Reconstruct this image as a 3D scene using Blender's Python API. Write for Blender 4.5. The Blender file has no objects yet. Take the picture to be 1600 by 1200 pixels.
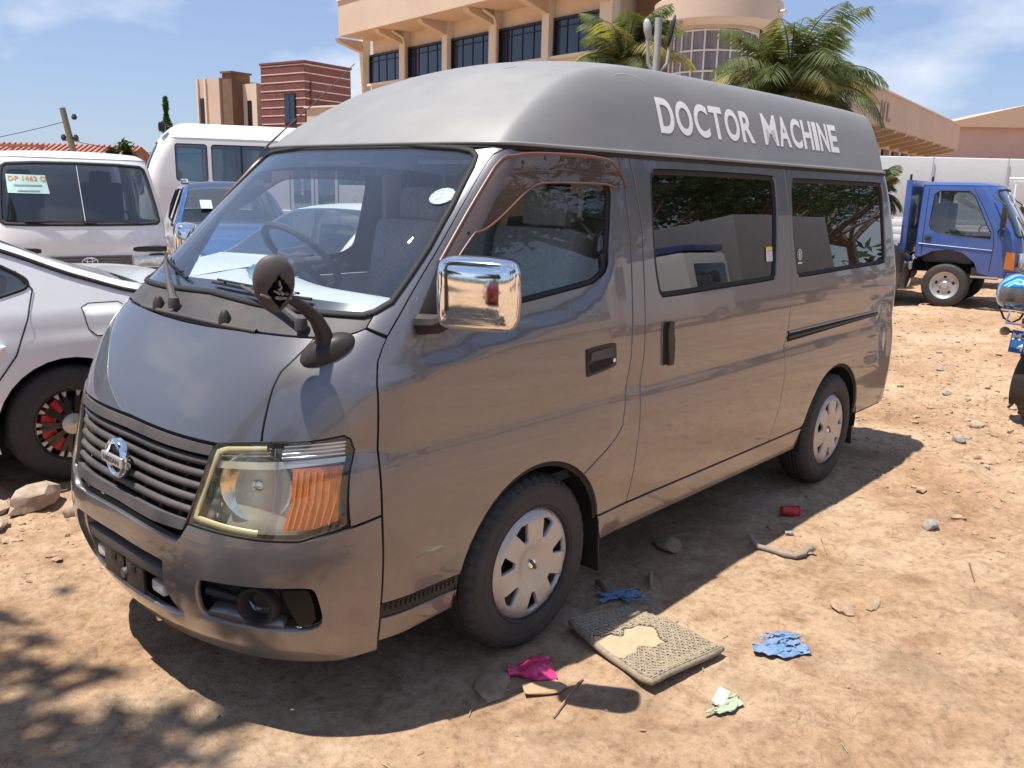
import bpy, bmesh, math, random
import numpy as np
from mathutils import Vector, Matrix
from mathutils.geometry import delaunay_2d_cdt
R = math.radians
PI = math.pi
SC = bpy.context.scene
COL = SC.collection
rng = np.random.default_rng(7)
random.seed(7)

# ------------------------------------------------------------------ camera
cam_d = bpy.data.cameras.new('camera')
cam = bpy.data.objects.new('camera', cam_d)
COL.objects.link(cam)
SC.camera = cam
YAW, PITCH, ROLL = 0.7324800, 0.2222311, 0.0241353
cam_d.sensor_fit = 'HORIZONTAL'
cam_d.sensor_width = 36.0
cam_d.lens = 36.0 * 1356.87 / 1600.0
cam_d.clip_start = 0.05
cam_d.clip_end = 6000
_f = Vector((math.cos(PITCH) * math.cos(YAW), math.cos(PITCH) * math.sin(YAW), -math.sin(PITCH)))
_r = Vector((math.sin(YAW), -math.cos(YAW), 0))
_u = _r.cross(_f)
_r2 = math.cos(ROLL) * _r + math.sin(ROLL) * _u
_u2 = -math.sin(ROLL) * _r + math.cos(ROLL) * _u
M = Matrix(((_r2.x, _u2.x, -_f.x, -1.08575), (_r2.y, _u2.y, -_f.y, -2.78391), (_r2.z, _u2.z, -_f.z, 1.70464), (0, 0, 0, 1)))
cam.matrix_world = M

# ------------------------------------------------------------------ sky and sun
SUN = Vector((-0.28, 0.16, 1.0)).normalized()
w = bpy.data.worlds.new('World')
SC.world = w
w.use_nodes = True
nt = w.node_tree
nt.nodes.clear()
wo = nt.nodes.new('ShaderNodeOutputWorld')
bg = nt.nodes.new('ShaderNodeBackground')
sky = nt.nodes.new('ShaderNodeTexSky')
sky.sky_type = 'NISHITA'
sky.sun_disc = False
sky.sun_elevation = math.asin(SUN.z)
sky.sun_rotation = math.atan2(SUN.x, SUN.y)
sky.air_density = 1.0
sky.dust_density = 0.3
sky.ozone_density = 2.0
bg.inputs['Strength'].default_value = 0.10
# fair-weather cumulus over the whole sky, thickest towards the horizon
tc = nt.nodes.new('ShaderNodeTexCoord')
mp = nt.nodes.new('ShaderNodeMapping')
mp.inputs['Location'].default_value = (4.22, 8.38, 1.68)
mp.inputs['Scale'].default_value = (1.0, 1.0, 2.1)
n1 = nt.nodes.new('ShaderNodeTexNoise')
n1.inputs['Scale'].default_value = 2.6
n1.inputs['Detail'].default_value = 6
n1.inputs['Roughness'].default_value = 0.5
cr = nt.nodes.new('ShaderNodeValToRGB')
cr.color_ramp.elements[0].position = 0.56
cr.color_ramp.elements[1].position = 0.67
cr.color_ramp.elements[1].color = (0.78, 0.78, 0.78, 1)
mx = nt.nodes.new('ShaderNodeMixRGB')
mx.inputs['Color2'].default_value = (6.4, 6.7, 7.4, 1)
lk = nt.links.new
lk(tc.outputs['Generated'], mp.inputs['Vector'])
lk(mp.outputs['Vector'], n1.inputs['Vector'])
lk(n1.outputs['Fac'], cr.inputs['Fac'])
lk(cr.outputs['Color'], mx.inputs['Fac'])
# hazy tropical air evens the blue out: half of the clear-sky model, half one even blue
ev = nt.nodes.new('ShaderNodeMixRGB')
ev.inputs['Fac'].default_value = 0.62
ev.inputs['Color2'].default_value = (2.25, 3.05, 5.1, 1)
lk(sky.outputs['Color'], ev.inputs['Color1'])
lk(ev.outputs['Color'], mx.inputs['Color1'])
lk(mx.outputs['Color'], bg.inputs['Color'])
lk(bg.outputs['Background'], wo.inputs['Surface'])

sd = bpy.data.lights.new('sun', 'SUN')
sd.energy = 5.0
sd.angle = R(0.53)
sd.color = (1.0, 0.955, 0.88)
sun = bpy.data.objects.new('sun', sd)
COL.objects.link(sun)
sun.rotation_euler = SUN.to_track_quat('Z', 'Y').to_euler()
sun.location = (0, 0, 30)

SC.view_settings.view_transform = 'Standard'
SC.view_settings.look = 'None'
SC.view_settings.exposure = 0.58
SC.view_settings.gamma = 1.0
SC.view_settings.use_curve_mapping = False
SC.cycles.max_bounces = 7
SC.cycles.diffuse_bounces = 3
SC.cycles.glossy_bounces = 4
SC.cycles.transparent_max_bounces = 16
SC.cycles.caustics_reflective = False
SC.cycles.caustics_refractive = False

# ------------------------------------------------------------------ materials
MATS = {}
def mat(name, color=(.5, .5, .5), rough=.5, metal=0.0, coat=0.0, coat_rough=.05, noise=0.0, nscale=8.0, bump=0.0,
        bscale=60.0, spec=.5, dust=None, dust_amt=0.0, dust_scale=3.0, coord='Object', detail=6, stretch=None, emit=None,
        subsurf=None, flake=0.0):
    """principled material with colour mottling, fine bump and a patchy dust film, all procedural"""
    if name in MATS:
        return MATS[name]
    m = bpy.data.materials.new(name)
    MATS[name] = m
    m.use_nodes = True
    t = m.node_tree
    b = t.nodes['Principled BSDF']
    b.inputs['Base Color'].default_value = (*color, 1)
    b.inputs['Roughness'].default_value = rough
    b.inputs['Metallic'].default_value = metal
    b.inputs['Coat Weight'].default_value = coat
    b.inputs['Coat Roughness'].default_value = coat_rough
    b.inputs['Specular IOR Level'].default_value = spec
    if emit:
        b.inputs['Emission Color'].default_value = (*emit[0], 1)
        b.inputs['Emission Strength'].default_value = emit[1]
    L = t.links.new
    tcn = t.nodes.new('ShaderNodeTexCoord')
    vec = tcn.outputs[coord]
    if stretch:
        mpn = t.nodes.new('ShaderNodeMapping')
        mpn.inputs['Scale'].default_value = stretch
        L(vec, mpn.inputs['Vector'])
        vec = mpn.outputs['Vector']
    cur = None
    if noise > 0:
        nz = t.nodes.new('ShaderNodeTexNoise')
        nz.inputs['Scale'].default_value = nscale
        nz.inputs['Detail'].default_value = detail
        nz.inputs['Roughness'].default_value = .6
        L(vec, nz.inputs['Vector'])
        rp = t.nodes.new('ShaderNodeValToRGB')
        a = [max(0, c * (1 - noise)) for c in color]
        c2 = [min(1, c * (1 + noise)) for c in color]
        rp.color_ramp.elements[0].color = (*a, 1)
        rp.color_ramp.elements[1].color = (*c2, 1)
        rp.color_ramp.elements[0].position = .3
        rp.color_ramp.elements[1].position = .7
        L(nz.outputs['Fac'], rp.inputs['Fac'])
        cur = rp.outputs['Color']
    if dust and dust_amt > 0:
        dz = t.nodes.new('ShaderNodeTexNoise')
        dz.inputs['Scale'].default_value = dust_scale
        dz.inputs['Detail'].default_value = 8
        dz.inputs['Roughness'].default_value = .65
        L(tcn.outputs['Object'], dz.inputs['Vector'])
        dr = t.nodes.new('ShaderNodeMapRange')
        dr.inputs['From Min'].default_value = .35
        dr.inputs['From Max'].default_value = .75
        dr.inputs['To Min'].default_value = dust_amt * .25
        dr.inputs['To Max'].default_value = dust_amt
        L(dz.outputs['Fac'], dr.inputs['Value'])
        mxn = t.nodes.new('ShaderNodeMixRGB')
        mxn.inputs['Color1'].default_value = (*color, 1)
        mxn.inputs['Color2'].default_value = (*dust, 1)
        if cur:
            L(cur, mxn.inputs['Color1'])
        L(dr.outputs['Result'], mxn.inputs['Fac'])
        cur = mxn.outputs['Color']
        rr = t.nodes.new('ShaderNodeMapRange')
        rr.inputs['To Min'].default_value = rough
        rr.inputs['To Max'].default_value = min(1, rough + .5)
        L(dr.outputs['Result'], rr.inputs['Value'])
        L(rr.outputs['Result'], b.inputs['Roughness'])
        if coat > 0:
            cc = t.nodes.new('ShaderNodeMapRange')
            cc.inputs['To Min'].default_value = coat
            cc.inputs['To Max'].default_value = 0
            L(dr.outputs['Result'], cc.inputs['Value'])
            L(cc.outputs['Result'], b.inputs['Coat Weight'])
    if cur:
        L(cur, b.inputs['Base Color'])
    if bump > 0:
        bz = t.nodes.new('ShaderNodeTexNoise')
        bz.inputs['Scale'].default_value = bscale
        bz.inputs['Detail'].default_value = 8
        bz.inputs['Roughness'].default_value = .65
        L(vec, bz.inputs['Vector'])
        bp = t.nodes.new('ShaderNodeBump')
        bp.inputs['Strength'].default_value = 1.0
        bp.inputs['Distance'].default_value = bump
        L(bz.outputs['Fac'], bp.inputs['Height'])
        L(bp.outputs['Normal'], b.inputs['Normal'])
    return m

def glass(name, tint=(.8, .88, .9), ior=1.5, rough=0.0, refl=1.0, haze=None, haze_amt=0.0):
    """thin window glass: tinted straight-through light plus a Fresnel mirror and an optional dust film"""
    if name in MATS:
        return MATS[name]
    m = bpy.data.materials.new(name)
    MATS[name] = m
    m.use_nodes = True
    t = m.node_tree
    t.nodes.clear()
    L = t.links.new
    o = t.nodes.new('ShaderNodeOutputMaterial')
    tr = t.nodes.new('ShaderNodeBsdfTransparent')
    tr.inputs['Color'].default_value = (*tint, 1)
    gl = t.nodes.new('ShaderNodeBsdfGlossy')
    gl.inputs['Roughness'].default_value = rough
    gl.inputs['Color'].default_value = (refl, refl, refl, 1)
    fr = t.nodes.new('ShaderNodeFresnel')
    fr.inputs['IOR'].default_value = ior
    geo = t.nodes.new('ShaderNodeNewGeometry')
    # the mirror must not see total internal reflection from inside a single sheet: flip the normal by hand
    mxn = t.nodes.new('ShaderNodeMix')
    mxn.data_type = 'VECTOR'
    neg = t.nodes.new('ShaderNodeVectorMath')
    neg.operation = 'SCALE'
    neg.inputs['Scale'].default_value = -1
    lw = t.nodes.new('ShaderNodeLayerWeight')
    lw.inputs['Blend'].default_value = 0.5
    f0 = ((ior - 1) / (ior + 1)) ** 2
    pw = t.nodes.new('ShaderNodeMath')
    pw.operation = 'POWER'
    pw.inputs[1].default_value = 4.0
    L(lw.outputs['Facing'], pw.inputs[0])
    mr = t.nodes.new('ShaderNodeMapRange')
    mr.inputs['To Min'].default_value = min(1, 2 * f0)
    mr.inputs['To Max'].default_value = 1.0
    L(pw.outputs[0], mr.inputs['Value'])
    ms = t.nodes.new('ShaderNodeMixShader')
    L(mr.outputs['Result'], ms.inputs['Fac'])
    L(tr.outputs[0], ms.inputs[1])
    L(gl.outputs[0], ms.inputs[2])
    last = ms.outputs[0]
    if haze:
        df = t.nodes.new('ShaderNodeBsdfDiffuse')
        df.inputs['Color'].default_value = (*haze, 1)
        m2 = t.nodes.new('ShaderNodeMixShader')
        nz = t.nodes.new('ShaderNodeTexNoise')
        nz.inputs['Scale'].default_value = 3.0
        nz.inputs['Detail'].default_value = 6
        tcn = t.nodes.new('ShaderNodeTexCoord')
        L(tcn.outputs['Object'], nz.inputs['Vector'])
        r2 = t.nodes.new('ShaderNodeMapRange')
        r2.inputs['From Min'].default_value = .3
        r2.inputs['From Max'].default_value = .75
        r2.inputs['To Min'].default_value = haze_amt * .4
        r2.inputs['To Max'].default_value = haze_amt
        L(nz.outputs['Fac'], r2.inputs['Value'])
        L(r2.outputs['Result'], m2.inputs['Fac'])
        L(last, m2.inputs[1])
        L(df.outputs[0], m2.inputs[2])
        last = m2.outputs[0]
    for n in (fr, geo, mxn, neg):
        t.nodes.remove(n)
    L(last, o.inputs['Surface'])
    return m

# ------------------------------------------------------------------ object helpers
ORG = {}
def thing(name, label, cat, loc=(0, 0, 0), rotz=0.0, group=None, absolute=False, kind=None):
    """an Empty at the thing's base that parents its parts"""
    o = bpy.data.objects.new(name, None)
    o.empty_display_size = .1
    COL.objects.link(o)
    o.location = loc
    o.rotation_euler = (0, 0, rotz)
    tag(o, label, cat, group, kind)
    if absolute:
        ORG[o.name] = np.array(loc, float)
    return o

def tag(o, label=None, cat=None, group=None, kind=None):
    if label: o['label'] = label
    if cat: o['category'] = cat
    if group: o['group'] = group
    if kind: o['kind'] = kind
    return o

def obj(name, V, F, m, parent=None, smooth=True, normals=None, label=None, kind=None, autosmooth=None):
    V = np.asarray(V, float)
    root = parent
    while root is not None and root.parent is not None:
        root = root.parent
    if root is not None and root.name in ORG:
        V = V - ORG[root.name]
    me = bpy.data.meshes.new(name)
    me.from_pydata(V.tolist(), [], [list(map(int, f)) for f in F])
    if isinstance(m, (list, tuple)):
        for q in m: me.materials.append(q)
    elif m is not None:
        me.materials.append(m)
    me.update()
    if smooth:
        me.polygons.foreach_set('use_smooth', np.ones(len(me.polygons), bool))
        if autosmooth is not None:
            sharp_by_angle(me, autosmooth)
        if normals is not None:
            me.normals_split_custom_set_from_vertices([tuple(n) for n in normals])
    o = bpy.data.objects.new(name, me)
    COL.objects.link(o)
    if parent is not None:
        o.parent = parent
    if label: o['label'] = label
    if kind: o['kind'] = kind
    return o

def sharp_by_angle(me, deg):
    bm = bmesh.new()
    bm.from_mesh(me)
    for e in bm.edges:
        if len(e.link_faces) == 2 and e.calc_face_angle(0) > R(deg):
            e.smooth = False
    bm.to_mesh(me)
    bm.free()

class MB:
    """collects shapes into ONE mesh"""
    def __init__(s):
        s.V = []; s.F = []; s.n = 0
    def add(s, V, F):
        V = np.asarray(V, float)
        s.V.append(V); s.F += [[i + s.n for i in f] for f in F]; s.n += len(V)
        return s
    def box(s, c, d, rz=0, bev=0.0, rx=0, ry=0):
        V, F = box_vf(d, bev)
        V = rot(V, rx, ry, rz) + np.asarray(c, float)
        return s.add(V, F)
    def bar(s, a, b, r, r2=None, n=8):
        return s.add(*tube_vf([a, b], [r, r if r2 is None else r2], n))
    def tube(s, path, r, n=8, closed=False):
        return s.add(*tube_vf(path, r, n, closed))
    def lathe(s, prof, c=(0, 0, 0), axis='z', n=24):
        V, F = lathe_vf(prof, n)
        return s.add(orient(V, axis) + np.asarray(c, float), F)
    def prism(s, poly, a, b, plane='xz'):
        return s.add(*prism_vf(poly, a, b, plane))
    def build(s, name, m, parent=None, smooth=True, auto=35, **k):
        return obj(name, np.concatenate(s.V), s.F, m, parent, smooth, autosmooth=auto if smooth else None, **k)

def rot(V, rx=0, ry=0, rz=0):
    V = np.asarray(V, float)
    if rx:
        c, q = math.cos(rx), math.sin(rx); V = V @ np.array([[1, 0, 0], [0, c, -q], [0, q, c]]).T
    if ry:
        c, q = math.cos(ry), math.sin(ry); V = V @ np.array([[c, 0, q], [0, 1, 0], [-q, 0, c]]).T
    if rz:
        c, q = math.cos(rz), math.sin(rz); V = V @ np.array([[c, -q, 0], [q, c, 0], [0, 0, 1]]).T
    return V

def orient(V, axis):
    V = np.asarray(V, float)
    if axis == 'z': return V
    if axis == 'y': return np.stack([V[:, 0], -V[:, 2], V[:, 1]], -1)     # local z -> -y
    if axis == 'x': return np.stack([-V[:, 2], V[:, 1], V[:, 0]], -1)     # local z -> -x
    return V

_boxcache = {}
def box_vf(d, bev=0.0):
    k = (round(d[0], 5), round(d[1], 5), round(d[2], 5), round(bev, 5))
    if k in _boxcache: return _boxcache[k]
    x, y, z = d[0] / 2, d[1] / 2, d[2] / 2
    V = np.array([(-x, -y, -z), (x, -y, -z), (x, y, -z), (-x, y, -z), (-x, -y, z), (x, -y, z), (x, y, z), (-x, y, z)], float)
    F = [(0, 3, 2, 1), (4, 5, 6, 7), (0, 1, 5, 4), (1, 2, 6, 5), (2, 3, 7, 6), (3, 0, 4, 7)]
    if bev > 0:
        bm = bmesh.new()
        vs = [bm.verts.new(v) for v in V]
        for f in F: bm.faces.new([vs[i] for i in f])
        bmesh.ops.bevel(bm, geom=list(bm.edges), offset=bev, segments=2, profile=.6, affect='EDGES')
        bm.verts.index_update()
        V = np.array([v.co[:] for v in bm.verts])
        F = [[v.index for v in f.verts] for f in bm.faces]
        bm.free()
    _boxcache[k] = (V, F)
    return V, F

def tube_vf(path, r, n=8, closed=False):
    P = [Vector(p) for p in path]
    k = len(P)
    rr = [r] * k if not hasattr(r, '__len__') else list(r)
    V = []; F = []
    up = None
    for i in range(k):
        if closed: tdir = (P[(i + 1) % k] - P[i - 1]).normalized()
        else: tdir = (P[min(i + 1, k - 1)] - P[max(i - 1, 0)]).normalized()
        if up is None:
            up = Vector((0, 0, 1)) if abs(tdir.z) < .9 else Vector((1, 0, 0))
        side = tdir.cross(up).normalized()
        up = side.cross(tdir).normalized()
        for j in range(n):
            a = 2 * PI * j / n
            V.append(P[i] + (side * math.cos(a) + up * math.sin(a)) * rr[i])
    m = k if closed else k - 1
    for i in range(m):
        for j in range(n):
            a = i * n + j; b = i * n + (j + 1) % n
            c = ((i + 1) % k) * n + (j + 1) % n; d = ((i + 1) % k) * n + j
            F.append((a, b, c, d))
    if not closed:
        F.append(tuple(range(n - 1, -1, -1)))
        F.append(tuple(range((k - 1) * n, k * n)))
    return np.array([v[:] for v in V]), F

def lathe_vf(prof, n=24):
    """prof = [(radius, height)], turned about z"""
    V = []; F = []
    k = len(prof)
    for r, h in prof:
        for j in range(n):
            a = 2 * PI * j / n
            V.append((r * math.cos(a), r * math.sin(a), h))
    for i in range(k - 1):
        for j in range(n):
            F.append((i * n + j, i * n + (j + 1) % n, (i + 1) * n + (j + 1) % n, (i + 1) * n + j))
    return np.array(V, float), F

def prism_vf(poly, a, b, plane='xz'):
    """poly in a plane, extruded from a to b along the third axis"""
    k = len(poly)
    def P(p, h):
        if plane == 'xz': return (p[0], h, p[1])
        if plane == 'yz': return (h, p[0], p[1])
        return (p[0], p[1], h)
    V = [P(p, a) for p in poly] + [P(p, b) for p in poly]
    F = [tuple(range(k - 1, -1, -1)), tuple(range(k, 2 * k))]
    for i in range(k):
        j = (i + 1) % k
        F.append((i, j, k + j, k + i))
    return np.array(V, float), F

def fix_normals(o):
    bm = bmesh.new(); bm.from_mesh(o.data)
    bmesh.ops.recalc_face_normals(bm, faces=bm.faces)
    bm.to_mesh(o.data); bm.free()
    return o

def copy_tree(o, parent=None):
    c = o.copy(); COL.objects.link(c)
    c.parent = parent
    for ch in list(o.children): copy_tree(ch, c)
    return c

def pch(xk, yk):
    """monotone cubic through knots"""
    xk = np.array(xk, float); yk = np.array(yk, float)
    h = np.diff(xk); d = np.diff(yk) / h
    m = np.zeros(len(xk)); m[0] = d[0]; m[-1] = d[-1]
    for i in range(1, len(xk) - 1):
        m[i] = 0 if d[i - 1] * d[i] <= 0 else 3 * (h[i - 1] + h[i]) / ((2 * h[i] + h[i - 1]) / d[i - 1] + (h[i] + 2 * h[i - 1]) / d[i])
    def f(x):
        x = np.clip(np.asarray(x, float), xk[0], xk[-1])
        i = np.clip(np.searchsorted(xk, x) - 1, 0, len(h) - 1)
        t = (x - xk[i]) / h[i]
        return (2*t**3-3*t**2+1)*yk[i]+(t**3-2*t**2+t)*h[i]*m[i]+(-2*t**3+3*t**2)*yk[i+1]+(t**3-t**2)*h[i]*m[i+1]
    return f

# ------------------------------------------------------------------ panels cut from an analytic surface
def resample(poly, step, closed=True):
    P = np.asarray(poly, float)
    out = []
    k = len(P)
    for i in range(k if closed else k - 1):
        a = P[i]; b = P[(i + 1) % k]
        n = max(1, int(math.ceil(np.linalg.norm(b - a) / step)))
        for j in range(n): out.append(a + (b - a) * j / n)
    if not closed: out.append(P[-1])
    return np.array(out)

def spline(pts, n=8, closed=False):
    """Catmull-Rom through points; a point given as (x, y, 1) stays a sharp corner"""
    P = [np.array(p[:2], float) for p in pts]
    sharp = [len(p) > 2 for p in pts]
    k = len(P); out = []
    rngk = range(k) if closed else range(k - 1)
    for i in rngk:
        p1, p2 = P[i], P[(i + 1) % k]
        p0 = P[i - 1] if (closed or i > 0) and not sharp[i] else 2 * p1 - p2
        p3 = P[(i + 2) % k] if (closed or i + 2 < k) and not sharp[(i + 1) % k] else 2 * p2 - p1
        for j in range(n):
            t = j / n
            out.append(.5 * ((2 * p1) + (-p0 + p2) * t + (2 * p0 - 5 * p1 + 4 * p2 - p3) * t * t + (-p0 + 3 * p1 - 3 * p2 + p3) * t ** 3))
    if not closed: out.append(P[-1])
    return np.array(out)

def inside(poly, pts):
    x, y = pts[:, 0], pts[:, 1]
    c = np.zeros(len(pts), bool)
    P = np.asarray(poly)
    Q = np.roll(P, -1, 0)
    for (x1, y1), (x2, y2) in zip(P, Q):
        if y1 == y2: continue
        k = ((y1 > y) != (y2 > y)) & (x < (x2 - x1) * (y - y1) / (y2 - y1) + x1)
        c ^= k
    return c

def seg_dist(poly, pts):
    P = np.asarray(poly); Q = np.roll(P, -1, 0)
    d = np.full(len(pts), 1e9)
    for a, b in zip(P, Q):
        ab = b - a; l = ab @ ab
        t = np.clip(((pts - a) @ ab) / (l + 1e-12), 0, 1)
        d = np.minimum(d, ((pts - a - t[:, None] * ab) ** 2).sum(1))
    return np.sqrt(d)

def surf_normals(S, uv, e=1e-3):
    du = S(uv + [e, 0]) - S(uv - [e, 0]); dv = S(uv + [0, e]) - S(uv - [0, e])
    n = np.cross(du, dv)
    return n / (np.linalg.norm(n, axis=1)[:, None] + 1e-12)

def patch(name, S, outer, m, parent=None, holes=(), step=.03, th=.012, off=0.0, flip=False, mirror=False, label=None, lip=True, edge=None):
    """a panel with outline `outer` (chart coordinates) cut from surface S, with a turned-in edge of depth th"""
    loops = [resample(outer, edge or step * .6)] + [resample(h, edge or step * .6) for h in holes]
    allp = np.concatenate(loops)
    lo = loops[0].min(0); hi = loops[0].max(0)
    gx = np.arange(lo[0] + step / 2, hi[0], step); gy = np.arange(lo[1] + step / 2, hi[1], step)
    if len(gx) and len(gy):
        G = np.stack(np.meshgrid(gx, gy), -1).reshape(-1, 2)
        k = inside(loops[0], G)
        for h in loops[1:]: k &= ~inside(h, G)
        G = G[k]
        if len(G):
            dd = np.full(len(G), 1e9)
            for l in loops: dd = np.minimum(dd, seg_dist(l, G))
            G = G[dd > step * .35]
        allp = np.concatenate([allp, G])
    E = []; n0 = 0
    for l in loops:
        k = len(l); E += [(n0 + i, n0 + (i + 1) % k) for i in range(k)]; n0 += k
    vo, eo, fo, ov, oe, of = delaunay_2d_cdt([Vector(q) for q in allp], E, [], 0, 1e-7)
    uv = np.array([v[:] for v in vo])
    T = np.array([list(f) for f in fo])
    cen = uv[T].mean(1)
    k = inside(loops[0], cen)
    for h in loops[1:]: k &= ~inside(h, cen)
    T = T[k]
    back = {}
    for i, l in enumerate(ov):
        for q in l: back[q] = i
    N = surf_normals(S, uv)
    if flip: N = -N
    P = S(uv) + N * off
    # triangles wound to agree with N
    g = np.cross(P[T[:, 1]] - P[T[:, 0]], P[T[:, 2]] - P[T[:, 0]])
    bad = (g * N[T[:, 0]]).sum(1) < 0
    T[bad] = T[bad][:, ::-1]
    V = [P]; NN = [N]; F = [tuple(t) for t in T]
    n = len(P); n0 = 0
    if lip and th > 0:
        for li, l in enumerate(loops):
            idx = np.array([back.get(n0 + i, n0 + i) for i in range(len(l))])
            n0 += len(l)
            b = P[idx]; nb = N[idx]
            tang = np.roll(b, -1, 0) - np.roll(b, 1, 0)
            latn = np.cross(tang, nb); latn /= (np.linalg.norm(latn, axis=1)[:, None] + 1e-12)
            area = (l[:, 0] * np.roll(l[:, 1], -1) - np.roll(l[:, 0], -1) * l[:, 1]).sum()
            # outward lateral direction by test against the panel's own side
            test = S(l + 0) ; c = 0
            q = idx
            # find sign using polygon orientation on the surface
            V += [b, b - nb * th]
            kk = len(l)
            A = n; B = n + kk
            Fl = [(A + i, A + (i + 1) % kk, B + (i + 1) % kk, B + i) for i in range(kk)]
            nf = np.cross(b[1] - b[0], -nb[0])
            # lateral must point away from the panel interior
            mid = (l[0] + l[1]) / 2
            dirn = np.array([l[1][1] - l[0][1], -(l[1][0] - l[0][0])]); dirn /= np.linalg.norm(dirn) + 1e-12
            t1 = np.array([mid + dirn * 1e-4])
            ins = inside(loops[0], t1)[0] and not any(inside(h, t1)[0] for h in loops[1:])
            outdir = -dirn if ins else dirn
            o3 = (S(np.array([mid + outdir * 1e-3])) - S(np.array([mid])))[0]
            if nf @ o3 < 0: Fl = [f[::-1] for f in Fl]
            sg = 1 if latn[0] @ o3 > 0 else -1
            NN += [latn * sg * .8 + nb * .6, latn * sg]
            F += Fl; n += 2 * kk
    V = np.concatenate(V); NN = np.concatenate(NN)
    if mirror:
        V = V * [1, -1, 1]; NN = NN * [1, -1, 1]; F = [f[::-1] for f in F]
    NN = NN / (np.linalg.norm(NN, axis=1)[:, None] + 1e-12)
    return obj(name, V, F, m, parent, True, normals=NN, label=label)

def ribbon(name, S, path, width, m, parent=None, off=0.0, closed=False, mirror=False, flip=False, th=0.0):
    """a flat strip of given width that follows a path on surface S (for seals and seams)"""
    l = np.asarray(path, float)
    P = S(l); N = surf_normals(S, l)
    if flip: N = -N
    P = P + N * off
    if closed: t = np.roll(P, -1, 0) - np.roll(P, 1, 0)
    else: t = np.gradient(P, axis=0)
    t /= np.linalg.norm(t, axis=1)[:, None] + 1e-12
    s = np.cross(N, t); s /= np.linalg.norm(s, axis=1)[:, None] + 1e-12
    A = P - s * width / 2; B = P + s * width / 2
    k = len(l)
    if th > 0:
        V = np.concatenate([A - N * th, A + N * th * .6, P + N * th, B + N * th * .6, B - N * th])
        rows = 5
    else:
        V = np.concatenate([A, B]); rows = 2
    F = []
    for q in range(rows - 1):
        for i in range(k if closed else k - 1):
            j = (i + 1) % k
            F.append((q * k + i, q * k + j, (q + 1) * k + j, (q + 1) * k + i))
    if mirror:
        V = V * [1, -1, 1]; F = [f[::-1] for f in F]
    return obj(name, V, F, m, parent, True)

def grid_surface(P):
    """faces for an (n, m, 3) array of points"""
    n, m = P.shape[:2]
    F = [(i * m + j, i * m + j + 1, (i + 1) * m + j + 1, (i + 1) * m + j) for i in range(n - 1) for j in range(m - 1)]
    return P.reshape(-1, 3), F

_textcache = {}
def text_vf(s, bold=0.0, res=3):
    """triangulated lettering in the xy plane, height about 1 for capitals"""
    k = (s, bold)
    if k in _textcache: return _textcache[k]
    cu = bpy.data.curves.new('t', 'FONT')
    cu.body = s; cu.resolution_u = res; cu.offset = bold; cu.size = 1.0
    o = bpy.data.objects.new('t', cu); COL.objects.link(o)
    bpy.context.view_layer.update()
    dg = bpy.context.evaluated_depsgraph_get()
    me = o.evaluated_get(dg).to_mesh()
    V = np.array([v.co[:] for v in me.vertices]); F = [list(p.vertices) for p in me.polygons]
    o.evaluated_get(dg).to_mesh_clear()
    bpy.data.objects.remove(o); bpy.data.curves.remove(cu)
    if len(V):
        V[:, :2] -= V[:, :2].min(0)
        V /= V[:, 1].max()
    _textcache[k] = (V, F)
    return V, F

def text_obj(name, s, o0, ux, uy, width, height, m, parent=None, bold=0.0):
    """flat lettering set on the plane through o0 spanned by ux (reading direction) and uy (up)"""
    V, F = text_vf(s, bold)
    V = V.copy()
    V[:, 0] *= width / V[:, 0].max(); V[:, 1] *= height
    P = np.asarray(o0, float) + V[:, :1] * np.asarray(ux, float) + V[:, 1:2] * np.asarray(uy, float)
    return obj(name, P, F, m, parent, False)
# ------------------------------------------------------------------ the grey van
DUST = (.42, .30, .20)
M_paint = mat('van_paint', (.172, .170, .182), .30, .68, 1.0, .022, noise=.05, nscale=240, dust=DUST, dust_amt=.10, dust_scale=2.4)
M_paint.node_tree.nodes['Principled BSDF'].inputs['Coat IOR'].default_value = 1.5
def add_road_dust(m, top, bottom, amt, col):
    """a film of road dust thrown up from below, thicker towards the sills and broken up by noise"""
    t = m.node_tree; b = t.nodes['Principled BSDF']; L = t.links.new
    src = b.inputs['Base Color'].links[0].from_socket
    tcn = t.nodes.new('ShaderNodeTexCoord'); sp = t.nodes.new('ShaderNodeSeparateXYZ'); L(tcn.outputs['Object'], sp.inputs[0])
    mr = t.nodes.new('ShaderNodeMapRange'); mr.inputs['From Min'].default_value = top; mr.inputs['From Max'].default_value = bottom; mr.inputs['To Min'].default_value = 0; mr.inputs['To Max'].default_value = amt; L(sp.outputs['Z'], mr.inputs['Value'])
    nz_ = t.nodes.new('ShaderNodeTexNoise'); nz_.inputs['Scale'].default_value = 5; nz_.inputs['Detail'].default_value = 9; nz_.inputs['Roughness'].default_value = .7; L(tcn.outputs['Object'], nz_.inputs['Vector'])
    n2 = t.nodes.new('ShaderNodeMapRange'); n2.inputs['From Min'].default_value = .32; n2.inputs['From Max'].default_value = .68; L(nz_.outputs['Fac'], n2.inputs['Value'])
    ml = t.nodes.new('ShaderNodeMath'); ml.operation = 'MULTIPLY'; L(mr.outputs[0], ml.inputs[0]); L(n2.outputs[0], ml.inputs[1])
    mx_ = t.nodes.new('ShaderNodeMixRGB'); mx_.inputs[2].default_value = (*col, 1); L(src, mx_.inputs[1]); L(ml.outputs[0], mx_.inputs[0]); L(mx_.outputs[0], b.inputs['Base Color'])
    mt = t.nodes.new('ShaderNodeMath'); mt.operation = 'MULTIPLY_ADD'; mt.inputs[1].default_value = -.6; mt.inputs[2].default_value = .68; L(ml.outputs[0], mt.inputs[0]); L(mt.outputs[0], b.inputs['Metallic'])
add_road_dust(M_paint, .80, .28, .38, DUST)
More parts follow.
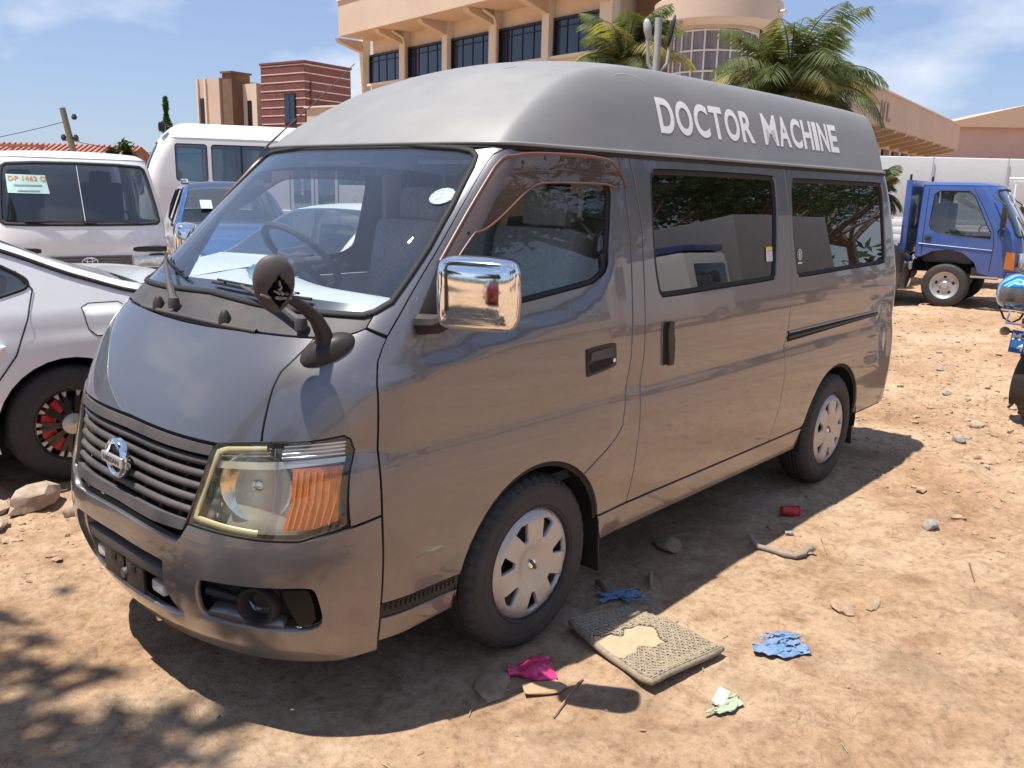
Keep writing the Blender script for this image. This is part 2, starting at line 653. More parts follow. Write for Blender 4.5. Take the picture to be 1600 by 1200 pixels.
M_roof = mat('weathered_roof_paint', (.225, .222, .216), .48, .2, .15, .3, noise=.08, nscale=5, dust=(.46, .42, .37), dust_amt=.20, dust_scale=1.6, bump=.0003, bscale=30, stretch=(.5, 1, 2.2))
M_black = mat('black_plastic', (.014, .014, .016), .42, spec=.3, noise=.2, nscale=40, bump=.0004, bscale=250, dust=DUST, dust_amt=.10, dust_scale=9)
M_grey_pl = mat('grey_textured_plastic', (.045, .046, .052), .5, spec=.35, noise=.12, nscale=40, bump=.0003, bscale=400, dust=DUST, dust_amt=.18, dust_scale=6)
M_seal = mat('seal_rubber', (.012, .012, .012), .75)
M_cavity = mat('dark_cavity', (.01, .01, .01), .9)
M_rubber = mat('tyre_rubber', (.026, .025, .025), .72, noise=.25, nscale=20, bump=.0012, bscale=70, dust=(.22, .18, .14), dust_amt=.12, dust_scale=7)
M_chrome = mat('chrome', (.86, .87, .88), .06, 1.0, noise=.03, nscale=30)
M_cap = mat('hubcap_silver', (.50, .50, .49), .36, .6, noise=.10, nscale=18, dust=(.40, .31, .22), dust_amt=.20, dust_scale=9)
M_steel = mat('steel_wheel', (.12, .12, .12), .5, .6, noise=.3, nscale=20)
M_intgrey = mat('cabin_grey', (.52, .53, .54), .7, noise=.06, nscale=12)
M_intdark = mat('cabin_dark', (.05, .05, .055), .75)
M_seat = mat('seat_cloth', (.26, .27, .29), .9, noise=.2, nscale=60)
M_lining = mat('cabin_lining', (.50, .49, .47), .85)
M_white = mat('white_lettering', (.80, .80, .78), .5, noise=.03, nscale=15)
G_wind = glass('windscreen_glass', (.90, .95, .97), 1.58, haze=(.46, .47, .50), haze_amt=.04)
G_door = glass('door_glass', (.80, .86, .84), 1.42, haze=(.40, .36, .30), haze_amt=.02)
G_dark = glass('privacy_glass', (.06, .065, .07), 1.58, haze=(.36, .32, .28), haze_amt=.015)
G_clear = glass('clear_lens', (.90, .91, .90), 1.5, haze=(.6, .55, .45), haze_amt=.03)
G_yellow = glass('yellowed_lens', (.97, .95, .84), 1.45, haze=(.66, .60, .40), haze_amt=.05)
G_visor = glass('brown_visor_plastic', (.42, .27, .22), 1.5, haze=(.36, .26, .22), haze_amt=.30)

ZK = [.20, .30, .40, .50, .62, .72, .82, .92, .98, 1.06, 1.14, 1.23, 1.32, 1.45, 1.60, 1.845, 1.90]
vx0 = pch(ZK, [.17, .105, .066, .048, .055, .078, .10, .12, .145, .195, .255, .335, .43, .58, .755, 1.06, 1.12])
vwl = pch([.20, .30, .40, .50, .62, .75, .85, .93], [.79, .815, .832, .843, .850, .8495, .8425, .829])
vwu = pch([.93, 1.0, 1.1, 1.2, 1.3, 1.45, 1.6, 1.75, 1.845, 1.90], [.829, .8305, .8285, .821, .808, .788, .768, .746, .730, .722])
vx1 = pch([.2, .9, 1.1, 1.25, 1.45, 1.845, 1.9], [.63, .63, .63, .71, .88, 1.20, 1.25])
vq = pch([.2, .6, .95, 1.2, 1.35, 1.6, 1.9], [2.1, 3.2, 2.9, 3.4, 3.4, 3.6, 3.6])
vxs = pch([.2, 1.2, 1.6, 1.845, 1.9], [4.80, 4.80, 4.73, 4.64, 4.62])
def vshoulder(x, z):
    zs = np.interp(x, [.3, .5, 1.0, 1.45, 1.62, 1.72], [1.105, 1.135, 1.215, 1.27, 1.34, 1.5])
    k = np.clip((x - .35) / .25, 0, 1) * np.clip((1.78 - x) / .12, 0, 1)
    return .014 * k * (1 / (1 + np.exp((z - zs) / .009)) - .5)
def vw(z): return np.where(z < .93, vwl(z), vwu(z))
def VS(c):
    """van skin: c[:,0] signed wrap coordinate (0 nose centre, |1| full width, then metres along the side), c[:,1] height"""
    v = c[:, 0]; z = c[:, 1]
    t = np.abs(v); sg = np.where(v < 0, -1., 1.)
    x1 = vx1(z); a = x1 - vx0(z); xs = vxs(z)
    sn = np.sin(np.clip(t, 0, 1) * PI / 2)
    xf = x1 - a * np.sqrt(np.clip(1 - sn ** vq(z), 0, 1))
    xm = x1 + t - 1
    k = np.clip((xm - xs) / .95, 0, 1); sr = np.sin((1 - k) * PI / 2)
    xr = xs + .17 * np.sqrt(np.clip(1 - sr ** 7, 0, 1))
    x = np.where(t < 1, xf, np.where(xm < xs, xm, xr))
    # shallow dents and the soft waviness of old sheet metal along the rear flank
    d = .0004 * np.sin(x * 3.1 + z * 2.0) * np.sin(z * 7.0 + x)
    d = d - .010 * np.exp(-((x - 4.62) / .10) ** 2 - ((z - .97) / .05) ** 2) - .008 * np.exp(-((x - 4.72) / .07) ** 2 - ((z - .80) / .09) ** 2)
    d = d + .006 * np.exp(-((x - 4.50) / .12) ** 2 - ((z - 1.06) / .03) ** 2)
    yy = np.where(t < 1, sn, np.where(xm < xs, 1., sr)) * (vw(z) + vshoulder(x, z) + d * np.clip((x - .6) / .4, 0, 1))
    return np.stack([x, -sg * yy, z], -1)
def Vx(x, z):
    """wrap coordinate of side point x at height z"""
    x1 = float(vx1(z)); a = x1 - float(vx0(z)); q = float(vq(z))
    if x >= x1: return 1 + x - x1
    s = max(0, 1 - ((x1 - x) / a) ** 2) ** (1 / q)
    return math.asin(min(1, s)) * 2 / PI
def Vy(y, z): return math.asin(min(1, abs(y) / float(vw(np.array(z))))) * 2 / PI * (1 if y <= 0 else -1)
def SX(pts, n=6):      # side polyline in (x, z) -> chart
    return [(Vx(a, b), b) for a, b in resample(pts, .03, False)]
def SY(pts):           # front polyline in (y, z) -> chart
    return [(Vy(a, b), b) for a, b in resample(pts, .03, False)]
def inset(poly, d):
    P = np.asarray(poly, float)
    keep = np.linalg.norm(P - np.roll(P, 1, 0), axis=1) > 1e-4
    P = P[keep]
    a = (P[:, 0] * np.roll(P[:, 1], -1) - np.roll(P[:, 0], -1) * P[:, 1]).sum()
    e = np.roll(P, -1, 0) - P; e /= np.linalg.norm(e, axis=1)[:, None]
    n = np.stack([-e[:, 1], e[:, 0]], -1) * (1 if a > 0 else -1)
    m = n + np.roll(n, 1, 0)
    l = np.maximum((m * m).sum(1) / 2, .4)
    return P + m / l[:, None] * d
def arc(cx, cz, r, a0, a1, n=16): return [(cx + r * math.cos(a), cz + r * math.sin(a)) for a in np.linspace(R(a0), R(a1), n)]

van = thing('van', 'dusty grey high-roof passenger van with white roof lettering and chrome mirrors', 'van', (2.5, 0, 0), 0, None, True)

def panel(name, poly, m=M_paint, holes=(), gap=.0038, seal=True, mirror=True, step=.035, th=.014, off=0.0, parent=None, label=None):
    """a body panel on the near side and its twin on the far side, with a dark seal strip under its joint"""
    parent = parent or van
    P = inset(poly, gap)
    r = []
    for mi in ((False, True) if mirror else (False,)):
        o = patch(name, VS, P, m, parent, holes, step, th, off, mirror=mi, label=label)
        r.append(o)
        if seal:
            ribbon('joint_seal', VS, resample(poly, .03), .034, M_seal, o, off=-.013 + off, closed=True, mirror=mi)
    return r

# side outlines in metres (x from the nose, z up)
L_doorfront = [(.505, .425), (.503, .60), (.502, .734), (.506, .93), (.515, 1.126), (.535, 1.189), (.557, 1.224), (.581, 1.256)]
L_apillar = [(.581, 1.256), (.684, 1.367), (.806, 1.494), (.937, 1.636), (1.026, 1.729), (1.082, 1.785), (1.115, 1.814), (1.16, 1.836)]
L_doorrear = [(1.783, 1.846), (1.811, 1.721), (1.829, 1.53), (1.824, 1.336), (1.803, 1.042), (1.772, .899), (1.738, .775), (1.69, .735), (1.626, .698), (1.484, .630)]
L_slfront = [(1.856, 1.846), (1.886, 1.722), (1.915, 1.563), (1.910, 1.313), (1.898, 1.057), (1.874, .89), (1.862, .723), (1.833, .507), (1.817, .424)]
L_slrear = [(3.235, 1.846), (3.266, 1.652), (3.284, 1.319), (3.262, 1.138), (3.245, .99), (3.215, .93), (3.222, .792), (3.191, .613), (3.122, .424)]
FA = (1.22, .335, .395)
RA = (3.935, .335, .40)

door = SX(L_doorfront) + SX(L_apillar)[1:] + SX([(1.16, 1.836), (1.25, 1.846), (1.783, 1.846)])[1:] + SX(L_doorrear)[1:] + SX(arc(*FA, 48.5, 167.2))[1:] + SX([(.835, .425), (.505, .425)])[1:-1]
dwin_pts = [(.665, 1.268), (.693, 1.312), (.821, 1.477), (.978, 1.643), (1.085, 1.742), (1.147, 1.773), (1.334, 1.785), (1.64, 1.783), (1.70, 1.765), (1.724, 1.715), (1.722, 1.66), (1.695, 1.504), (1.662, 1.408), (1.60, 1.362), (1.50, 1.345), (1.145, 1.312), (.861, 1.286), (.70, 1.262)]
dwin = [(Vx(a, b), b) for a, b in spline(dwin_pts, 5, True)]
panel('front_door', door, holes=[dwin])
win1_pts = [(1.993, 1.74), (2.02, 1.782), (2.069, 1.797), (2.489, 1.80), (3.06, 1.797), (3.115, 1.782), (3.135, 1.745), (3.137, 1.557), (3.112, 1.34), (3.09, 1.295), (3.03, 1.279), (2.494, 1.272), (2.09, 1.268), (2.03, 1.278), (2.008, 1.32), (1.99, 1.456)]
win1 = [(Vx(a, b), b) for a, b in spline(win1_pts, 5, True)]
sld = SX(L_slfront[::-1]) + SX([(1.856, 1.846), (3.235, 1.846)])[1:] + SX(L_slrear)[1:] + SX([(3.122, .424), (1.817, .424)])[1:-1]
panel('sliding_door', sld, holes=[win1])
strip = SX(L_doorrear[::-1]) + SX([(1.783, 1.846), (1.856, 1.846)])[1:] + SX(L_slfront)[1:] + SX([(1.817, .424), (1.603, .424)])[1:] + SX(arc(*FA, 13, 48.5))[1:-1]
panel('centre_pillar', strip, step=.03)
win2_pts = [(3.305, 1.678), (3.312, 1.745), (3.335, 1.778), (3.397, 1.791), (4.02, 1.792), (4.55, 1.790), (4.60, 1.775), (4.622, 1.73), (4.635, 1.56), (4.65, 1.37), (4.635, 1.315), (4.58, 1.292), (3.981, 1.283), (3.43, 1.275), (3.36, 1.288), (3.335, 1.333), (3.31, 1.50)]
win2 = [(Vx(a, b), b) for a, b in spline(win2_pts, 5, True)]
def vr(z, k): return 1 + float(vxs(z)) - float(vx1(z)) + .95 * k
quarter = SX(L_slrear[::-1]) + [(q, 1.846) for q in np.linspace(Vx(3.26, 1.846), vr(1.846, .42), 40)] + [(vr(z, .42), z) for z in np.linspace(1.82, .76, 24)] \
    + [(vr(.745, k), .745) for k in (.4, .3, .2, .1)] + SX([(4.83, .742), (4.80, .60), (4.745, .40), (4.735, .36), (4.33, .36)]) + SX(arc(*RA, 4, 164))[1:] + SX([(3.55, .424), (3.122, .424)])[1:-1]
panel('rear_quarter', quarter, holes=[win2])
bumper_r = SX([(4.735, .36), (4.745, .40), (4.80, .60), (4.83, .742)]) + [(vr(.745, k), .742) for k in (.1, .2, .3, .42, .6, .8, .995)] + [(vr(.36, k), .36) for k in (.995, .7, .4, .2)]
panel('rear_bumper', bumper_r)
rwin = [(vr(z, k), z) for k, z in ((.55, 1.28), (.55, 1.74), (.985, 1.75), (.985, 1.27))]
tail = [(vr(z, .42), z) for z in np.linspace(.745, 1.846, 24)] + [(vr(1.846, .995), 1.846), (vr(.745, .995), .745)]
panel('tailgate', tail, holes=[rwin], seal=False)
patch('rear_glass', VS, rwin, G_dark, van, th=0, off=-.008, lip=False); patch('rear_glass', VS, rwin, G_dark, van, th=0, off=-.008, lip=False, mirror=True)
sill = SX([(1.603, .424), (3.122, .424), (3.55, .424), (3.535, .335), (1.63, .335)])
sill = SX(arc(*FA, 0, 13)[::-1]) + SX([(1.615, .30), (3.53, .30)]) + SX([(3.535, .335), (3.55, .424), (1.603, .424)])
sill = SX([(1.612, .418), (1.640, .335), (1.66, .30), (3.50, .30), (3.53, .335), (3.545, .418), (1.612, .418)])[:-1]
panel('rocker_sill', sill, seal=False)
fsill = SX([(.512, .285), (.82, .30), (.829, .372), (.508, .372), (.512, .285)])[:-1]
panel('front_sill', fsill, seal=False)
for mi in (False, True):
    tr_ = patch('step_tread', VS, SX([(.508, .374), (.829, .374), (.829, .421), (.508, .421), (.508, .374)])[:-1], M_black, van, step=.03, th=.01, off=-.004, mirror=mi)
    for k in range(16):
        x = .525 + k * .019
        P_ = VS(np.array([(Vx(x, .398), .398)]))[0]
        mb = MB().box(P_ * [1, -1 if mi else 1, 1] + [0, .004 if not mi else -.004, .008], (.009, .014, .02), bev=.002)
        mb.build('tread_rib', M_black, tr_)

# glazing with rubber gaskets
def glazing(name, hole, g, gasket=.026, goff=-.014, mirror=True):
    for mi in ((False, True) if mirror else (False,)):
        o = patch(name, VS, inset(hole, -.006), g, van, step=.06, th=0, off=goff, mirror=mi, lip=False)
        H = np.asarray(hole)
        ribbon('gasket', VS, resample(inset(hole, gasket * .32), .03), gasket, M_seal, o, off=goff + .002, closed=True, mirror=mi, th=.004)
glazing('door_window', dwin, G_door)
glazing('sliding_door_window', win1, G_dark, .03)
glazing('rear_side_window', win2, G_dark, .03)
# stickers on the two dark windows
def side_decal(name, x0_, x1_, z0_, z1_, m, off=-.010):
    return patch(name, VS, SX([(x0_, z0_), (x1_, z0_), (x1_, z1_), (x0_, z1_), (x0_, z0_)])[:-1], m, van, step=.02, th=0, off=off, lip=False)
M_stk_y = mat('sticker_yellow', (.75, .65, .10), .5); M_stk_w = mat('sticker_pale', (.62, .64, .66), .5, noise=.25, nscale=90)
side_decal('warning_sticker', 3.015, 3.085, 1.375, 1.425, M_stk_w); side_decal('warning_sticker_header', 3.015, 3.085, 1.427, 1.447, M_stk_y)
for k in range(24):
    pass
ring = [(3.405 + .028 * math.cos(a), 1.395 + .03 * math.sin(a)) for a in np.linspace(0, 2 * PI, 24, endpoint=False)]
ringi = [(3.405 + .021 * math.cos(a), 1.395 + .023 * math.sin(a)) for a in np.linspace(0, 2 * PI, 24, endpoint=False)]
stk = patch('round_sticker', VS, [(Vx(a, b), b) for a, b in ring], M_stk_w, van, [[(Vx(a, b), b) for a, b in ringi]], .02, 0, -.010, lip=False)
patch('sticker_mark', VS, SX([(3.398, 1.378), (3.412, 1.378), (3.412, 1.412), (3.398, 1.412), (3.398, 1.378)])[:-1], M_stk_w, stk, step=.02, th=0, off=-.010, lip=False)
patch('sticker_caption', VS, SX([(3.378, 1.346), (3.432, 1.346), (3.432, 1.356), (3.378, 1.356), (3.378, 1.346)])[:-1], M_stk_w, stk, step=.02, th=0, off=-.010, lip=False)

# sliding-door rail
for mi in (False, True):
    rl = patch('door_rail', VS, SX([(3.252, .945), (4.54, .972), (4.535, .998), (3.258, .994), (3.252, .945)])[:-1], M_cavity, van, step=.05, th=.0, off=.003, mirror=mi, lip=False)
    ribbon('rail_lip', VS, SX([(3.25, .996), (4.545, 1.0)]), .010, M_paint, rl, off=.005, mirror=mi, th=.004)
    ribbon('rail_lip', VS, SX([(3.25, .968), (4.53, .984)]), .012, M_black, rl, off=.005, mirror=mi, th=.004)

# -------- front end
hoodside = [(-.468, .937), (-.603, .956), (-.599, .983), (-.592, 1.046), (-.584, 1.112), (-.584, 1.156), (-.60, 1.189), (-.612, 1.22), (-.617, 1.249)]
cowl = [(0, 1.236), (-.147, 1.238), (-.356, 1.246), (-.555, 1.249), (-.617, 1.2505), (-.646, 1.253), (-.692, 1.260), (-.714, 1.270), (-.728, 1.281)]
gbase = [(0, 1.326), (-.30, 1.316), (-.596, 1.313), (-.70, 1.312), (-.722, 1.322)]
gside = [(-.722, 1.322), (-.741, 1.351), (-.735, 1.424), (-.727, 1.515), (-.706, 1.64), (-.673, 1.771), (-.656, 1.810), (-.627, 1.828), (-.567, 1.838), (-.317, 1.852), (0, 1.858)]
def sym(half):
    """close a half outline (y <= 0, starting and ending on the centre line) with its mirror image"""
    H = np.asarray(half); Mh = H[::-1].copy(); Mh[:, 0] *= -1
    Q = np.concatenate([H, Mh])
    keep = np.linalg.norm(Q - np.roll(Q, 1, 0), axis=1) > 1e-4
    return Q[keep]
hood = sym(SY([(0, .944), (-.224, .940), (-.468, .937)]) + SY(hoodside)[1:] + SY(cowl[:5][::-1]))
panel('hood', hood, mirror=False, step=.03)
cw = sym(SY(cowl) + SY([(-.728, 1.281), (-.722, 1.322)]) + SY(gbase[::-1])[1:])
panel('cowl', cw, M_grey_pl, mirror=False, step=.03, off=-.003)
wsc = sym(SY([(0, 1.318), (-.30, 1.308), (-.596, 1.305), (-.70, 1.306), (-.722, 1.322)]) + SY(gside)[1:])
ws = patch('windscreen', VS, wsc, G_wind, van, step=.045, th=0, off=-.004, lip=False)
ribbon('gasket', VS, resample(inset(sym(SY(gbase) + SY(gside)[1:]), .004), .03), .020, M_seal, ws, off=.001, closed=True, th=.004)
frit = sym(SY([(0, 1.322), (-.30, 1.312), (-.596, 1.309), (-.69, 1.310), (-.70, 1.345), (-.60, 1.352), (-.3, 1.362), (0, 1.37)]))
patch('black_glass_border', VS, frit, mat('frit_black', (.03, .03, .04), .3), ws, step=.04, th=0, off=-.007, lip=False)
band = sym(SY([(0, 1.775), (-.3, 1.77), (-.64, 1.745), (-.66, 1.80), (-.62, 1.825), (-.3, 1.848), (0, 1.853)]))
patch('sun_band', VS, band, glass('sun_band_tint', (.30, .33, .50), 1.3), ws, step=.05, th=0, off=-.008, lip=False)
apil = SY(gside[:8])[::-1]
apillar = SY([(-.728, 1.281), (-.722, 1.322)]) + SY(gside[:8])[1:] + [(Vx(1.16, 1.836), 1.846)] + SX(L_apillar[::-1])[:-1] + [(Vx(.583, 1.258), 1.258)]
panel('windscreen_pillar', apillar, step=.02)
fend = SY(hoodside) + SY(cowl[4:])[1:] + [(Vx(.578, 1.256), 1.256)] + SX(L_doorfront[::-1])[1:]
hl_top = [(-.603, .956), (-.638, .958), (-.708, .962), (-.749, .972), (-.770, .979), (-.780, .968), (-.786, .935), (-.790, .865), (-.8035, .7020)]
fender = SY(hoodside[1:]) + SY(cowl[4:])[1:] + SX([(.581, 1.254), (.557, 1.222), (.535, 1.187), (.515, 1.126), (.506, .93), (.502, .7255)]) + SY(hl_top[::-1])[:-1]
panel('front_wing', fender, step=.025)
# headlamps
hlout = [(-.413, .690), (-.430, .785), (-.458, .920), (-.476, .938), (-.50, .944), (-.603, .956), (-.638, .958), (-.708, .962), (-.749, .972), (-.770, .979), (-.780, .968), (-.786, .935), (-.790, .865), (-.800, .715), (-.787, .700), (-.728, .673), (-.649, .675), (-.543, .682), (-.413, .690)]
HL = SY(hlout)[:-1]
hldiv = [(-.638, .958), (-.645, .896), (-.658, .833), (-.663, .736), (-.652, .676)]
cl_in = SY(hlout[:7]) + SY(hldiv)[1:] + SY([(-.652, .676), (-.543, .682), (-.413, .690)])[1:-1]
cl_out = SY(hlout[6:16]) + SY([(-.728, .673), (-.652, .676)])[1:] + SY(hldiv[::-1])[1:-1]
M_refl = mat('lamp_reflector', (.93, .93, .91), .10, 1.0, bump=.0035, bscale=26, stretch=(1, 1, .35)); M_house = mat('lamp_housing', (.74, .73, .68), .3, .55)
M_amber = mat('amber_lens', (.78, .20, .03), .22, coat=.6, noise=.25, nscale=40, bump=.002, bscale=90)
for mi in (False, True):
    hl = patch('headlamp', VS, inset(cl_in, .003), G_yellow, van, step=.025, th=.015, off=.003, mirror=mi)
    patch('indicator_lens', VS, inset(cl_out, .002), G_clear, hl, step=.025, th=.015, off=.003, mirror=mi)
    ribbon('lamp_seal', VS, resample(HL, .03), .009, M_seal, hl, off=-.003, closed=True, mirror=mi, th=.003)
    patch('lamp_bowl', VS, inset(HL, .004), M_house, hl, step=.04, th=.06, off=-.062, mirror=mi)
    sgn = -1 if mi else 1
    # round main reflector with a rim and a bulb shield
    c = np.array([.262, -.555 * sgn, .812])
    nrm = np.array([-.80, -.60 * sgn, .02]); nrm /= np.linalg.norm(nrm)
    q = Vector(nrm).to_track_quat('Z', 'Y').to_matrix()
    def put(prof, n=28, sx=1.0, sy=1.0):
        V, F = lathe_vf(prof, n)
        V = V * [sx, sy, 1]
        return (np.array(q) @ V.T).T + c, F
    V, F = put([(.003, -.036), (.03, -.033), (.06, -.020), (.090, .004), (.106, .026), (.112, .028), (.114, .0)])
    c = c + nrm * .012
    obj('reflector', V, F, M_refl, hl, True, autosmooth=60)
    V, F = put([(.0, .012), (.016, .010), (.02, .0), (.012, -.04)], 16)
    obj('bulb', V, F, M_chrome, hl)
    ribbon('lens_border', VS, SY([(-.62, .940), (-.51, .928), (-.478, .915), (-.462, .86), (-.442, .77), (-.430, .712), (-.54, .700), (-.635, .692)]), .020, mat('yellowed_border', (.55, .50, .33), .35, .15, coat=.5), hl, off=-.005, mirror=mi, th=.0015)
    for k in range(7):
        ribbon('amber_flute', VS, SY([(-.700 - k * .0125, .880), (-.706 - k * .0125, .79), (-.700 - k * .0125, .708 + .001 * k)]), .004, mat('amber_flute_tint', (.85, .32, .06), .2, coat=.6), hl, off=-.012, mirror=mi, th=.002)
    # ribbed upper lamp strip
    for k in range(3):
        ribbon('lamp_rib', VS, SY([(-.475, .925 - k * .010), (-.63, .940 - k * .010)]), .006, M_refl, hl, off=-.012, mirror=mi, th=.003)
    for k in range(4):
        ribbon('lamp_rib', VS, SY([(-.66, .948 - k * .011), (-.775, .960 - k * .011)]), .006, M_refl, hl, off=-.010, mirror=mi, th=.003)
    patch('lamp_shelf', VS, SY([(-.46, .888), (-.645, .902), (-.785, .918), (-.785, .903), (-.648, .880), (-.455, .866), (-.46, .888)])[:-1], M_house, hl, step=.03, th=.04, off=-.014, mirror=mi)
    am = SY([(-.690, .884), (-.780, .892), (-.784, .80), (-.788, .725), (-.755, .705), (-.690, .697), (-.700, .78), (-.690, .884)])[:-1]
    patch('amber_indicator', VS, am, M_amber, hl, step=.02, th=.03, off=-.014, mirror=mi)

# bumper
bt = [(0, .636), (-.116, .634), (-.30, .626), (-.352, .622), (-.372, .628), (-.388, .645), (-.411, .688)]
bump = SY(bt) + SY([(-.411, .688), (-.543, .680), (-.649, .672), (-.728, .670), (-.787, .690), (-.8035, .6985)])[1:] + SX([(.501, .722), (.503, .60), (.505, .425), (.51, .30), (.515, .262)]) + SY([(-.785, .25), (-.72, .225), (-.55, .215), (0, .21)])
bump = sym(bump)
intake = sym(SY([(0, .556), (-.25, .552), (-.335, .545), (-.36, .53), (-.362, .50), (-.345, .375), (-.33, .345), (-.29, .338), (0, .336)]))
fogh_pts = [(-.483, .527), (-.615, .528), (-.70, .526), (-.735, .524), (-.752, .512), (-.754, .46), (-.746, .40), (-.728, .372), (-.69, .362), (-.60, .368), (-.48, .376), (-.445, .380), (-.430, .396), (-.437, .45), (-.455, .510)]
fogh = [(Vy(a, b), b) for a, b in spline(fogh_pts, 4, True)]
fogm = np.asarray(fogh) * [-1, 1]
bp = patch('front_bumper', VS, inset(bump, .0026), M_paint, van, [intake, fogh, fogm[::-1]], .025, .022)
ribbon('joint_seal', VS, resample(bump, .03), .03, M_seal, bp, off=-.02, closed=True)
# fog-lamp recess
for mi in (False, True):
    sgn = -1 if mi else 1
    fr_ = patch('fog_lamp_recess', VS, inset(fogh, -.006), M_cavity, van, step=.03, th=0, off=-.055, mirror=mi, lip=False)
    fl = [(Vy(a, b), b) for a, b in [(-.690, .519), (-.735, .517), (-.745, .508), (-.746, .46), (-.738, .405), (-.724, .381), (-.695, .373)]]
    patch('recess_flap', VS, inset(fl, .003), mat('gloss_black_plastic', (.008, .008, .009), .4, spec=.22), fr_, step=.02, th=.02, off=-.006, mirror=mi)
    lg = SY([(-.44, .384), (-.60, .372), (-.66, .362), (-.655, .374), (-.60, .39), (-.52, .402), (-.45, .40), (-.44, .384)])[:-1]
    patch('recess_ledge', VS, lg, M_paint, fr_, step=.02, th=.05, off=-.012, mirror=mi)
    c = np.array([.215, -.595 * sgn, .448]); nrm = np.array([-.88, -.47 * sgn, 0]); nrm /= np.linalg.norm(nrm)
    q = Vector(nrm).to_track_quat('Z', 'Y').to_matrix()
    def put(prof, n=28):
        V, F = lathe_vf(prof, n)
        return (np.array(q) @ V.T).T + c, F
    V, F = put([(.066, -.05), (.066, .012), (.060, .022), (.052, .022), (.045, .010), (.040, -.018)])
    fo = obj('fog_lamp', V, F, M_black, fr_, autosmooth=40)
    V, F = put([(.0, -.010), (.02, -.0105), (.041, -.014)]); obj('fog_lens', V, F, glass('fog_glass', (.75, .77, .78), 1.6), fo)
    V, F = put([(.0, -.045), (.02, -.04), (.034, -.028), (.041, -.016)]); obj('fog_reflector', V, F, M_refl, fo)
    mb = MB().bar((.135, -.44 * sgn, .47), (.20, -.55 * sgn, .452), .014, .012, 8); mb.build('recess_rib', M_black, fr_)
MB().box((.225, 0, .45), (.02, .80, .30)).build('intake_back', M_cavity, van); MB().box((.175, 0, .332), (.09, .56, .012)).build('intake_floor', M_cavity, van)
# lower intake: cavity, cross bar, number-plate bracket, two small lamps
patch('intake_cavity', VS, inset(intake, -.01), M_cavity, van, step=.06, th=0, off=-.10, lip=False)
for mi in (False, True):
    patch('intake_cheek', VS, inset(SY([(-.285, .546), (-.335, .543), (-.358, .528), (-.360, .50), (-.344, .378), (-.33, .348), (-.295, .342), (-.27, .42), (-.285, .546)])[:-1], .001), M_paint, van, step=.02, th=.08, off=-.014, mirror=mi)
    lp = MB(); V, F = box_vf((.03, .085, .042), .012); lp.add(V + [.100, (.205 if mi else -.205), .412], F)
    lp.build('small_lamp', mat('small_lamp_lens', (.55, .54, .52), .25, coat=.5, bump=.001, bscale=200), van)
patch('intake_bar', VS, sym(SY([(0, .508), (-.25, .502), (-.31, .495), (-.30, .458), (-.24, .462), (0, .468)])), M_grey_pl, van, step=.03, th=.05, off=-.016)
br = MB()
br.box((.078, .08, .425), (.012, .15, .115), bev=.003); br.box((.078, -.075, .425), (.012, .125, .115), bev=.003); br.box((.083, .0, .475), (.01, .33, .02), bev=.003)
plate = br.build('plate_bracket', M_black, van)
for y in (.075, -.07):
    MB().box((.0715, y, .44), (.006, .03, .022)).build('bracket_slot', M_cavity, plate)
tow = MB().lathe([(.016, -.02), (.022, 0), (.016, .012), (.0, .012)], (.078, .006, .40), 'x', 12).build('tow_eye', M_grey_pl, van)
# grille: surround, black back, bars, emblem
gopen = sym(SY([(0, .941), (-.24, .938), (-.462, .935), (-.44, .82), (-.405, .690), (-.385, .643), (-.368, .630), (-.30, .630), (0, .640)]))
patch('grille_back', VS, gopen, M_cavity, van, step=.06, th=0, off=-.05, lip=False)
patch('grille_top_bar', VS, inset(sym(SY([(0, .937), (-.24, .934), (-.462, .931), (-.456, .899), (-.24, .899), (0, .903)])), .002), M_grey_pl, van, step=.03, th=.03, off=.002)
patch('grille_base_bar', VS, inset(sym(SY([(0, .699), (-.24, .697), (-.400, .698), (-.388, .664), (-.24, .658), (0, .664)])), .001), M_grey_pl, van, step=.03, th=.03, off=-.004)
for k in range(5):
    z = .728 + k * .0375
    yy = .404 + (z - .70) * .25
    a = SY([(0, z), (-.24, z - .001), (-yy, z - .001)])
    full = [(-b[0], b[1]) for b in a[::-1]][:-1] + a
    ribbon('grille_bar', VS, full, .021, M_grey_pl, van, off=-.016, th=.010)
for y in (-.33, -.22, -.11, .11, .22, .33):
    a = SY([(y, .69), (y, .91)]); ribbon('grille_strut', VS, a, .012, M_black, van, off=-.036, th=.006)
for mi in (False, True):
    ribbon('grille_edge', VS, SY([(-.462, .93), (-.44, .82), (-.405, .69)]), .012, M_black, van, off=-.004, mirror=mi, th=.008)
em = thing_emb = None
def lathe_x(prof, c, n=40):
    V, F = lathe_vf(prof, n); return orient(V, 'x') + np.asarray(c, float), F
ec = (.078, 0.0, .808)
V, F = lathe_x([(.047, .004), (.050, .012), (.058, .015), (.066, .010), (.068, 0), (.068, -.012)], ec)
emb = obj('emblem', V, F, M_chrome, van, autosmooth=50)
V, F = lathe_x([(.0, .0), (.048, .0)], ec); obj('emblem_back', V, F, M_grey_pl, emb)
MB().box((.062, 0, .806), (.012, .150, .034), bev=.004).build('emblem_bar', mat('satin_silver', (.70, .70, .70), .35, .8), emb)
text_obj('emblem_lettering', 'NISSAN', (.0552, .056, .796), (0, -1, 0), (0, 0, 1), .112, .019, mat('emblem_ink', (.02, .02, .03), .4), emb, bold=.02)

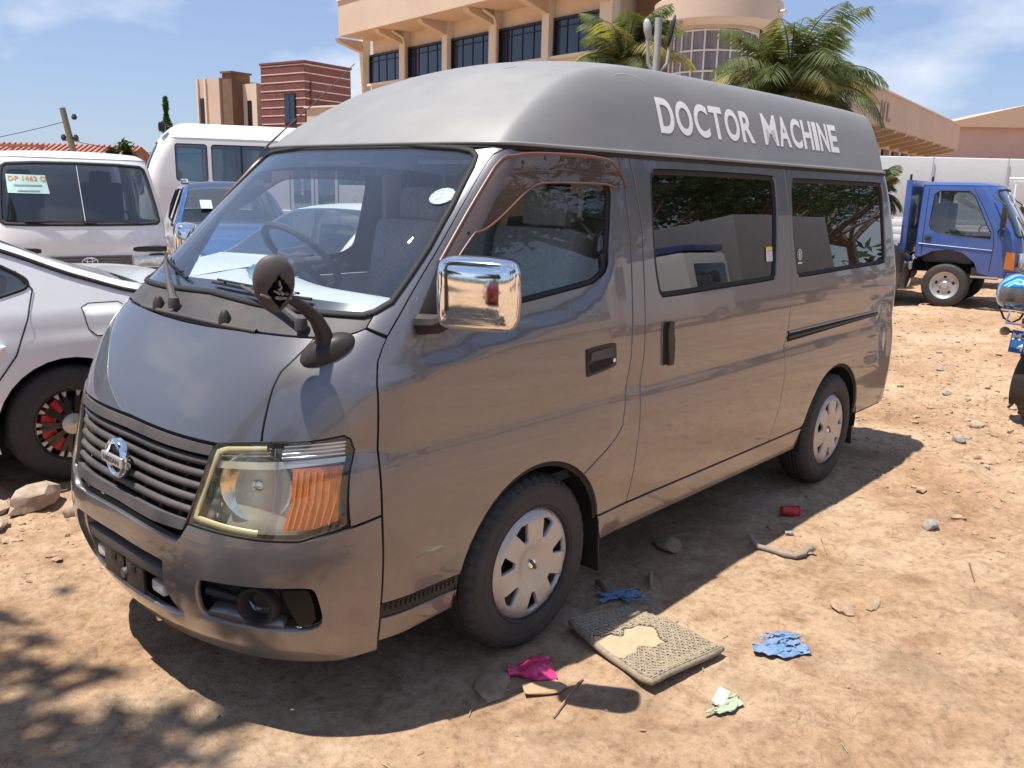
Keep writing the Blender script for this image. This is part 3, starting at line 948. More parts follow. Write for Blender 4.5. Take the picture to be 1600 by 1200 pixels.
# -------- high roof shell
ZG = 1.853
rx0 = float(vx0(ZG)) - .008; rx1 = float(vx1(ZG)); rq = float(vq(ZG)); RW = float(vw(np.array(ZG))) + .008; rxs = float(vxs(ZG))
rc = pch([0, .12, .3, .5, .75, 1.05, 1.5, 2.2, 3.2, 3.6], [0, .092, .203, .305, .378, .410, .416, .418, .412, .400])
def smin(a, b, k):
    h = np.clip(.5 + .5 * (b - a) / k, 0, 1)
    return b * (1 - h) + a * h - k * h * (1 - h)
def rxf(y): return rx1 - (rx1 - rx0) * np.sqrt(np.clip(1 - np.abs(y / RW) ** rq, 0, 1))
def rxr(y): return rxs + .17 * np.sqrt(np.clip(1 - np.abs(y / RW) ** 7, 0, 1)) + .008
def RH(x, y):
    df = np.maximum(x - rxf(y), 0); ds = RW - np.abs(y); dr = np.maximum(rxr(y) - x, 0)
    h = smin(rc(df), 3.03 * ds + .02, .171)
    h = smin(h, 3.6 * dr + .015, .171)
    h = h - .087 * (y / RW) ** 2 * np.clip(df / .8, 0, 1)
    return ZG + np.maximum(h, 0)
jj = np.sin(np.linspace(-1, 1, 141) * PI / 2)
ii = np.linspace(0, 1, 170); ii = ii - .08 * np.sin(2 * PI * ii) / 1.0
yy, gg = np.meshgrid(jj * RW, ii)
X = rxf(yy) + (rxr(yy) - rxf(yy)) * gg
P = np.stack([X, yy, RH(X, yy)], -1)
V, F = grid_surface(P)
rf = obj('high_roof', V, [f[::-1] for f in F], M_roof, van)
fix_normals(rf)
edge = [(float(rxf(np.array(y))), y, ZG) for y in np.linspace(-RW, RW, 60)] + [(x, RW, ZG) for x in np.linspace(rx1 + .03, rxs, 60)] + [(float(rxr(np.array(y))), y, ZG) for y in np.linspace(RW, -RW, 30)] + [(x, -RW, ZG) for x in np.linspace(rxs, rx1 + .03, 60)]
ed = [edge[0]]
for e in edge[1:]:
    if (Vector(e) - Vector(ed[-1])).length > .012: ed.append(e)
V, F = tube_vf([(a, b, c - .001) for a, b, c in ed], .0075, 8, True); obj('roof_flange', V, F, M_roof, rf)
V, F = tube_vf([(a, b * .995, c - .0155) for a, b, c in ed], .0085, 8, True); obj('roof_gap_shade', V, F, M_seal, rf)  # black tube put in to paint the shadow gap beneath the roof shell
def roof_side(c):
    """chart (x, z) on the near flank of the roof shell"""
    x = c[:, 0]; z = c[:, 1]
    lo = np.full(len(x), .30); hi = np.full(len(x), RW)
    for k in range(40):
        mid = (lo + hi) / 2
        up = RH(x, -mid) > z
        lo = np.where(up, mid, lo); hi = np.where(up, hi, mid)
    return np.stack([x, -lo, z], -1)
def roof_text(s, x0_, x1_, z0_, z1_):
    n = len(s)
    # one child per letter, spaced by the letters' own widths
    ws_ = [{'M': 1.22, 'I': .42, 'O': 1.08, 'C': 1.0, 'D': 1.0, 'R': 1.0, 'T': .95, 'A': 1.05, 'H': 1.0, 'N': 1.0, 'E': .9}.get(c, 1.0) for c in s]
    gap = .13; tot = sum(ws_) + gap * (n - 1); k = (x1_ - x0_) / tot
    x = x0_
    for c, w_ in zip(s, ws_):
        V, F = text_vf(c, .008 if c == 'M' else .030, 6)
        bm = bmesh.new()
        vv = [bm.verts.new((a, b, 0)) for a, b, _ in V]
        for f in F:
            try: bm.faces.new([vv[i] for i in f])
            except ValueError: pass
        bmesh.ops.triangulate(bm, faces=bm.faces)
        for _ in range(3):
            bmesh.ops.subdivide_edges(bm, edges=[e for e in bm.edges if e.calc_length() > .16], cuts=1)
            bmesh.ops.triangulate(bm, faces=bm.faces)
        bm.verts.index_update()
        V = np.array([v.co[:] for v in bm.verts]); F = [[v.index for v in f.verts] for f in bm.faces]
        bm.free()
        U = np.stack([x + V[:, 0] / V[:, 0].max() * w_ * k, z0_ + V[:, 1] * (z1_ - z0_)], -1)
        Pn = roof_side(U) + np.array([0, -.0014, .0004])
        o = obj('painted_letter', Pn, F, M_white, rf, False)
        x += (w_ + gap) * k
roof_text('DOCTOR', 2.145, 2.995, 1.945, 2.092)
roof_text('MACHINE', 3.10, 4.03, 1.945, 2.098)

M_scratch = mat('flaked_paint', (.50, .48, .45), .7)
rs = np.random.default_rng(12)
for (x0_, z0_, ln, bend) in ((1.58, 2.165, .30, .02), (1.88, 2.15, .24, .022)):
    c_ = [(x0_ + ln * k, z0_ + bend * math.sin(PI * k) + .006 * rs.normal() * .3) for k in np.linspace(0, 1, 5)]
    ribbon('paint_scratch', roof_side, spline(c_, 6), .0018, M_scratch, rf, off=.0012)

# -------- wheels
def tyre_part(name, c, sgn, parent):
    Rt, W_ = .338, .195
    prof = []
    side_ = [(.212, -.075), (.217, -.090), (.223, -.094), (.226, -.091), (.230, -.095), (.25, -.098), (.268, -.0985), (.272, -.0965), (.276, -.0975), (.29, -.0955), (.302, -.092), (.305, -.089), (.309, -.0895), (.318, -.084), (.329, -.073), (.3345, -.064), (.337, -.055), (.338, -.045)]
    prof += side_
    for h in (-.033, -.012, .012, .033):
        prof += [(.339, h - .004), (.330, h - .003), (.330, h + .003), (.339, h + .004)]
    prof += [(r, -h) for r, h in side_[::-1]]
    V, F = lathe_vf(prof, 132)
    # shoulder blocks
    ang = np.arctan2(V[:, 1], V[:, 0]); rad = np.hypot(V[:, 0], V[:, 1])
    notch = (np.abs(V[:, 2]) > .05) & (rad > .312) & ((np.round(ang / (2 * PI) * 132) % 3) == 0)
    s = np.where(notch, (rad - .010) / rad, 1); V[:, :2] *= s[:, None]
    low = V[:, 1] < -.31      # slight flat where it carries the load
    V = orient(V, 'y')        # axis along y
    V[:, 2] = np.where(V[:, 2] < -.331, -.331 - (V[:, 2] + .331) * -.2, V[:, 2])
    return obj(name, V + np.asarray(c), F, M_rubber, parent, True, autosmooth=32)
def hubcap(c, parent, out, m=M_cap, nsp=7, rad=.203, phase=0.2):
    """dished wheel cover with trapezoid openings; out = -1 faces -y"""
    prof = pch([0, .03, .06, .10, .15, .18, .195, .203], [.0, .001, .004, .012, .012, .006, -.004, -.014])
    def S(cc):
        r = np.hypot(cc[:, 0], cc[:, 1])
        return np.stack([cc[:, 0] + c[0], np.full(len(r), c[1]) + out * (.088 + prof(r * .203 / rad)), cc[:, 1] + c[2]], -1)
    outer = [(rad * math.cos(a), rad * math.sin(a)) for a in np.linspace(0, 2 * PI, 60, endpoint=False)]
    holes = []
    for k in range(nsp):
        a = phase + 2 * PI * k / nsp
        h = [(.103 * rad / .203, -.085), (.170 * rad / .203, -.20), (.176 * rad / .203, 0), (.170 * rad / .203, .20), (.103 * rad / .203, .085)]
        holes.append([(r * math.cos(a + d), r * math.sin(a + d)) for r, d in h])
    o = patch('hubcap', S, outer, m, parent, holes, .025, .018, 0, flip=(out > 0))
    # make sure the turned edge runs inwards
    MB().lathe([(.0, .012), (.018, .011), (.024, .004), (.024, -.004)], (0, 0, 0), 'y', 20)
    V, F = lathe_vf([(.0, .006), (.016, .005), (.021, .002), (.023, -.004)], 20)
    V = orient(V, 'y') * [1, -out if False else 1, 1]
    if out > 0: V = V * [1, -1, 1]
    obj('hub_badge', V + [c[0], c[1] + out * .0885, c[2]], F, M_chrome, o)
    V, F = box_vf((.05, .006, .012), .002)
    obj('badge_bar', rot(V, 0, .9, 0) + [c[0], c[1] + out * .094, c[2]], F, M_grey_pl, o)
    return o
def wheel(parent, x, y, out, name='wheel'):
    t = obj(name, *lathe_rim(x, y, out), M_steel, parent, True, autosmooth=40)
    tyre_part('tyre', (x, y, .335), out, t)
    hubcap((x, y, .335), t, out, rad=.214)
    return t
def lathe_rim(x, y, out):
    V, F = lathe_vf([(.0, .045), (.06, .045), (.09, .02), (.15, .012), (.185, .03), (.20, .075), (.207, .08), (.207, -.08), (.19, -.06), (.19, .0)], 36)
    V = orient(V, 'y')
    if out > 0: V = V * [1, -1, 1]
    return V + [x, y, .335], F
for x in (1.22, 3.935):
    wheel(van, x, -.745, -1); wheel(van, x, .745, 1)
# wheel wells, floor pan, mud flaps
for (cx, cz, r_) in (FA, RA):
    for sgn in (-1, 1):
        aa = np.linspace(R(-8), R(188), 24)
        A = np.array([(cx + (r_ + .01) * math.cos(a), sgn * .835, cz + (r_ + .01) * math.sin(a)) for a in aa]); B = A.copy(); B[:, 1] = sgn * .45
        n = len(aa); V = np.concatenate([A, B]); F = [(i, i + 1, n + i + 1, n + i) for i in range(n - 1)] + [tuple(range(n, 2 * n))]
        obj('wheel_well', V, F, M_cavity, van)
MB().box((2.6, 0, .40), (4.3, 1.30, .06)).build('floor_pan', M_cavity, van)
MB().box((.62, 0, .33), (.45, 1.20, .05)).build('front_undertray', M_cavity, van)
for x in (1.66, 4.36):
    for s in (-1, 1):
        MB().box((x, s * .72, .30), (.012, .19, .30), bev=.004, ry=-.10).build('mud_flap', M_black, van)
axle = MB().bar((1.22, -.6, .33), (1.22, .6, .33), .04).build('front_axle', M_cavity, van)
MB().bar((3.935, -.6, .33), (3.935, .6, .33), .06).build('rear_axle', M_cavity, van)

# -------- door handles
def recess_handle(mi):
    s = -1 if mi else 1
    po = [(1.497, 1.10), (1.51, 1.116), (1.66, 1.122), (1.682, 1.108), (1.686, 1.045), (1.672, 1.03), (1.52, 1.012), (1.503, 1.022)]
    h = patch('door_handle', VS, [(Vx(a, b), b) for a, b in spline(po, 4, True)], M_black, van, step=.02, th=.01, off=.006, mirror=mi)
    c1 = [(1.515, 1.058), (1.64, 1.066), (1.655, 1.045), (1.63, 1.035), (1.53, 1.024), (1.514, 1.034)]
    patch('handle_cup', VS, [(Vx(a, b), b) for a, b in spline(c1, 4, True)], M_cavity, h, step=.02, th=0, off=.0072, mirror=mi, lip=False)
    c2 = [(1.512, 1.07), (1.515, 1.098), (1.53, 1.104), (1.645, 1.109), (1.652, 1.10), (1.645, 1.072)]
    patch('handle_paddle', VS, [(Vx(a, b), b) for a, b in c2], M_grey_pl, h, step=.02, th=.008, off=.012, mirror=mi)
    p_ = VS(np.array([(Vx(1.668, 1.055), 1.055)]))[0]
    V, F = lathe_vf([(.0, .003), (.007, .003), (.009, 0), (.009, -.004)], 14); V = orient(V, 'y') + p_ + [0, -.008, 0]
    obj('key_lock', V * [1, s, 1], F if not mi else [f[::-1] for f in F], M_chrome, h)
recess_handle(False); recess_handle(True)
for mi in (False, True):
    cup = [(2.05, 1.165), (2.10, 1.165), (2.165, 1.13), (2.19, 1.08), (2.165, 1.02), (2.12, .985), (2.05, .985), (2.03, 1.0), (2.025, 1.14)]
    h = patch('sliding_door_handle', VS, [(Vx(a, b), b) for a, b in spline(cup, 4, True)], M_paint, van, step=.02, th=.006, off=.004, mirror=mi)
    g = [(2.032, 1.152), (2.065, 1.162), (2.085, 1.155), (2.095, 1.10), (2.085, .992), (2.055, .985), (2.034, .995)]
    patch('handle_cup', VS, [(Vx(a, b), b) for a, b in spline(g, 3, True)], M_cavity, h, step=.02, th=0, off=.0052, mirror=mi, lip=False)
    g = [(2.068, 1.165), (2.102, 1.165), (2.108, 1.08), (2.106, .98), (2.072, .978)]
    patch('handle_grip', VS, [(Vx(a, b), b) for a, b in g], M_black, h, step=.02, th=.014, off=.018, mirror=mi)

# -------- rain visor over the door window
vo = [(.805, 1.465), (.934, 1.605), (1.042, 1.716), (1.10, 1.772), (1.15, 1.802), (1.266, 1.818), (1.545, 1.822), (1.693, 1.812), (1.745, 1.787), (1.776, 1.747), (1.788, 1.713)]
vi = [(1.715, 1.712), (1.641, 1.723), (1.349, 1.722), (1.251, 1.711), (1.176, 1.674), (1.079, 1.614), (.997, 1.572), (.954, 1.558), (.934, 1.548), (.845, 1.462)]
vpoly = [(Vx(a, b), b) for a, b in spline(vo, 4)] + [(Vx(a, b), b) for a, b in spline(vi, 4)]
def VSv(c):
    """visor skin: bulges outwards from its glued edge"""
    P = VS(c)
    return P
for mi in (False, True):
    v_ = patch('rain_visor', VS, vpoly, G_visor, van, step=.025, th=.012, off=.022, mirror=mi)
    ribbon('visor_edge', VS, [(Vx(a, b), b) for a, b in spline(vo, 4)], .012, mat('visor_rim', (.16, .07, .045), .35), v_, off=.020, mirror=mi, th=.006)
    ribbon('visor_edge', VS, [(Vx(a, b), b) for a, b in spline(vi, 4)], .006, MATS['visor_rim'], v_, off=.024, mirror=mi, th=.003)
    for (x, z) in ((1.20, 1.79), (1.68, 1.795), (.915, 1.56)):
        p_ = VS(np.array([(Vx(x, z), z)]))[0] + [0, -.024, 0]
        V, F = lathe_vf([(.0, .003), (.006, .002), (.008, -.002)], 10); V = (orient(V, 'y') + p_) * [1, -1 if mi else 1, 1]
        obj('visor_screw', V, F, M_black, v_)

# -------- mirrors
for s in (1, -1):
    mi = s < 0
    sl = [(.662, 1.262), (.70, 1.258), (.78, 1.30), (.93, 1.548), (.89, 1.545), (.80, 1.46), (.695, 1.32)]
    sail = patch('mirror_sail', VS, [(Vx(a, b), b) for a, b in sl], M_black, van, step=.03, th=.012, off=.006, mirror=mi)
    V, F = box_vf((.135, .255, .225), .05)
    # soften the shell and taper it towards the door
    V = V.copy(); V[:, 0] *= 1 - .14 * (V[:, 1] / .11)
    V = rot(V * (1 if s > 0 else .82), 0, 0, .50) + ([.742, -1.0, 1.398] if s > 0 else [.83, -.90, 1.43])
    mm = obj('wing_mirror', V * [1, s, 1], F if s > 0 else [f[::-1] for f in F], M_chrome, van)
    sub = mm.modifiers.new('s', 'SUBSURF'); sub.levels = 2; sub.render_levels = 2
    mb = MB()
    mb.tube([(.695, -.80 * s, 1.288), (.70, -.87 * s, 1.296), (.72, -.90 * s, 1.315), (.75, -.93 * s, 1.34)], [.034, .030, .026, .024], 10)
    mb.build('mirror_arm', M_black, sail)
    V, F = box_vf((.006, .15, .14), .0); V = rot(V * (1 if s > 0 else .8), 0, 0, .50) + ([.794, -.972, 1.398] if s > 0 else [.872, -.877, 1.43]); obj('mirror_glass', V * [1, s, 1], F, M_refl, mm, False)
# broken convex mirror on a stalk at the front corner
mb = MB()
V, F = lathe_vf([(.0, .034), (.022, .033), (.040, .026), (.058, .014), (.070, .004), (.074, -.010), (.0, -.014)], 24)
V = V * [.66, 1.22, .85]
_n = surf_normals(VS, np.array([(Vy(-.672, 1.222), 1.222)]))[0]
_t = np.array([.62, -.48, .42]); _t = _t - _n * (_t @ _n); _t /= np.linalg.norm(_t)
_b = np.cross(_t, _n)
V = VS(np.array([(Vy(-.672, 1.222), 1.222)]))[0] + V[:, :1] * _b + V[:, 1:2] * _t + V[:, 2:] * _n
base = obj('corner_mirror_base', V, F, M_black, van, autosmooth=50)
mb.tube([(.436, -.662, 1.235), (.428, -.662, 1.275), (.405, -.664, 1.315), (.365, -.668, 1.35), (.325, -.672, 1.375), (.300, -.674, 1.385)], [.032, .025, .021, .018, .015, .011], 12)
mb.build('mirror_stalk', M_black, base)
dirv = Vector((-.42, -.88, -.12)).normalized()
qm = np.array(dirv.to_track_quat('Z', 'Y').to_matrix())
hc = np.array([.262, -.672, 1.428])
Pg = np.array([[(.057 * math.sin(a_) * math.cos(b_) * (1 + .10 * math.sin(b_)), .082 * math.sin(a_) * math.sin(b_), (.030 if math.cos(a_) > 0 else .056) * math.cos(a_)) for b_ in np.linspace(0, 2 * PI, 57)] for a_ in np.linspace(.001, PI - .001, 40)])
V, F = grid_surface(Pg)
cen = np.array([V[list(f)].mean(0) for f in F])
hole = (np.abs(cen[:, 0] - .012) / .036 + np.abs(cen[:, 1] + .018) / .050 < 1) & (cen[:, 2] > 0)
head = obj('corner_mirror_head', (qm @ V.T).T + hc, [f for f, h_ in zip(F, hole) if not h_], M_grey_pl, van)
sm_ = head.modifiers.new('t', 'SOLIDIFY'); sm_.thickness = -.004
V, F = lathe_vf([(.0, -.034), (.03, -.030), (.05, -.010), (.056, .002)], 20)
obj('mirror_hollow', (qm @ (V * [1, 1.35, 1]).T).T + hc, F, M_cavity, head)
mb = MB()
rs = np.random.default_rng(3)
for k in range(9):
    a = np.array([.272, -.695, 1.402]) + rs.normal(0, .011, 3); b_ = a + rs.normal(0, .016, 3)
    mb.bar(a, b_, .005, .003, 5)
mb.build('broken_bracket', mat('broken_metal', (.35, .31, .28), .5, .6, noise=.4, nscale=60), head)

# -------- wipers, washer nozzles, antenna
def fpt(y, z, off=0.0):
    c = np.array([(Vy(y, z), z)]); return VS(c)[0] + surf_normals(VS, c)[0] * off
def wiper(py, pz, ty, tz, by0, bz0, by1, bz1):
    mb = MB()
    a = fpt(py, pz, .020); t_ = fpt(ty, tz, .03); mid = a * .6 + t_ * .4 + [-.006, 0, .012]
    mb.tube([a, a * .8 + t_ * .2 + [-.004, 0, .010], mid, t_], [.015, .013, .009, .006], 8)
    mb.lathe([(.0, .02), (.017, .016), (.020, 0), (.020, -.02)], a, 'z', 14)
    o = mb.build('wiper_arm', M_grey_pl, van)
    b0 = fpt(by0, bz0, .012); b1 = fpt(by1, bz1, .012); n = 12
    pts = [fpt(by0 + (by1 - by0) * k / n, bz0 + (bz1 - bz0) * k / n, .010) for k in range(n + 1)]
    mb = MB().tube(pts, .005, 6); mb.tube([q + [-.004, 0, .014] for q in pts[1:-1]], .004, 6)
    for k in (2, 5, 8, 10): mb.bar(pts[k], pts[k] + [-.004, 0, .014], .004)
    mb.build('wiper_blade', M_black, o)
wiper(.12, 1.272, .46, 1.385, .62, 1.405, .20, 1.352)
wiper(-.56, 1.275, -.20, 1.345, .02, 1.352, -.52, 1.345)
for y in (.24, -.215):
    c = fpt(y, 1.262, .004)
    MB().lathe([(.022, -.01), (.020, .008), (.012, .026), (.008, .030), (.0, .030)], c, 'z', 14).build('washer_nozzle', M_black, van)
lipc = [(Vy(y, 1.2475), 1.2475) for y in np.linspace(.36, -.40, 40)]
ribbon('cowl_ridge', VS, lipc, .012, M_grey_pl, van, off=.003, th=.006)
MB().tube([(1.12, .705, 1.845), (1.135, .705, 1.862), (1.24, .70, 1.95), (1.42, .70, 2.09), (1.62, .70, 2.26)], [.006, .005, .003, .0025, .002], 6).build('antenna', M_grey_pl, van)
# round inspection sticker behind the screen
def disc_on_screen(name, y, z, r_, m, off, parent, r0=0.0):
    o = [(Vy(y + r_ * math.cos(a), z), z + r_ * .72 * math.sin(a)) for a in np.linspace(0, 2 * PI, 28, endpoint=False)]
    h = [[(Vy(y + r0 * math.cos(a), z), z + r0 * .72 * math.sin(a)) for a in np.linspace(0, 2 * PI, 28, endpoint=False)]] if r0 else []
    return patch(name, VS, o, m, parent, h, .02, 0, off, lip=False)
M_stk_b = mat('sticker_blue', (.10, .28, .45), .5); M_stk_c = mat('sticker_white', (.62, .74, .72), .5)
sk = disc_on_screen('inspection_sticker', -.655, 1.672, .036, M_stk_c, .000, ws)
disc_on_screen('sticker_ring', -.655, 1.672, .036, M_stk_b, .0012, sk, .026)
V, F = text_vf('5', .03); U = np.stack([-.641 - V[:, 0] * .028, 1.660 + V[:, 1] * .024], -1)
nS = surf_normals(VS, np.array([(Vy(a, b), b) for a, b in U])); Pn = VS(np.array([(Vy(a, b), b) for a, b in U])) + nS * .0016
obj('sticker_number', Pn, F, M_stk_b, sk, False)
for k in range(12):
    a = 2 * PI * k / 12
    disc_on_screen('sticker_dot', -.655 + .031 * math.cos(a), 1.672 + .031 * .72 * math.sin(a), .0035, M_stk_c, .0024, sk)

# -------- cabin
MB().box((2.75, 0, .60), (3.9, 1.50, .04)).build('cabin_floor', M_intdark, van)
dash = [(.50, 1.24), (.62, 1.315), (.80, 1.328), (.95, 1.305), (1.03, 1.23), (1.00, 1.08), (.92, 1.0), (.90, .70), (.60, .70), (.50, .9)]
yy_ = np.linspace(-.72, .72, 25)
Pd = np.array([[(x, y, z + (.035 * math.exp(-((y - .36) / .2) ** 2) if x > .75 and z > 1.1 else 0) - .02 * (abs(y) / .72) ** 4) for (x, z) in dash] for y in yy_])
V, F = grid_surface(Pd); ds_ = obj('dashboard', V, F, M_intgrey, van); fix_normals(ds_)
# steering wheel on the far (right-hand) side
sw = MB(); cw_ = np.array([1.06, .36, 1.40]); nn = Vector((.72, 0, .69)).normalized(); qs = np.array(nn.to_track_quat('Z', 'Y').to_matrix())
sw.tube([(qs @ np.array([.185 * math.cos(a), .185 * math.sin(a), 0])) + cw_ for a in np.linspace(0, 2 * PI, 32, endpoint=False)], .016, 8, True)
for a in (0, PI, PI * 1.5):
    sw.bar(cw_ + qs @ np.array([.04 * math.cos(a), .04 * math.sin(a), -.02]), cw_ + qs @ np.array([.18 * math.cos(a), .18 * math.sin(a), 0]), .016)
sw.lathe([(.0, .02), (.05, .01), (.06, -.02), (.03, -.05)], cw_, 'z', 14)
sw.bar(cw_, cw_ - np.array(nn) * .30, .035); sw.build('steering_wheel', M_intdark, van)
def seat(x, y, wdt=.46):
    mb = MB(); mb.box((x, y, .90), (.52, wdt, .16), bev=.05); s_ = mb.build('seat', M_seat, van)
    MB().box((x + .30, y, 1.24), (.15, wdt, .62), bev=.05, ry=.22).build('backrest', M_seat, s_)
    MB().box((x + .40, y, 1.62), (.09, wdt * .55, .16), bev=.04, ry=.15).build('headrest', M_seat, s_)
    MB().box((x, y, .72), (.40, wdt * .8, .24)).build('seat_base', M_intdark, s_)
seat(1.38, .40); seat(1.38, -.40); seat(1.38, 0, .28)
for x in (2.35, 3.05, 3.75):
    for y in (-.42, .05, .45): seat(x, y, .40)
MB().box((3.2, 0, 1.99), (3.2, 1.16, .02)).build('headliner', M_lining, van)
for s in (-1, 1):
    MB().box((1.84, s * .70, 1.55), (.10, .03, .55)).build('pillar_trim', M_lining, van)
    MB().box((2.05, s * .74, 1.02), (2.3, .02, .50)).build('door_trim', M_intgrey, van)
MB().box((1.20, 0, 1.775), (.03, .24, .07), bev=.01).build('rear_view_mirror', M_intdark, van)
for s in (-1, 1): MB().box((1.30, s * .36, 1.83), (.16, .36, .02), bev=.008, ry=-.5).build('sun_visor', M_lining, van)
# ------------------------------------------------------------------ one-box vehicles (cabs, buses) on the same kind of skin
class Skin:
    def __init__(s, zk, x0, wk, x1, q, xs, rd=.10):
        s.x0 = pch(zk, x0); s.w = pch(zk, wk); s.x1 = pch(zk, x1); s.q = pch(zk, q); s.xs = pch(zk, xs); s.rd = rd
    def S(s, c):
        v = c[:, 0]; z = c[:, 1]; t = np.abs(v); sg = np.where(v < 0, -1., 1.)
        x1 = s.x1(z); a = x1 - s.x0(z); xs = s.xs(z)
        sn = np.sin(np.clip(t, 0, 1) * PI / 2)
        xf = x1 - a * np.sqrt(np.clip(1 - sn ** s.q(z), 0, 1)); xm = x1 + t - 1
        k = np.clip((xm - xs) / .95, 0, 1); sr = np.sin((1 - k) * PI / 2)
        xr = xs + s.rd * np.sqrt(np.clip(1 - sr ** 8, 0, 1))
        x = np.where(t < 1, xf, np.where(xm < xs, xm, xr))
        yy = np.where(t < 1, sn, np.where(xm < xs, 1., sr)) * s.w(z)
        return np.stack([x, -sg * yy, z], -1)
    def vx(s, x, z):
        x1 = float(s.x1(z)); a = x1 - float(s.x0(z)); q = float(s.q(z))
        if x >= x1: return 1 + x - x1
        k = max(0, 1 - ((x1 - x) / a) ** 2) ** (1 / q)
        return math.asin(min(1, k)) * 2 / PI
    def vy(s, y, z): return math.asin(min(1, abs(y) / float(s.w(z)))) * 2 / PI * (1 if y <= 0 else -1)
    def vr(s, z, k): return 1 + float(s.xs(z)) - float(s.x1(z)) + .95 * k
    def X(s, pts, st=.06): return [(s.vx(a, b), b) for a, b in resample(pts, st, False)]
    def Y(s, pts, st=.06): return [(s.vy(a, b), b) for a, b in resample(pts, st, False)]
    def rect(s, x0, x1, z0, z1, r=.05):
        p = []
        for cx, cz, a in ((x1 - r, z1 - r, 0), (x0 + r, z1 - r, 90), (x0 + r, z0 + r, 180), (x1 - r, z0 + r, 270)):
            p += [(cx + r * math.cos(R(a + d)), cz + r * math.sin(R(a + d))) for d in (0, 30, 60, 90)]
        p.append(p[0])
        return s.X(p)[:-1]
    def roof(s, name, zg, h, m, parent, ks=2.0, kk=.2, kf=1.0, crown=.03, nx=50, ny=41, lap=.006):
        x0 = float(s.x0(zg)) - lap; x1 = float(s.x1(zg)); q = float(s.q(zg)); W = float(s.w(zg)) + lap; xs = float(s.xs(zg)); rd = s.rd
        xf = lambda y: x1 - (x1 - x0) * np.sqrt(np.clip(1 - np.abs(y / W) ** q, 0, 1))
        xr = lambda y: xs + rd * np.sqrt(np.clip(1 - np.abs(y / W) ** 8, 0, 1)) + lap
        def H(x, y):
            hh = smin(np.full_like(x, h), ks * (W - np.abs(y)), kk); hh = smin(hh, kf * np.maximum(x - xf(y), 0), kk); hh = smin(hh, ks * np.maximum(xr(y) - x, 0), kk)
            return zg + np.maximum(hh - crown * (y / W) ** 2 * np.clip(hh / h, 0, 1), 0)
        jj = np.sin(np.linspace(-1, 1, ny) * PI / 2); ii = np.linspace(0, 1, nx); ii = ii - .1 * np.sin(2 * PI * ii)
        yy, gg = np.meshgrid(jj * W, ii); X = xf(yy) + (xr(yy) - xf(yy)) * gg
        V, F = grid_surface(np.stack([X, yy, H(X, yy)], -1))
        return fix_normals(obj(name, V, F, m, parent))

M_wpaint = mat('white_paint', (.80, .80, .79), .35, 0, .8, .08, noise=.03, nscale=6, dust=(.45, .38, .30), dust_amt=.16, dust_scale=2)
M_pearl = mat('pearl_white_paint', (.90, .90, .90), .28, 0, 1.0, .05, noise=.02, nscale=6, dust=(.55, .48, .40), dust_amt=.05, dust_scale=2)
M_blue = mat('blue_cab_paint', (.026, .085, .31), .32, .1, .8, .08, noise=.06, nscale=5, dust=(.35, .30, .27), dust_amt=.14, dust_scale=3)
M_lblue = mat('blue_car_paint', (.045, .115, .33), .3, .5, .9, .06, noise=.04, nscale=5)
M_navy = mat('dark_blue_roof', (.02, .03, .07), .25, .2, .9, .06)
M_bkpaint = mat('black_car_paint', (.012, .013, .015), .25, 0, 1.0, .05, dust=(.3, .25, .2), dust_amt=.12)
M_red = mat('red_car_paint', (.28, .012, .02), .28, .2, 1.0, .06)
G_car = glass('car_window', (.52, .58, .60), 1.6, haze=(.4, .38, .35), haze_amt=.03)
G_bus = glass('bus_window', (.26, .36, .42), 1.7, haze=(.35, .36, .38), haze_amt=.03)
M_head = mat('headlamp_glass', (.62, .64, .66), .12, .6, 1.0, .03, noise=.3, nscale=30, bump=.002, bscale=60)
M_trim = mat('grey_brown_trim', (.14, .125, .12), .45, noise=.05, nscale=30)

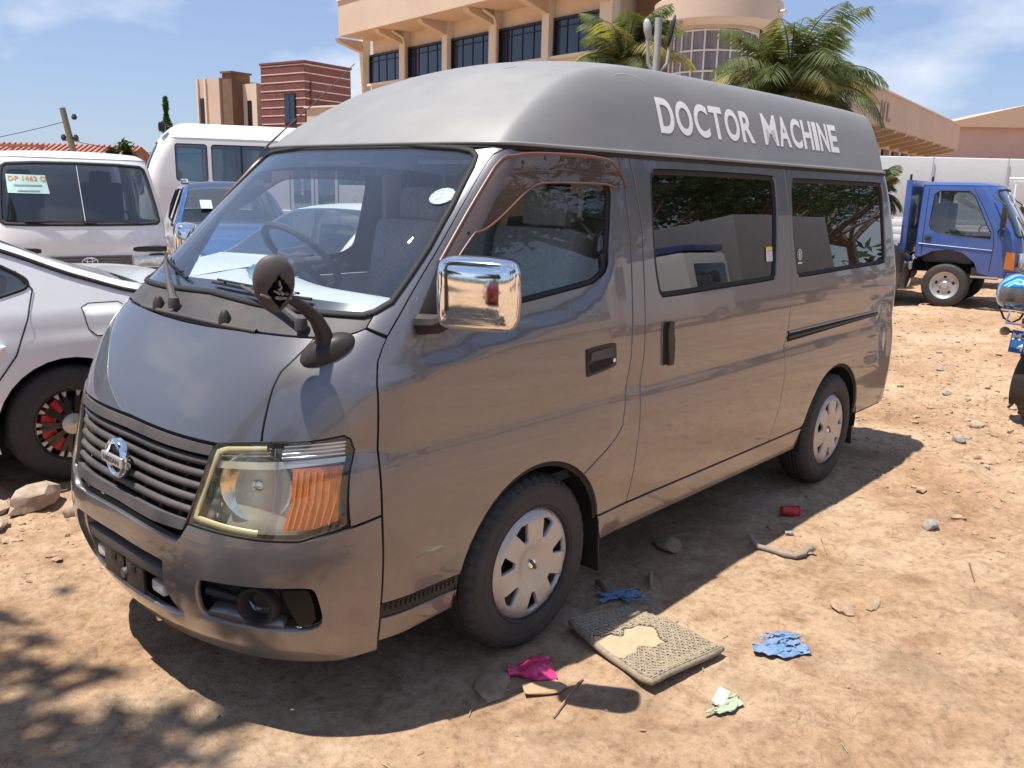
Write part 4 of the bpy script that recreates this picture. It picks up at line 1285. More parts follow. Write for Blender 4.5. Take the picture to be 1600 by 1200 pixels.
def simple_wheel(parent, x, y, r, wd, out, capm, spokes=0, name='wheel', rim_r=None, caliper=False):
    """tyre, rim and cover; out=-1 faces -y"""
    rim_r = rim_r or r * .60
    V, F = lathe_vf([(rim_r, -wd * .38), (rim_r * 1.05, -wd * .47), (r * .86, -wd * .5), (r * .96, -wd * .42), (r, -wd * .3), (r * .985, -wd * .12), (r, -.08 * wd), (r, .08 * wd), (r * .985, wd * .12), (r, wd * .3), (r * .96, wd * .42), (r * .86, wd * .5), (rim_r * 1.05, wd * .47), (rim_r, wd * .38)], 48)
    t = obj(name, orient(V, 'y') + [x, y, r], F, M_rubber, parent, autosmooth=50)
    if spokes:
        V, F = lathe_vf([(rim_r * .94, .06), (rim_r * .97, .42 * wd), (rim_r * 1.02, .45 * wd), (rim_r * 1.02, -.3 * wd), (0, -.3 * wd)], 40)
        V = orient(V, 'y') * [1, 1 if out < 0 else -1, 1]
        rim = obj('rim', V + [x, y, r], F, capm[0], t, autosmooth=40)
        for k in range(spokes):
            a = 2 * PI * k / spokes
            for d in (-.075, .075):
                mb = MB()
                p0 = (.055, 0, 0)
                a0 = a + d * .4; a1 = a + d * 1.5
                A = np.array([.05 * math.cos(a0), 0, .05 * math.sin(a0)]); B = np.array([rim_r * .97 * math.cos(a1), 0, rim_r * .97 * math.sin(a1)])
                dr = (B - A) / np.linalg.norm(B - A); sd_ = np.array([-dr[2], 0, dr[0]]) * .010
                yo = out * wd * .40; yb = out * wd * .22
                pts = [A - sd_ * .8, A + sd_ * .8, B + sd_ * 1.5, B - sd_ * 1.5]
                V = np.array([q + [x, y + yo, r] for q in pts] + [q + [x, y + yb, r] for q in pts])
                F = [(0, 1, 2, 3), (4, 7, 6, 5), (0, 4, 5, 1), (1, 5, 6, 2), (2, 6, 7, 3), (3, 7, 4, 0)]
                fix_normals(obj('spoke', V, F, capm[1], rim, False))
                # machined tip
                T = [A + (B - A) * .80 - sd_ * .5, A + (B - A) * .80 + sd_ * .5, B + sd_ * 1.3, B - sd_ * 1.3]
                V = np.array([q + [x, y + yo + out * .003, r] for q in T] + [q + [x, y + yo, r] for q in T])
                fix_normals(obj('spoke_tip', V, F, capm[2], rim, False))
        V, F = lathe_vf([(.0, .45 * wd), (.028, .44 * wd), (.034, .42 * wd), (.06, .40 * wd), (.07, .2 * wd)], 24); V = orient(V, 'y') * [1, 1 if out < 0 else -1, 1]
        obj('centre_cap', V + [x, y, r], F, capm[2], rim, autosmooth=40)
        V, F = lathe_vf([(.035, .1 * wd), (.145, .1 * wd), (.145, -.02)], 32); V = orient(V, 'y') * [1, 1 if out < 0 else -1, 1]
        obj('brake_disc', V + [x, y, r], F, M_steel, rim)
        if caliper:
            mb = MB()
            for a in np.linspace(-.9, .9, 6): mb.box((x - .13 * math.cos(a), y + out * .045, r + .13 * math.sin(a)), (.08, .06, .08), bev=.01, ry=a)
            mb.build('brake_caliper', mat('red_caliper', (.55, .012, .02), .35), rim)
    else:
        V, F = lathe_vf([(.0, .40 * wd), (rim_r * .22, .40 * wd), (rim_r * .3, .30 * wd), (rim_r * .55, .22 * wd), (rim_r * .82, .30 * wd), (rim_r * .9, .43 * wd), (rim_r * 1.03, .48 * wd), (rim_r * 1.03, 0)], 36)
        V = orient(V, 'y') * [1, 1 if out < 0 else -1, 1]
        rim = obj('rim', V + [x, y, r], F, capm[0], t, autosmooth=40)
        for k in range(5):
            a = 2 * PI * k / 5 + .3
            V, F = lathe_vf([(.0, .0), (rim_r * .13, 0)], 10); V = orient(V, 'y') * [1, 1 if out < 0 else -1, 1]
            obj('rim_opening', V + [x + rim_r * .66 * math.cos(a), y + out * (.258 * wd + .003), r + rim_r * .66 * math.sin(a)], F, M_cavity, rim)
        for k in range(6):
            a = 2 * PI * k / 6
            V, F = lathe_vf([(.0, .012), (.010, .010), (.012, 0)], 8); V = orient(V, 'y') * [1, 1 if out < 0 else -1, 1]
            obj('wheel_nut', V + [x + rim_r * .36 * math.cos(a), y + out * .295 * wd, r + rim_r * .36 * math.sin(a)], F, M_chrome, rim)
    return t

def place(root, px, py, heading):
    """nose along -x of the local frame points to `heading` (degrees in the world)"""
    root.location = (px, py, 0); root.rotation_euler = (0, 0, R(heading - 180))

# ------------------------------------------------------------------ three-box cars
def car(name, label, L, W, prof, belt, paint, windows, axles, wr, roofp=None, trim=None, rims=None, spokes=0, glassm=None, group=None, sill=.22, caliper=False, hood_x=1.1, ws=(1.1, 2.0), rw=(3.2, 4.0), doors=()):
    t = thing(name, label, 'car', group=group)
    glassm = glassm or G_car
    zt = pch([p[0] for p in prof], [p[1] for p in prof])
    hw = W / 2
    def end(x): return 1 - .42 * np.clip((.55 - x) / .55, 0, 1) ** 3 - .34 * np.clip((x - (L - .45)) / .45, 0, 1) ** 3
    wz = pch([.15, .3, .55, .8, belt, belt + .02, 1.9], [.93, .97, 1.0, .985, .955, .945, .945])
    def Wf(x, z):
        y = hw * end(x) * wz(np.minimum(z, belt + .02)) - .36 * np.maximum(z - belt, 0)
        r = .07
        d = np.clip((z - (zt(x) - r)) / r, 0, 1)
        return y - r * (1 - np.sqrt(1 - d * d * .98)) + .004 * np.sin(x * 2.0) - .010 / (1 + np.exp((.72 + .03 * x - z) / .012))
    S = lambda c: np.stack([c[:, 0], -Wf(c[:, 0], c[:, 1]), c[:, 1]], -1)
    xs = np.linspace(.02, L - .02, 70)
    top = [(x, float(zt(x))) for x in xs]
    bot = [(L - .02, .38), (L - .15, sill + .03)]
    ra = wr + .055
    for ax in axles[::-1]:
        a1 = math.asin((sill - wr) / ra) if abs(sill - wr) < ra else 0
        aa = np.linspace(a1, PI - a1, 20)
        bot += [(ax + ra * math.cos(a), wr + ra * math.sin(a)) for a in aa]
    bot += [(.15, sill), (.02, .36)]
    outline = top + bot
    holes = [spline(wd, 4, True) if len(wd) > 4 else wd for wd in windows]
    for mi in (False, True):
        b = patch('body_side', S, outline, paint, t, holes, .05, .02, mirror=mi, edge=.04)
        for h in holes:
            g = patch('side_window', S, inset(np.asarray(h), -.004), glassm, t, step=.12, th=0, off=-.010, mirror=mi, lip=False)
            ribbon('window_trim', S, resample(h, .05), .018, trim or M_seal, g, off=.001, closed=True, mirror=mi, th=.004)
        for dl in doors:
            ribbon('door_seam', S, resample(dl, .03, False), .008, M_seal, b, off=.0045, mirror=mi)
    # top sheets
    def sheet(nm, xa, xb, m, n=24, lift=0.0):
        X = np.linspace(xa, xb, n); k = np.linspace(-1, 1, 25)
        P = np.array([[(x, Wf(np.array(x), np.array(float(zt(x)) - .002)) * q, float(zt(x)) + .035 * (1 - q * q) * min(1, .25 + (zt(x) - .9)) + lift) for q in k] for x in X])
        V, F = grid_surface(P); return fix_normals(obj(nm, V, F, m, t))
    sheet('hood', .02, ws[0] - .004, paint); sheet('windscreen', ws[0], ws[1], G_car); sheet('roof', ws[1] + .004, rw[0] - .004, roofp or paint)
    sheet('rear_window', rw[0], rw[1], glassm); sheet('boot_lid', rw[1] + .004, L - .02, paint)
    for xe, sg in ((.02, -1), (L - .02, 1)):
        zz = np.linspace(sill + .05, float(zt(xe)), 14); k = np.linspace(-1, 1, 17)
        P = np.array([[(xe + sg * .09 * (1 - q ** 4) * math.sin(PI * min(1, (z - sill) / (float(zt(xe)) - sill + .05)) * .9), Wf(np.array(xe), np.array(z)) * q, z) for q in k] for z in zz])
        V, F = grid_surface(P); fb = fix_normals(obj('bumper', V, F, paint, t))
        zl = float(zt(xe)) - .15
        for s in (-1, 1):
            V, F = box_vf((.05, .34, .13), .03)
            obj('headlamp' if sg < 0 else 'tail_lamp', V + [xe + sg * .055, s * (Wf(np.array(xe), np.array(zl)) - .14), zl], F, M_head if sg < 0 else mat('tail_lens', (.25, .01, .01), .2, coat=1), t)
        if sg < 0:
            MB().box((xe - .085, 0, .50), (.05, .9, .12), bev=.02).build('grille', M_black, t)
    MB().box((L / 2, 0, .30), (L - .5, W - .45, .08)).build('underbody', M_cavity, t)
    MB().box((L * .52, 0, .55), (L * .5, W - .35, .25)).build('cabin_floor', M_intdark, t)
    for y in (-.36, .36):
        MB().box((ws[1] + .35, y, .95), (.14, .44, .62), bev=.05, ry=.2).build('seat', M_intdark, t)
    MB().box((ws[1] + 1.25, 0, .92), (.14, 1.2, .55), bev=.05, ry=.25).build('rear_seat', M_intdark, t)
    MB().box((ws[0] + .25, 0, .86), (.4, W - .5, .18), bev=.05).build('dashboard', M_intdark, t)
    for ax in axles:
        for s in (-1, 1):
            simple_wheel(t, ax, s * (hw - .12), wr, .215, s, rims or (M_cap,), spokes, caliper=caliper)
            aa = np.linspace(-.1, PI + .1, 16)
            A = np.array([(ax + (ra + .004) * math.cos(a), s * (hw - .03), wr + (ra + .004) * math.sin(a)) for a in aa]); B = A.copy(); B[:, 1] = s * (hw - .42); n = len(aa)
            obj('wheel_well', np.concatenate([A, B]), [(i, i + 1, n + i + 1, n + i) for i in range(n - 1)] + [tuple(range(n, 2 * n))], M_cavity, t)
    t['_len'] = L
    del t['_len']
    return t, S, Wf, zt

SED = [(0, .66), (.25, .80), (.7, .92), (1.15, .99), (1.6, 1.22), (2.05, 1.42), (2.5, 1.47), (2.95, 1.46), (3.3, 1.38), (3.75, 1.20), (4.1, 1.10), (4.45, 1.085), (4.6, 1.02)]
SUVP = [(0, .78), (.2, .96), (.6, 1.06), (1.1, 1.13), (1.5, 1.36), (1.85, 1.58), (2.2, 1.66), (3.2, 1.66), (3.8, 1.60), (4.1, 1.36), (4.3, 1.10), (4.4, .98)]
alloy = (mat('alloy_black', (.015, .015, .016), .3, .3, .6), mat('alloy_dark', (.02, .02, .022), .3, .4, .6), mat('alloy_silver', (.50, .50, .50), .35, .6))
sw_front = [(1.35, 1.02), (1.75, 1.22), (2.05, 1.36), (2.30, 1.39), (2.42, 1.38), (2.40, 1.02)]
sw_rear = [(2.50, 1.02), (2.52, 1.385), (2.85, 1.385), (3.15, 1.33), (3.42, 1.19), (3.47, 1.13), (3.40, 1.09), (3.1, 1.03)]
sedan, SS, SWf, Szt = car('sedan', 'pearl white sedan with black alloy wheels and red brake calipers beside the van nose', 4.6, 1.78, SED, .97, M_pearl, [sw_front, sw_rear], (.92, 3.62), .335, trim=M_chrome if False else M_seal, rims=alloy, spokes=10, caliper=True, ws=(1.15, 2.05), rw=(3.2, 4.08),
    doors=[[(2.46, .30), (2.46, 1.0), (2.47, 1.38)], [(3.16, .42), (3.20, .55), (3.36, .76), (3.44, .95), (3.49, 1.10), (3.42, 1.20)], [(2.46, .30), (3.02, .30)], [(1.3, .32), (1.32, 1.0)]])
# hub of the rear wheel must sit at about (0.78, 2.3): nose local x=3.62
hd = 174.0
rz = R(hd - 180)
hub = np.array([.80, 2.34])
loc = hub - np.array([3.62 * math.cos(rz) - (-.77) * math.sin(rz), 3.62 * math.sin(rz) + (-.77) * math.cos(rz)])
place(sedan, loc[0], loc[1], hd)
# handle, fuel flap, screen moulding
def on_side(fx, x, z, off=.0): return np.array([x, -float(SWf(np.array(x), np.array(z))) - off, z])
hb = MB(); hb.tube([on_side(0, 3.09, .80, .004), on_side(0, 3.12, .803, .030), on_side(0, 3.20, .806, .034), on_side(0, 3.28, .808, .030), on_side(0, 3.31, .81, .004)], [.012, .016, .018, .016, .012], 10)
hh = hb.build('door_handle', M_pearl, sedan)
MB().box(on_side(0, 3.18, .80, .052), (.16, .006, .012), bev=.002).build('handle_strip', mat('blue_chrome', (.05, .10, .35), .2, .8), hh)
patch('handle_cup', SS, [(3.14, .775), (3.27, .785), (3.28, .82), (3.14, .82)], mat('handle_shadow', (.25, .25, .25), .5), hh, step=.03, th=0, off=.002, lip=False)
ff = [(3.72, .99), (3.74, .87), (3.78, .83), (3.92, .83), (3.95, .86), (3.95, .99), (3.92, 1.01), (3.76, 1.01)]
flp = patch('fuel_flap', SS, inset(np.asarray(ff), .003), M_pearl, sedan, step=.04, th=.004, off=.003)
ribbon('flap_seam', SS, resample(ff, .03), .007, M_seal, flp, off=.0015, closed=True)
ribbon('screen_moulding', SS, [(x, float(Szt(x)) - .05) for x in np.linspace(2.2, 4.12, 40)], .022, M_black, sedan, off=.004, th=.006)

suv, _, _, _ = car('blue_suv', 'blue sport utility car with dark roof and roof rails, between white truck and minibus', 4.4, 1.66, SUVP, 1.08, M_lblue,
    [[(1.45, 1.12), (1.75, 1.36), (2.0, 1.54), (2.25, 1.57), (2.3, 1.12)], [(2.4, 1.12), (2.4, 1.57), (3.1, 1.57), (3.2, 1.14)], [(3.3, 1.15), (3.2, 1.56), (3.6, 1.54), (3.75, 1.3)]], (.88, 3.48), .35, roofp=M_navy, rims=(M_cap,), ws=(1.1, 1.85), rw=(3.8, 4.2))
place(suv, 4.8, 7.0, 246)
for s in (-1, 1):
    MB().tube([(2.1, s * .52, 1.66), (2.2, s * .52, 1.705), (3.4, s * .52, 1.705), (3.5, s * .52, 1.66)], .013, 8).build('roof_rail', M_cap, suv)
for k, (a, b) in enumerate(((1.42, 1.30), (1.52, 1.35))):
    MB().box((a, .34, b + .06), (.12, .15, .004), ry=-.5).build('paper_permit', mat('permit_green', (.40, .62, .52), .6), suv)
white2, _, _, _ = car('white_hatchback', 'pale white car parked behind the van, seen through its windscreen', 4.4, 1.74, SED[:-3] + [(4.0, 1.12), (4.3, 1.0), (4.4, .95)], .97, M_wpaint, [sw_front, sw_rear], (.9, 3.5), .32, rims=(M_cap,), ws=(1.15, 2.05), rw=(3.2, 3.98))
place(white2, 2.58, 4.54, 190)
black_car, _, _, _ = car('black_car', 'black car with its nose showing between the van tail and blue truck', 4.4, 1.8, SUVP, 1.08, M_bkpaint, [[(1.45, 1.12), (1.75, 1.36), (2.0, 1.54), (3.6, 1.54), (3.75, 1.2)]], (.88, 3.48), .34, rims=(M_cap,), ws=(1.1, 1.85), rw=(3.8, 4.2))
place(black_car, 14.0, 2.02, -76)
red_suv, _, _, _ = car('red_suv', 'dark red sport utility car behind the photographer, mirrored in the chrome wing mirror', 4.4, 1.8, SUVP, 1.08, M_red, [[(1.45, 1.12), (1.75, 1.36), (2.0, 1.54), (3.6, 1.54), (3.75, 1.2)]], (.88, 3.48), .35, rims=(M_cap,), ws=(1.1, 1.85), rw=(3.8, 4.2))
place(red_suv, -10.6, -3.3, 183)

# ------------------------------------------------------------------ white light truck (front face towards the camera)
tk = thing('white_truck', 'white flatbed truck with a paper number sign in its windscreen, behind the sedan', 'truck')
sk_ = Skin([.3, .6, .85, 1.0, 1.2, 1.35, 1.6, 1.85, 2.0], [.10, .03, .0, .0, .03, .09, .20, .31, .40], [.80, .83, .84, .84, .84, .83, .80, .76, .72], [.34, .30, .28, .28, .30, .36, .46, .56, .64], [6, 6, 6, 6, 6, 6, 5.5, 5, 5], [1.55] * 9, .06)
TS = sk_.S
def tpanel(name, poly, m, **k):
    return patch(name, TS, poly, m, tk, **k)
wsT = sym(sk_.Y([(0, 1.225), (-.55, 1.228), (-.72, 1.235), (-.755, 1.26), (-.745, 1.40), (-.705, 1.70), (-.68, 1.80), (-.64, 1.825), (-.4, 1.84), (0, 1.845)]))
half = sk_.Y([(0, .40), (-.78, .40)]) + sk_.X([(.35, .40), (.50, .62), (.62, .80), (1.0, .86), (1.40, .80), (1.5, .5), (1.55, .5)]) + [(sk_.vr(z, .3), z) for z in np.linspace(.5, 1.9, 12)] + [(q, 1.9) for q in np.linspace(sk_.vr(1.9, .25), 0, 40)]
wT = sk_.X([(.47, 1.25), (.56, 1.30), (.66, 1.50), (.78, 1.72), (.86, 1.78), (1.30, 1.78), (1.36, 1.72), (1.38, 1.30), (1.32, 1.24), (.55, 1.22)])[:-1]
half2 = np.asarray(half)
for mi in (False, True):
    c_ = patch('cab_side', TS, [q for q in half2], M_wpaint, tk, [sk_.X([(.47, 1.25), (.56, 1.32), (.66, 1.50), (.78, 1.72), (.86, 1.78), (1.30, 1.78), (1.36, 1.72), (1.38, 1.30), (1.32, 1.24), (.47, 1.25)])[:-1], [q for q in np.asarray(sym(sk_.Y([(0, 1.225), (-.72, 1.235)])))] if False else [(max(q[0], .002) if True else 0, q[1]) for q in wsT if q[0] >= -1e-6]], .08, .02, mirror=mi)
    g_ = patch('door_window', TS, sk_.X([(.47, 1.25), (.56, 1.32), (.66, 1.50), (.78, 1.72), (.86, 1.78), (1.30, 1.78), (1.36, 1.72), (1.38, 1.30), (1.32, 1.24), (.47, 1.25)])[:-1], G_car, tk, step=.1, th=0, off=-.008, mirror=mi, lip=False)
    V, F = box_vf((.06, .34, .135), .02); hlT = obj('headlamp', V + [.025, (.60 if mi else -.60), .83], F, M_head, tk)
    MB().box((.045, .60 if mi else -.60, .83), (.05, .38, .17), bev=.01).build('lamp_surround', M_black, hlT)
    V, F = box_vf((.05, .38, .06), .012); obj('black_vent_strip', V + [.028, (.60 if mi else -.60), .965], F, M_black, tk)
    if mi: MB().tube([(.42, .80 if mi else -.80, 1.3), (.30, 1.02 if mi else -1.02, 1.42), (.30, 1.02 if mi else -1.02, 1.75), (.46, .78 if mi else -.78, 1.86)], .010, 6).build('mirror_bracket', M_black, tk)
    if mi: MB().box((.30, 1.04 if mi else -1.04, 1.55), (.06, .17, .30), bev=.025).build('wing_mirror', M_black, tk)
wg = patch('windscreen', TS, wsT, G_car, tk, step=.08, th=0, off=-.004, lip=False)
ribbon('gasket', TS, resample(wsT, .04), .034, M_seal, wg, off=.002, closed=True, th=.005)
gp = patch('grille_panel', TS, sym(sk_.Y([(0, .905), (-.42, .905), (-.42, .785), (0, .785)])), M_trim, tk, step=.08, th=.03, off=.012)
for k in range(3): ribbon('grille_line', TS, [(q, .825 + k * .03) for q in np.linspace(sk_.vy(.41, .8), sk_.vy(-.41, .8), 16)], .006, M_black, gp, off=.0135)
V, F = tube_vf([(-.020, .075 * math.cos(a), .845 + .045 * math.sin(a)) for a in np.linspace(0, 2 * PI, 28, endpoint=False)], .006, 6, True); eb = obj('emblem', V, F, M_chrome, gp)
V, F = tube_vf([(-.022, .026 * math.cos(a), .845 + .044 * math.sin(a)) for a in np.linspace(0, 2 * PI, 24, endpoint=False)], .005, 6, True); obj('emblem_oval', V, F, M_chrome, eb)
V, F = tube_vf([(-.021, .055 * math.cos(a), .866 + .016 * math.sin(a)) for a in np.linspace(0, 2 * PI, 24, endpoint=False)], .005, 6, True); obj('emblem_oval', V, F, M_chrome, eb)
patch('front_bumper', TS, sym(sk_.Y([(0, .66), (-.80, .66), (-.80, .40), (0, .40)])), M_wpaint, tk, step=.1, th=.04, off=.05)
sk_.roof('cab_roof', 1.9, .075, M_wpaint, tk, 1.6, .10, .6)
def wipT(y0, y1):
    p0 = TS(np.array([(sk_.vy(y0, 1.24), 1.24)]))[0] + [-.02, 0, 0]; p1 = TS(np.array([(sk_.vy(y1, 1.262), 1.262)]))[0] + [-.015, 0, 0]
    MB().tube([p0, (p0 + p1) / 2 + [-.02, 0, .01], p1], [.010, .008, .006], 6).build('wiper', M_black, tk)
wipT(-.10, .56); wipT(-.52, .02)
M_paper = mat('printed_paper', (.46, .66, .60), .7, noise=.08, nscale=30); M_orange = mat('orange_ink', (.70, .22, .06), .7)
# the paper leans against the inside of the screen on the far left
ps = patch('paper_sign', TS, [(sk_.vy(y, z), z) for y, z in ((.66, 1.535), (.29, 1.53), (.31, 1.715), (.655, 1.72))], M_paper, tk, step=.05, th=0, off=.004, lip=False)
V, F = text_vf('DP 1462 Q', .015); U = np.stack([.640 - V[:, 0] / V[:, 0].max() * .335, 1.648 + V[:, 1] * .055], -1); Cc = np.array([(sk_.vy(a, b), b) for a, b in U])
obj('sign_number', TS(Cc) + surf_normals(TS, Cc) * .007, F, M_orange, ps, False)
for zc, wd in ((1.61, .25), (1.555, .20)):
    patch('printed_line', TS, [(sk_.vy(y, z), z) for y, z in ((.475 + wd / 2, zc - .006), (.475 - wd / 2, zc - .006), (.475 - wd / 2, zc + .006), (.475 + wd / 2, zc + .006))], mat('grey_ink', (.22, .28, .30), .7), ps, step=.05, th=0, off=.007, lip=False)
MB().box((1.05, 0, .95), (.9, 1.5, .5), bev=.05).build('seat_box', M_intdark, tk)
for y in (-.42, .42): MB().box((1.30, y, 1.38), (.12, .46, .55), bev=.05).build('seat', M_intdark, tk)
for y in (-.42, .42): MB().box((1.33, y, 1.70), (.08, .24, .16), bev=.04).build('headrest', M_intdark, tk)
MB().box((.62, 0, 1.14), (.35, 1.5, .16), bev=.05).build('dashboard', M_intdark, tk)
st = MB(); st.tube([(.78 + .12 * math.cos(a) * .5, -.40 + .19 * math.cos(a), 1.28 + .14 * math.sin(a) * .6) for a in np.linspace(0, 2 * PI, 24, endpoint=False)], .014, 6, True).build('steering_wheel', M_grey_pl, tk)
V, F = box_vf((3.2, 1.8, .08)); bedp = obj('cargo_bed', V + [3.3, 0, .95], F, M_wpaint, tk, False)
for s in (-1, 1): MB().box((3.3, s * .9, 1.18), (3.2, .04, .38), bev=.01).build('drop_side', M_wpaint, bedp)
MB().box((1.72, 0, 1.45), (.05, 1.7, .95), bev=.01).build('headboard', M_wpaint, bedp)
MB().box((2.6, 0, .62), (4.0, .7, .16)).build('chassis', M_cavity, tk)
for x in (.85, 3.6):
    for s in (-1, 1): simple_wheel(tk, x, s * .72, .36, .2, s, (M_cap,))
place(tk, 2.72, 6.62, 258)

# ------------------------------------------------------------------ minibuses
def minibus(label, L=6.25, win0=.55, door_x=None, letters=False):
    b = thing('minibus', label, 'minibus')
    zk = [.3, .6, .9, 1.2, 1.45, 1.7, 2.0, 2.2, 2.3]
    s = Skin(zk, [.08, .02, .0, .02, .06, .14, .27, .40, .48], [.97, 1.0, 1.01, 1.01, 1.005, .99, .965, .94, .92], [.40, .36, .34, .34, .36, .42, .55, .68, .76], [4.5, 4.5, 4.5, 4.5, 4.5, 4, 4, 4, 4], [L - .12] * 9, .10)
    S = s.S
    holes = [];
    xs = [(.66, 1.18), (1.24, 2.22), (2.28, 3.30), (3.36, 4.38), (4.44, 5.30), (5.36, L - .25)]
    if letters: xs = [q_ for q_ in xs if not q_[0] < door_x + .5 < q_[1]]
    for a, c in xs: holes.append(s.rect(a, c, 1.50, 2.12, .05))
    wsh = [(max(q[0], .002), q[1]) for q in sym(s.Y([(0, 1.25), (-.70, 1.26), (-.86, 1.30), (-.84, 1.60), (-.78, 2.05), (-.70, 2.12), (0, 2.16)])) if q[0] >= -1e-6]
    half = s.Y([(0, .38), (-.9, .38)], .1) + s.X([(.45, .38), (.70, .38), (.72, .60), (.85, .78), (1.08, .84), (1.32, .78), (1.45, .60), (1.47, .38), (4.2, .38), (4.22, .60), (4.35, .78), (4.58, .84), (4.82, .78), (4.95, .60), (4.97, .38), (L - .12, .40)], .12) + [(s.vr(.4, k), .40) for k in (.3, .6, .995)] + [(s.vr(z, .995), z) for z in np.linspace(.6, 2.22, 10)] + [(q, 2.22) for q in np.linspace(s.vr(2.22, .9), 0.0, 60)]
    for mi in (False, True):
        o = patch('body_side', S, half, M_wpaint, b, holes + [wsh], .14, .02, mirror=mi, edge=.08)
        for h in holes:
            g = patch('side_window', S, h, G_bus, b, step=.2, th=0, off=-.012, mirror=mi, lip=False)
            ribbon('window_rubber', S, resample(h, .06), .03, M_seal, g, off=-.004, closed=True, mirror=mi, th=.004)
        for (a, c) in xs[1:4]:
            ribbon('sliding_pane_bar', S, s.X([((a + c) / 2, 1.51), ((a + c) / 2, 2.11)]), .035, M_seal, o, off=-.006, mirror=mi, th=.005)
        ribbon('rubbing_strip', S, s.X([(.5, 1.02), (L - .2, 1.02)], .2), .05, M_wpaint, o, off=.008, mirror=mi, th=.01)
    w_ = sym(s.Y([(0, 1.25), (-.70, 1.26), (-.86, 1.30), (-.84, 1.60), (-.78, 2.05), (-.70, 2.12), (0, 2.16)]))
    g = patch('windscreen', S, w_, G_bus, b, step=.12, th=0, off=-.006, lip=False)
    ribbon('gasket', S, resample(w_, .05), .035, M_seal, g, off=.002, closed=True, th=.005)
    s.roof('roof', 2.22, .27, M_wpaint, b, 1.9, .18, 1.0, crown=.05)
    MB().box((L / 2, 0, .42), (L - .6, 1.7, .1)).build('underbody', M_cavity, b)
    MB().box((L / 2 + .2, 0, 1.0), (L - 1.0, 1.8, .08)).build('cabin_floor', M_intdark, b)
    for k in range(6):
        for y in (-.55, .55): MB().box((1.5 + k * .75, y, 1.45), (.12, .8, .65), bev=.05, ry=.15).build('seat', M_intgrey, b)
    for x in (1.08, 4.58):
        for q in (-1, 1): simple_wheel(b, x, q * .86, .37, .2, q, (M_cap,))
    for y in (-.62, .62):
        V, F = box_vf((.06, .36, .2), .04); obj('headlamp', V + [.03, y, .78], F, M_head, b)
    mb = MB(); mb.tube([(.62, -.70, 2.40), (.52, -.76, 2.42)], .02, 6); V, F = box_vf((.12, .16, .17), .05); mb.add(V + [.48, -.80, 2.38], F); mb.build('front_mirror', M_black, b)
    MB().box((-.05, 0, .5), (.2, 1.8, .22), bev=.05).build('front_bumper', M_wpaint, b)
    if letters:
        # folding door with two dark panes and an upright notice
        xd = door_x
        for k in range(2):
            x = xd + k * .42
            ribbon('door_edge', S, s.X([(x - .02, .5), (x - .02, 2.14)]), .02, M_trim, b, off=.004, th=.006)
            patch('door_pane', S, s.rect(x + .04, x + .34, 1.02, 2.08, .04), G_bus, b, step=.2, th=0, off=.006, lip=False)
        ribbon('door_edge', S, s.X([(xd + .82, .5), (xd + .82, 2.14)]), .02, M_trim, b, off=.004, th=.006)
        for k, ch in enumerate('AUTODOOR'):
            z = 1.90 - k * .075 - (.07 if k > 3 else 0)
            p_ = S(np.array([(s.vx(xd + .17, z), z)]))[0]
            text_obj('notice_letter', ch, p_ + [0, -.012, 0], (1, 0, 0), (0, 0, 1), .045, .055, M_white, b, bold=.02)
        V, F = box_vf((.10, .02, .13), .01); p_ = S(np.array([(s.vx(xd + 1.45, .92), .92)]))[0]
        obj('red_reflector', V + p_, F, mat('reflector_red', (.45, .06, .05), .3), b)
        for k in range(5): MB().box(S(np.array([(s.vx(xd + 1.12, 1.05 + k * .06), 1.05 + k * .06)]))[0] + [0, -.004, 0], (.03 + .01 * (k % 2), .004, .008)).build('small_print', M_trim, b)
    return b
bus1 = minibus('white minibus behind the blue car, its folding door lettered down one pane', door_x=2.55, letters=True)
place(bus1, 7.0, 14.6, 152)
bus1.scale = (1.12, 1.12, 1.12)

# ------------------------------------------------------------------ blue truck on the right
bt_ = thing('blue_truck', 'bright blue cab-over truck with amber side lamps, facing right near the van tail', 'truck')
zk = [.45, .7, .95, 1.15, 1.3, 1.6, 1.9, 2.1]
k_ = Skin(zk, [.06, .02, .0, .03, .08, .24, .42, .56], [.92, .94, .95, .95, .94, .91, .87, .84], [.30, .27, .25, .28, .34, .50, .68, .82], [5, 5, 5, 5, 5, 5, 5, 5], [1.62] * 8, .06)
BS = k_.S
wB = k_.X([(.50, 1.30), (.58, 1.42), (.70, 1.66), (.82, 1.88), (.92, 1.96), (1.38, 1.96), (1.46, 1.90), (1.48, 1.40), (1.44, 1.30), (1.30, 1.24), (.95, 1.20), (.50, 1.18), (.50, 1.30)])[:-1]
wsB = sym(k_.Y([(0, 1.22), (-.78, 1.24), (-.84, 1.28), (-.80, 1.60), (-.74, 1.93), (-.68, 1.98), (0, 2.0)]))
wsBh = [(max(q[0], .002), q[1]) for q in wsB if q[0] >= -1e-6]
hB = k_.Y([(0, .56), (-.90, .56)]) + k_.X([(.32, .56), (.62, .62), (.70, .80), (.90, .95), (1.12, .99), (1.36, .95), (1.55, .84), (1.62, .84)]) + [(k_.vr(z, .3), z) for z in np.linspace(.84, 2.05, 10)] + [(q, 2.05) for q in np.linspace(k_.vr(2.05, .25), 0, 40)]
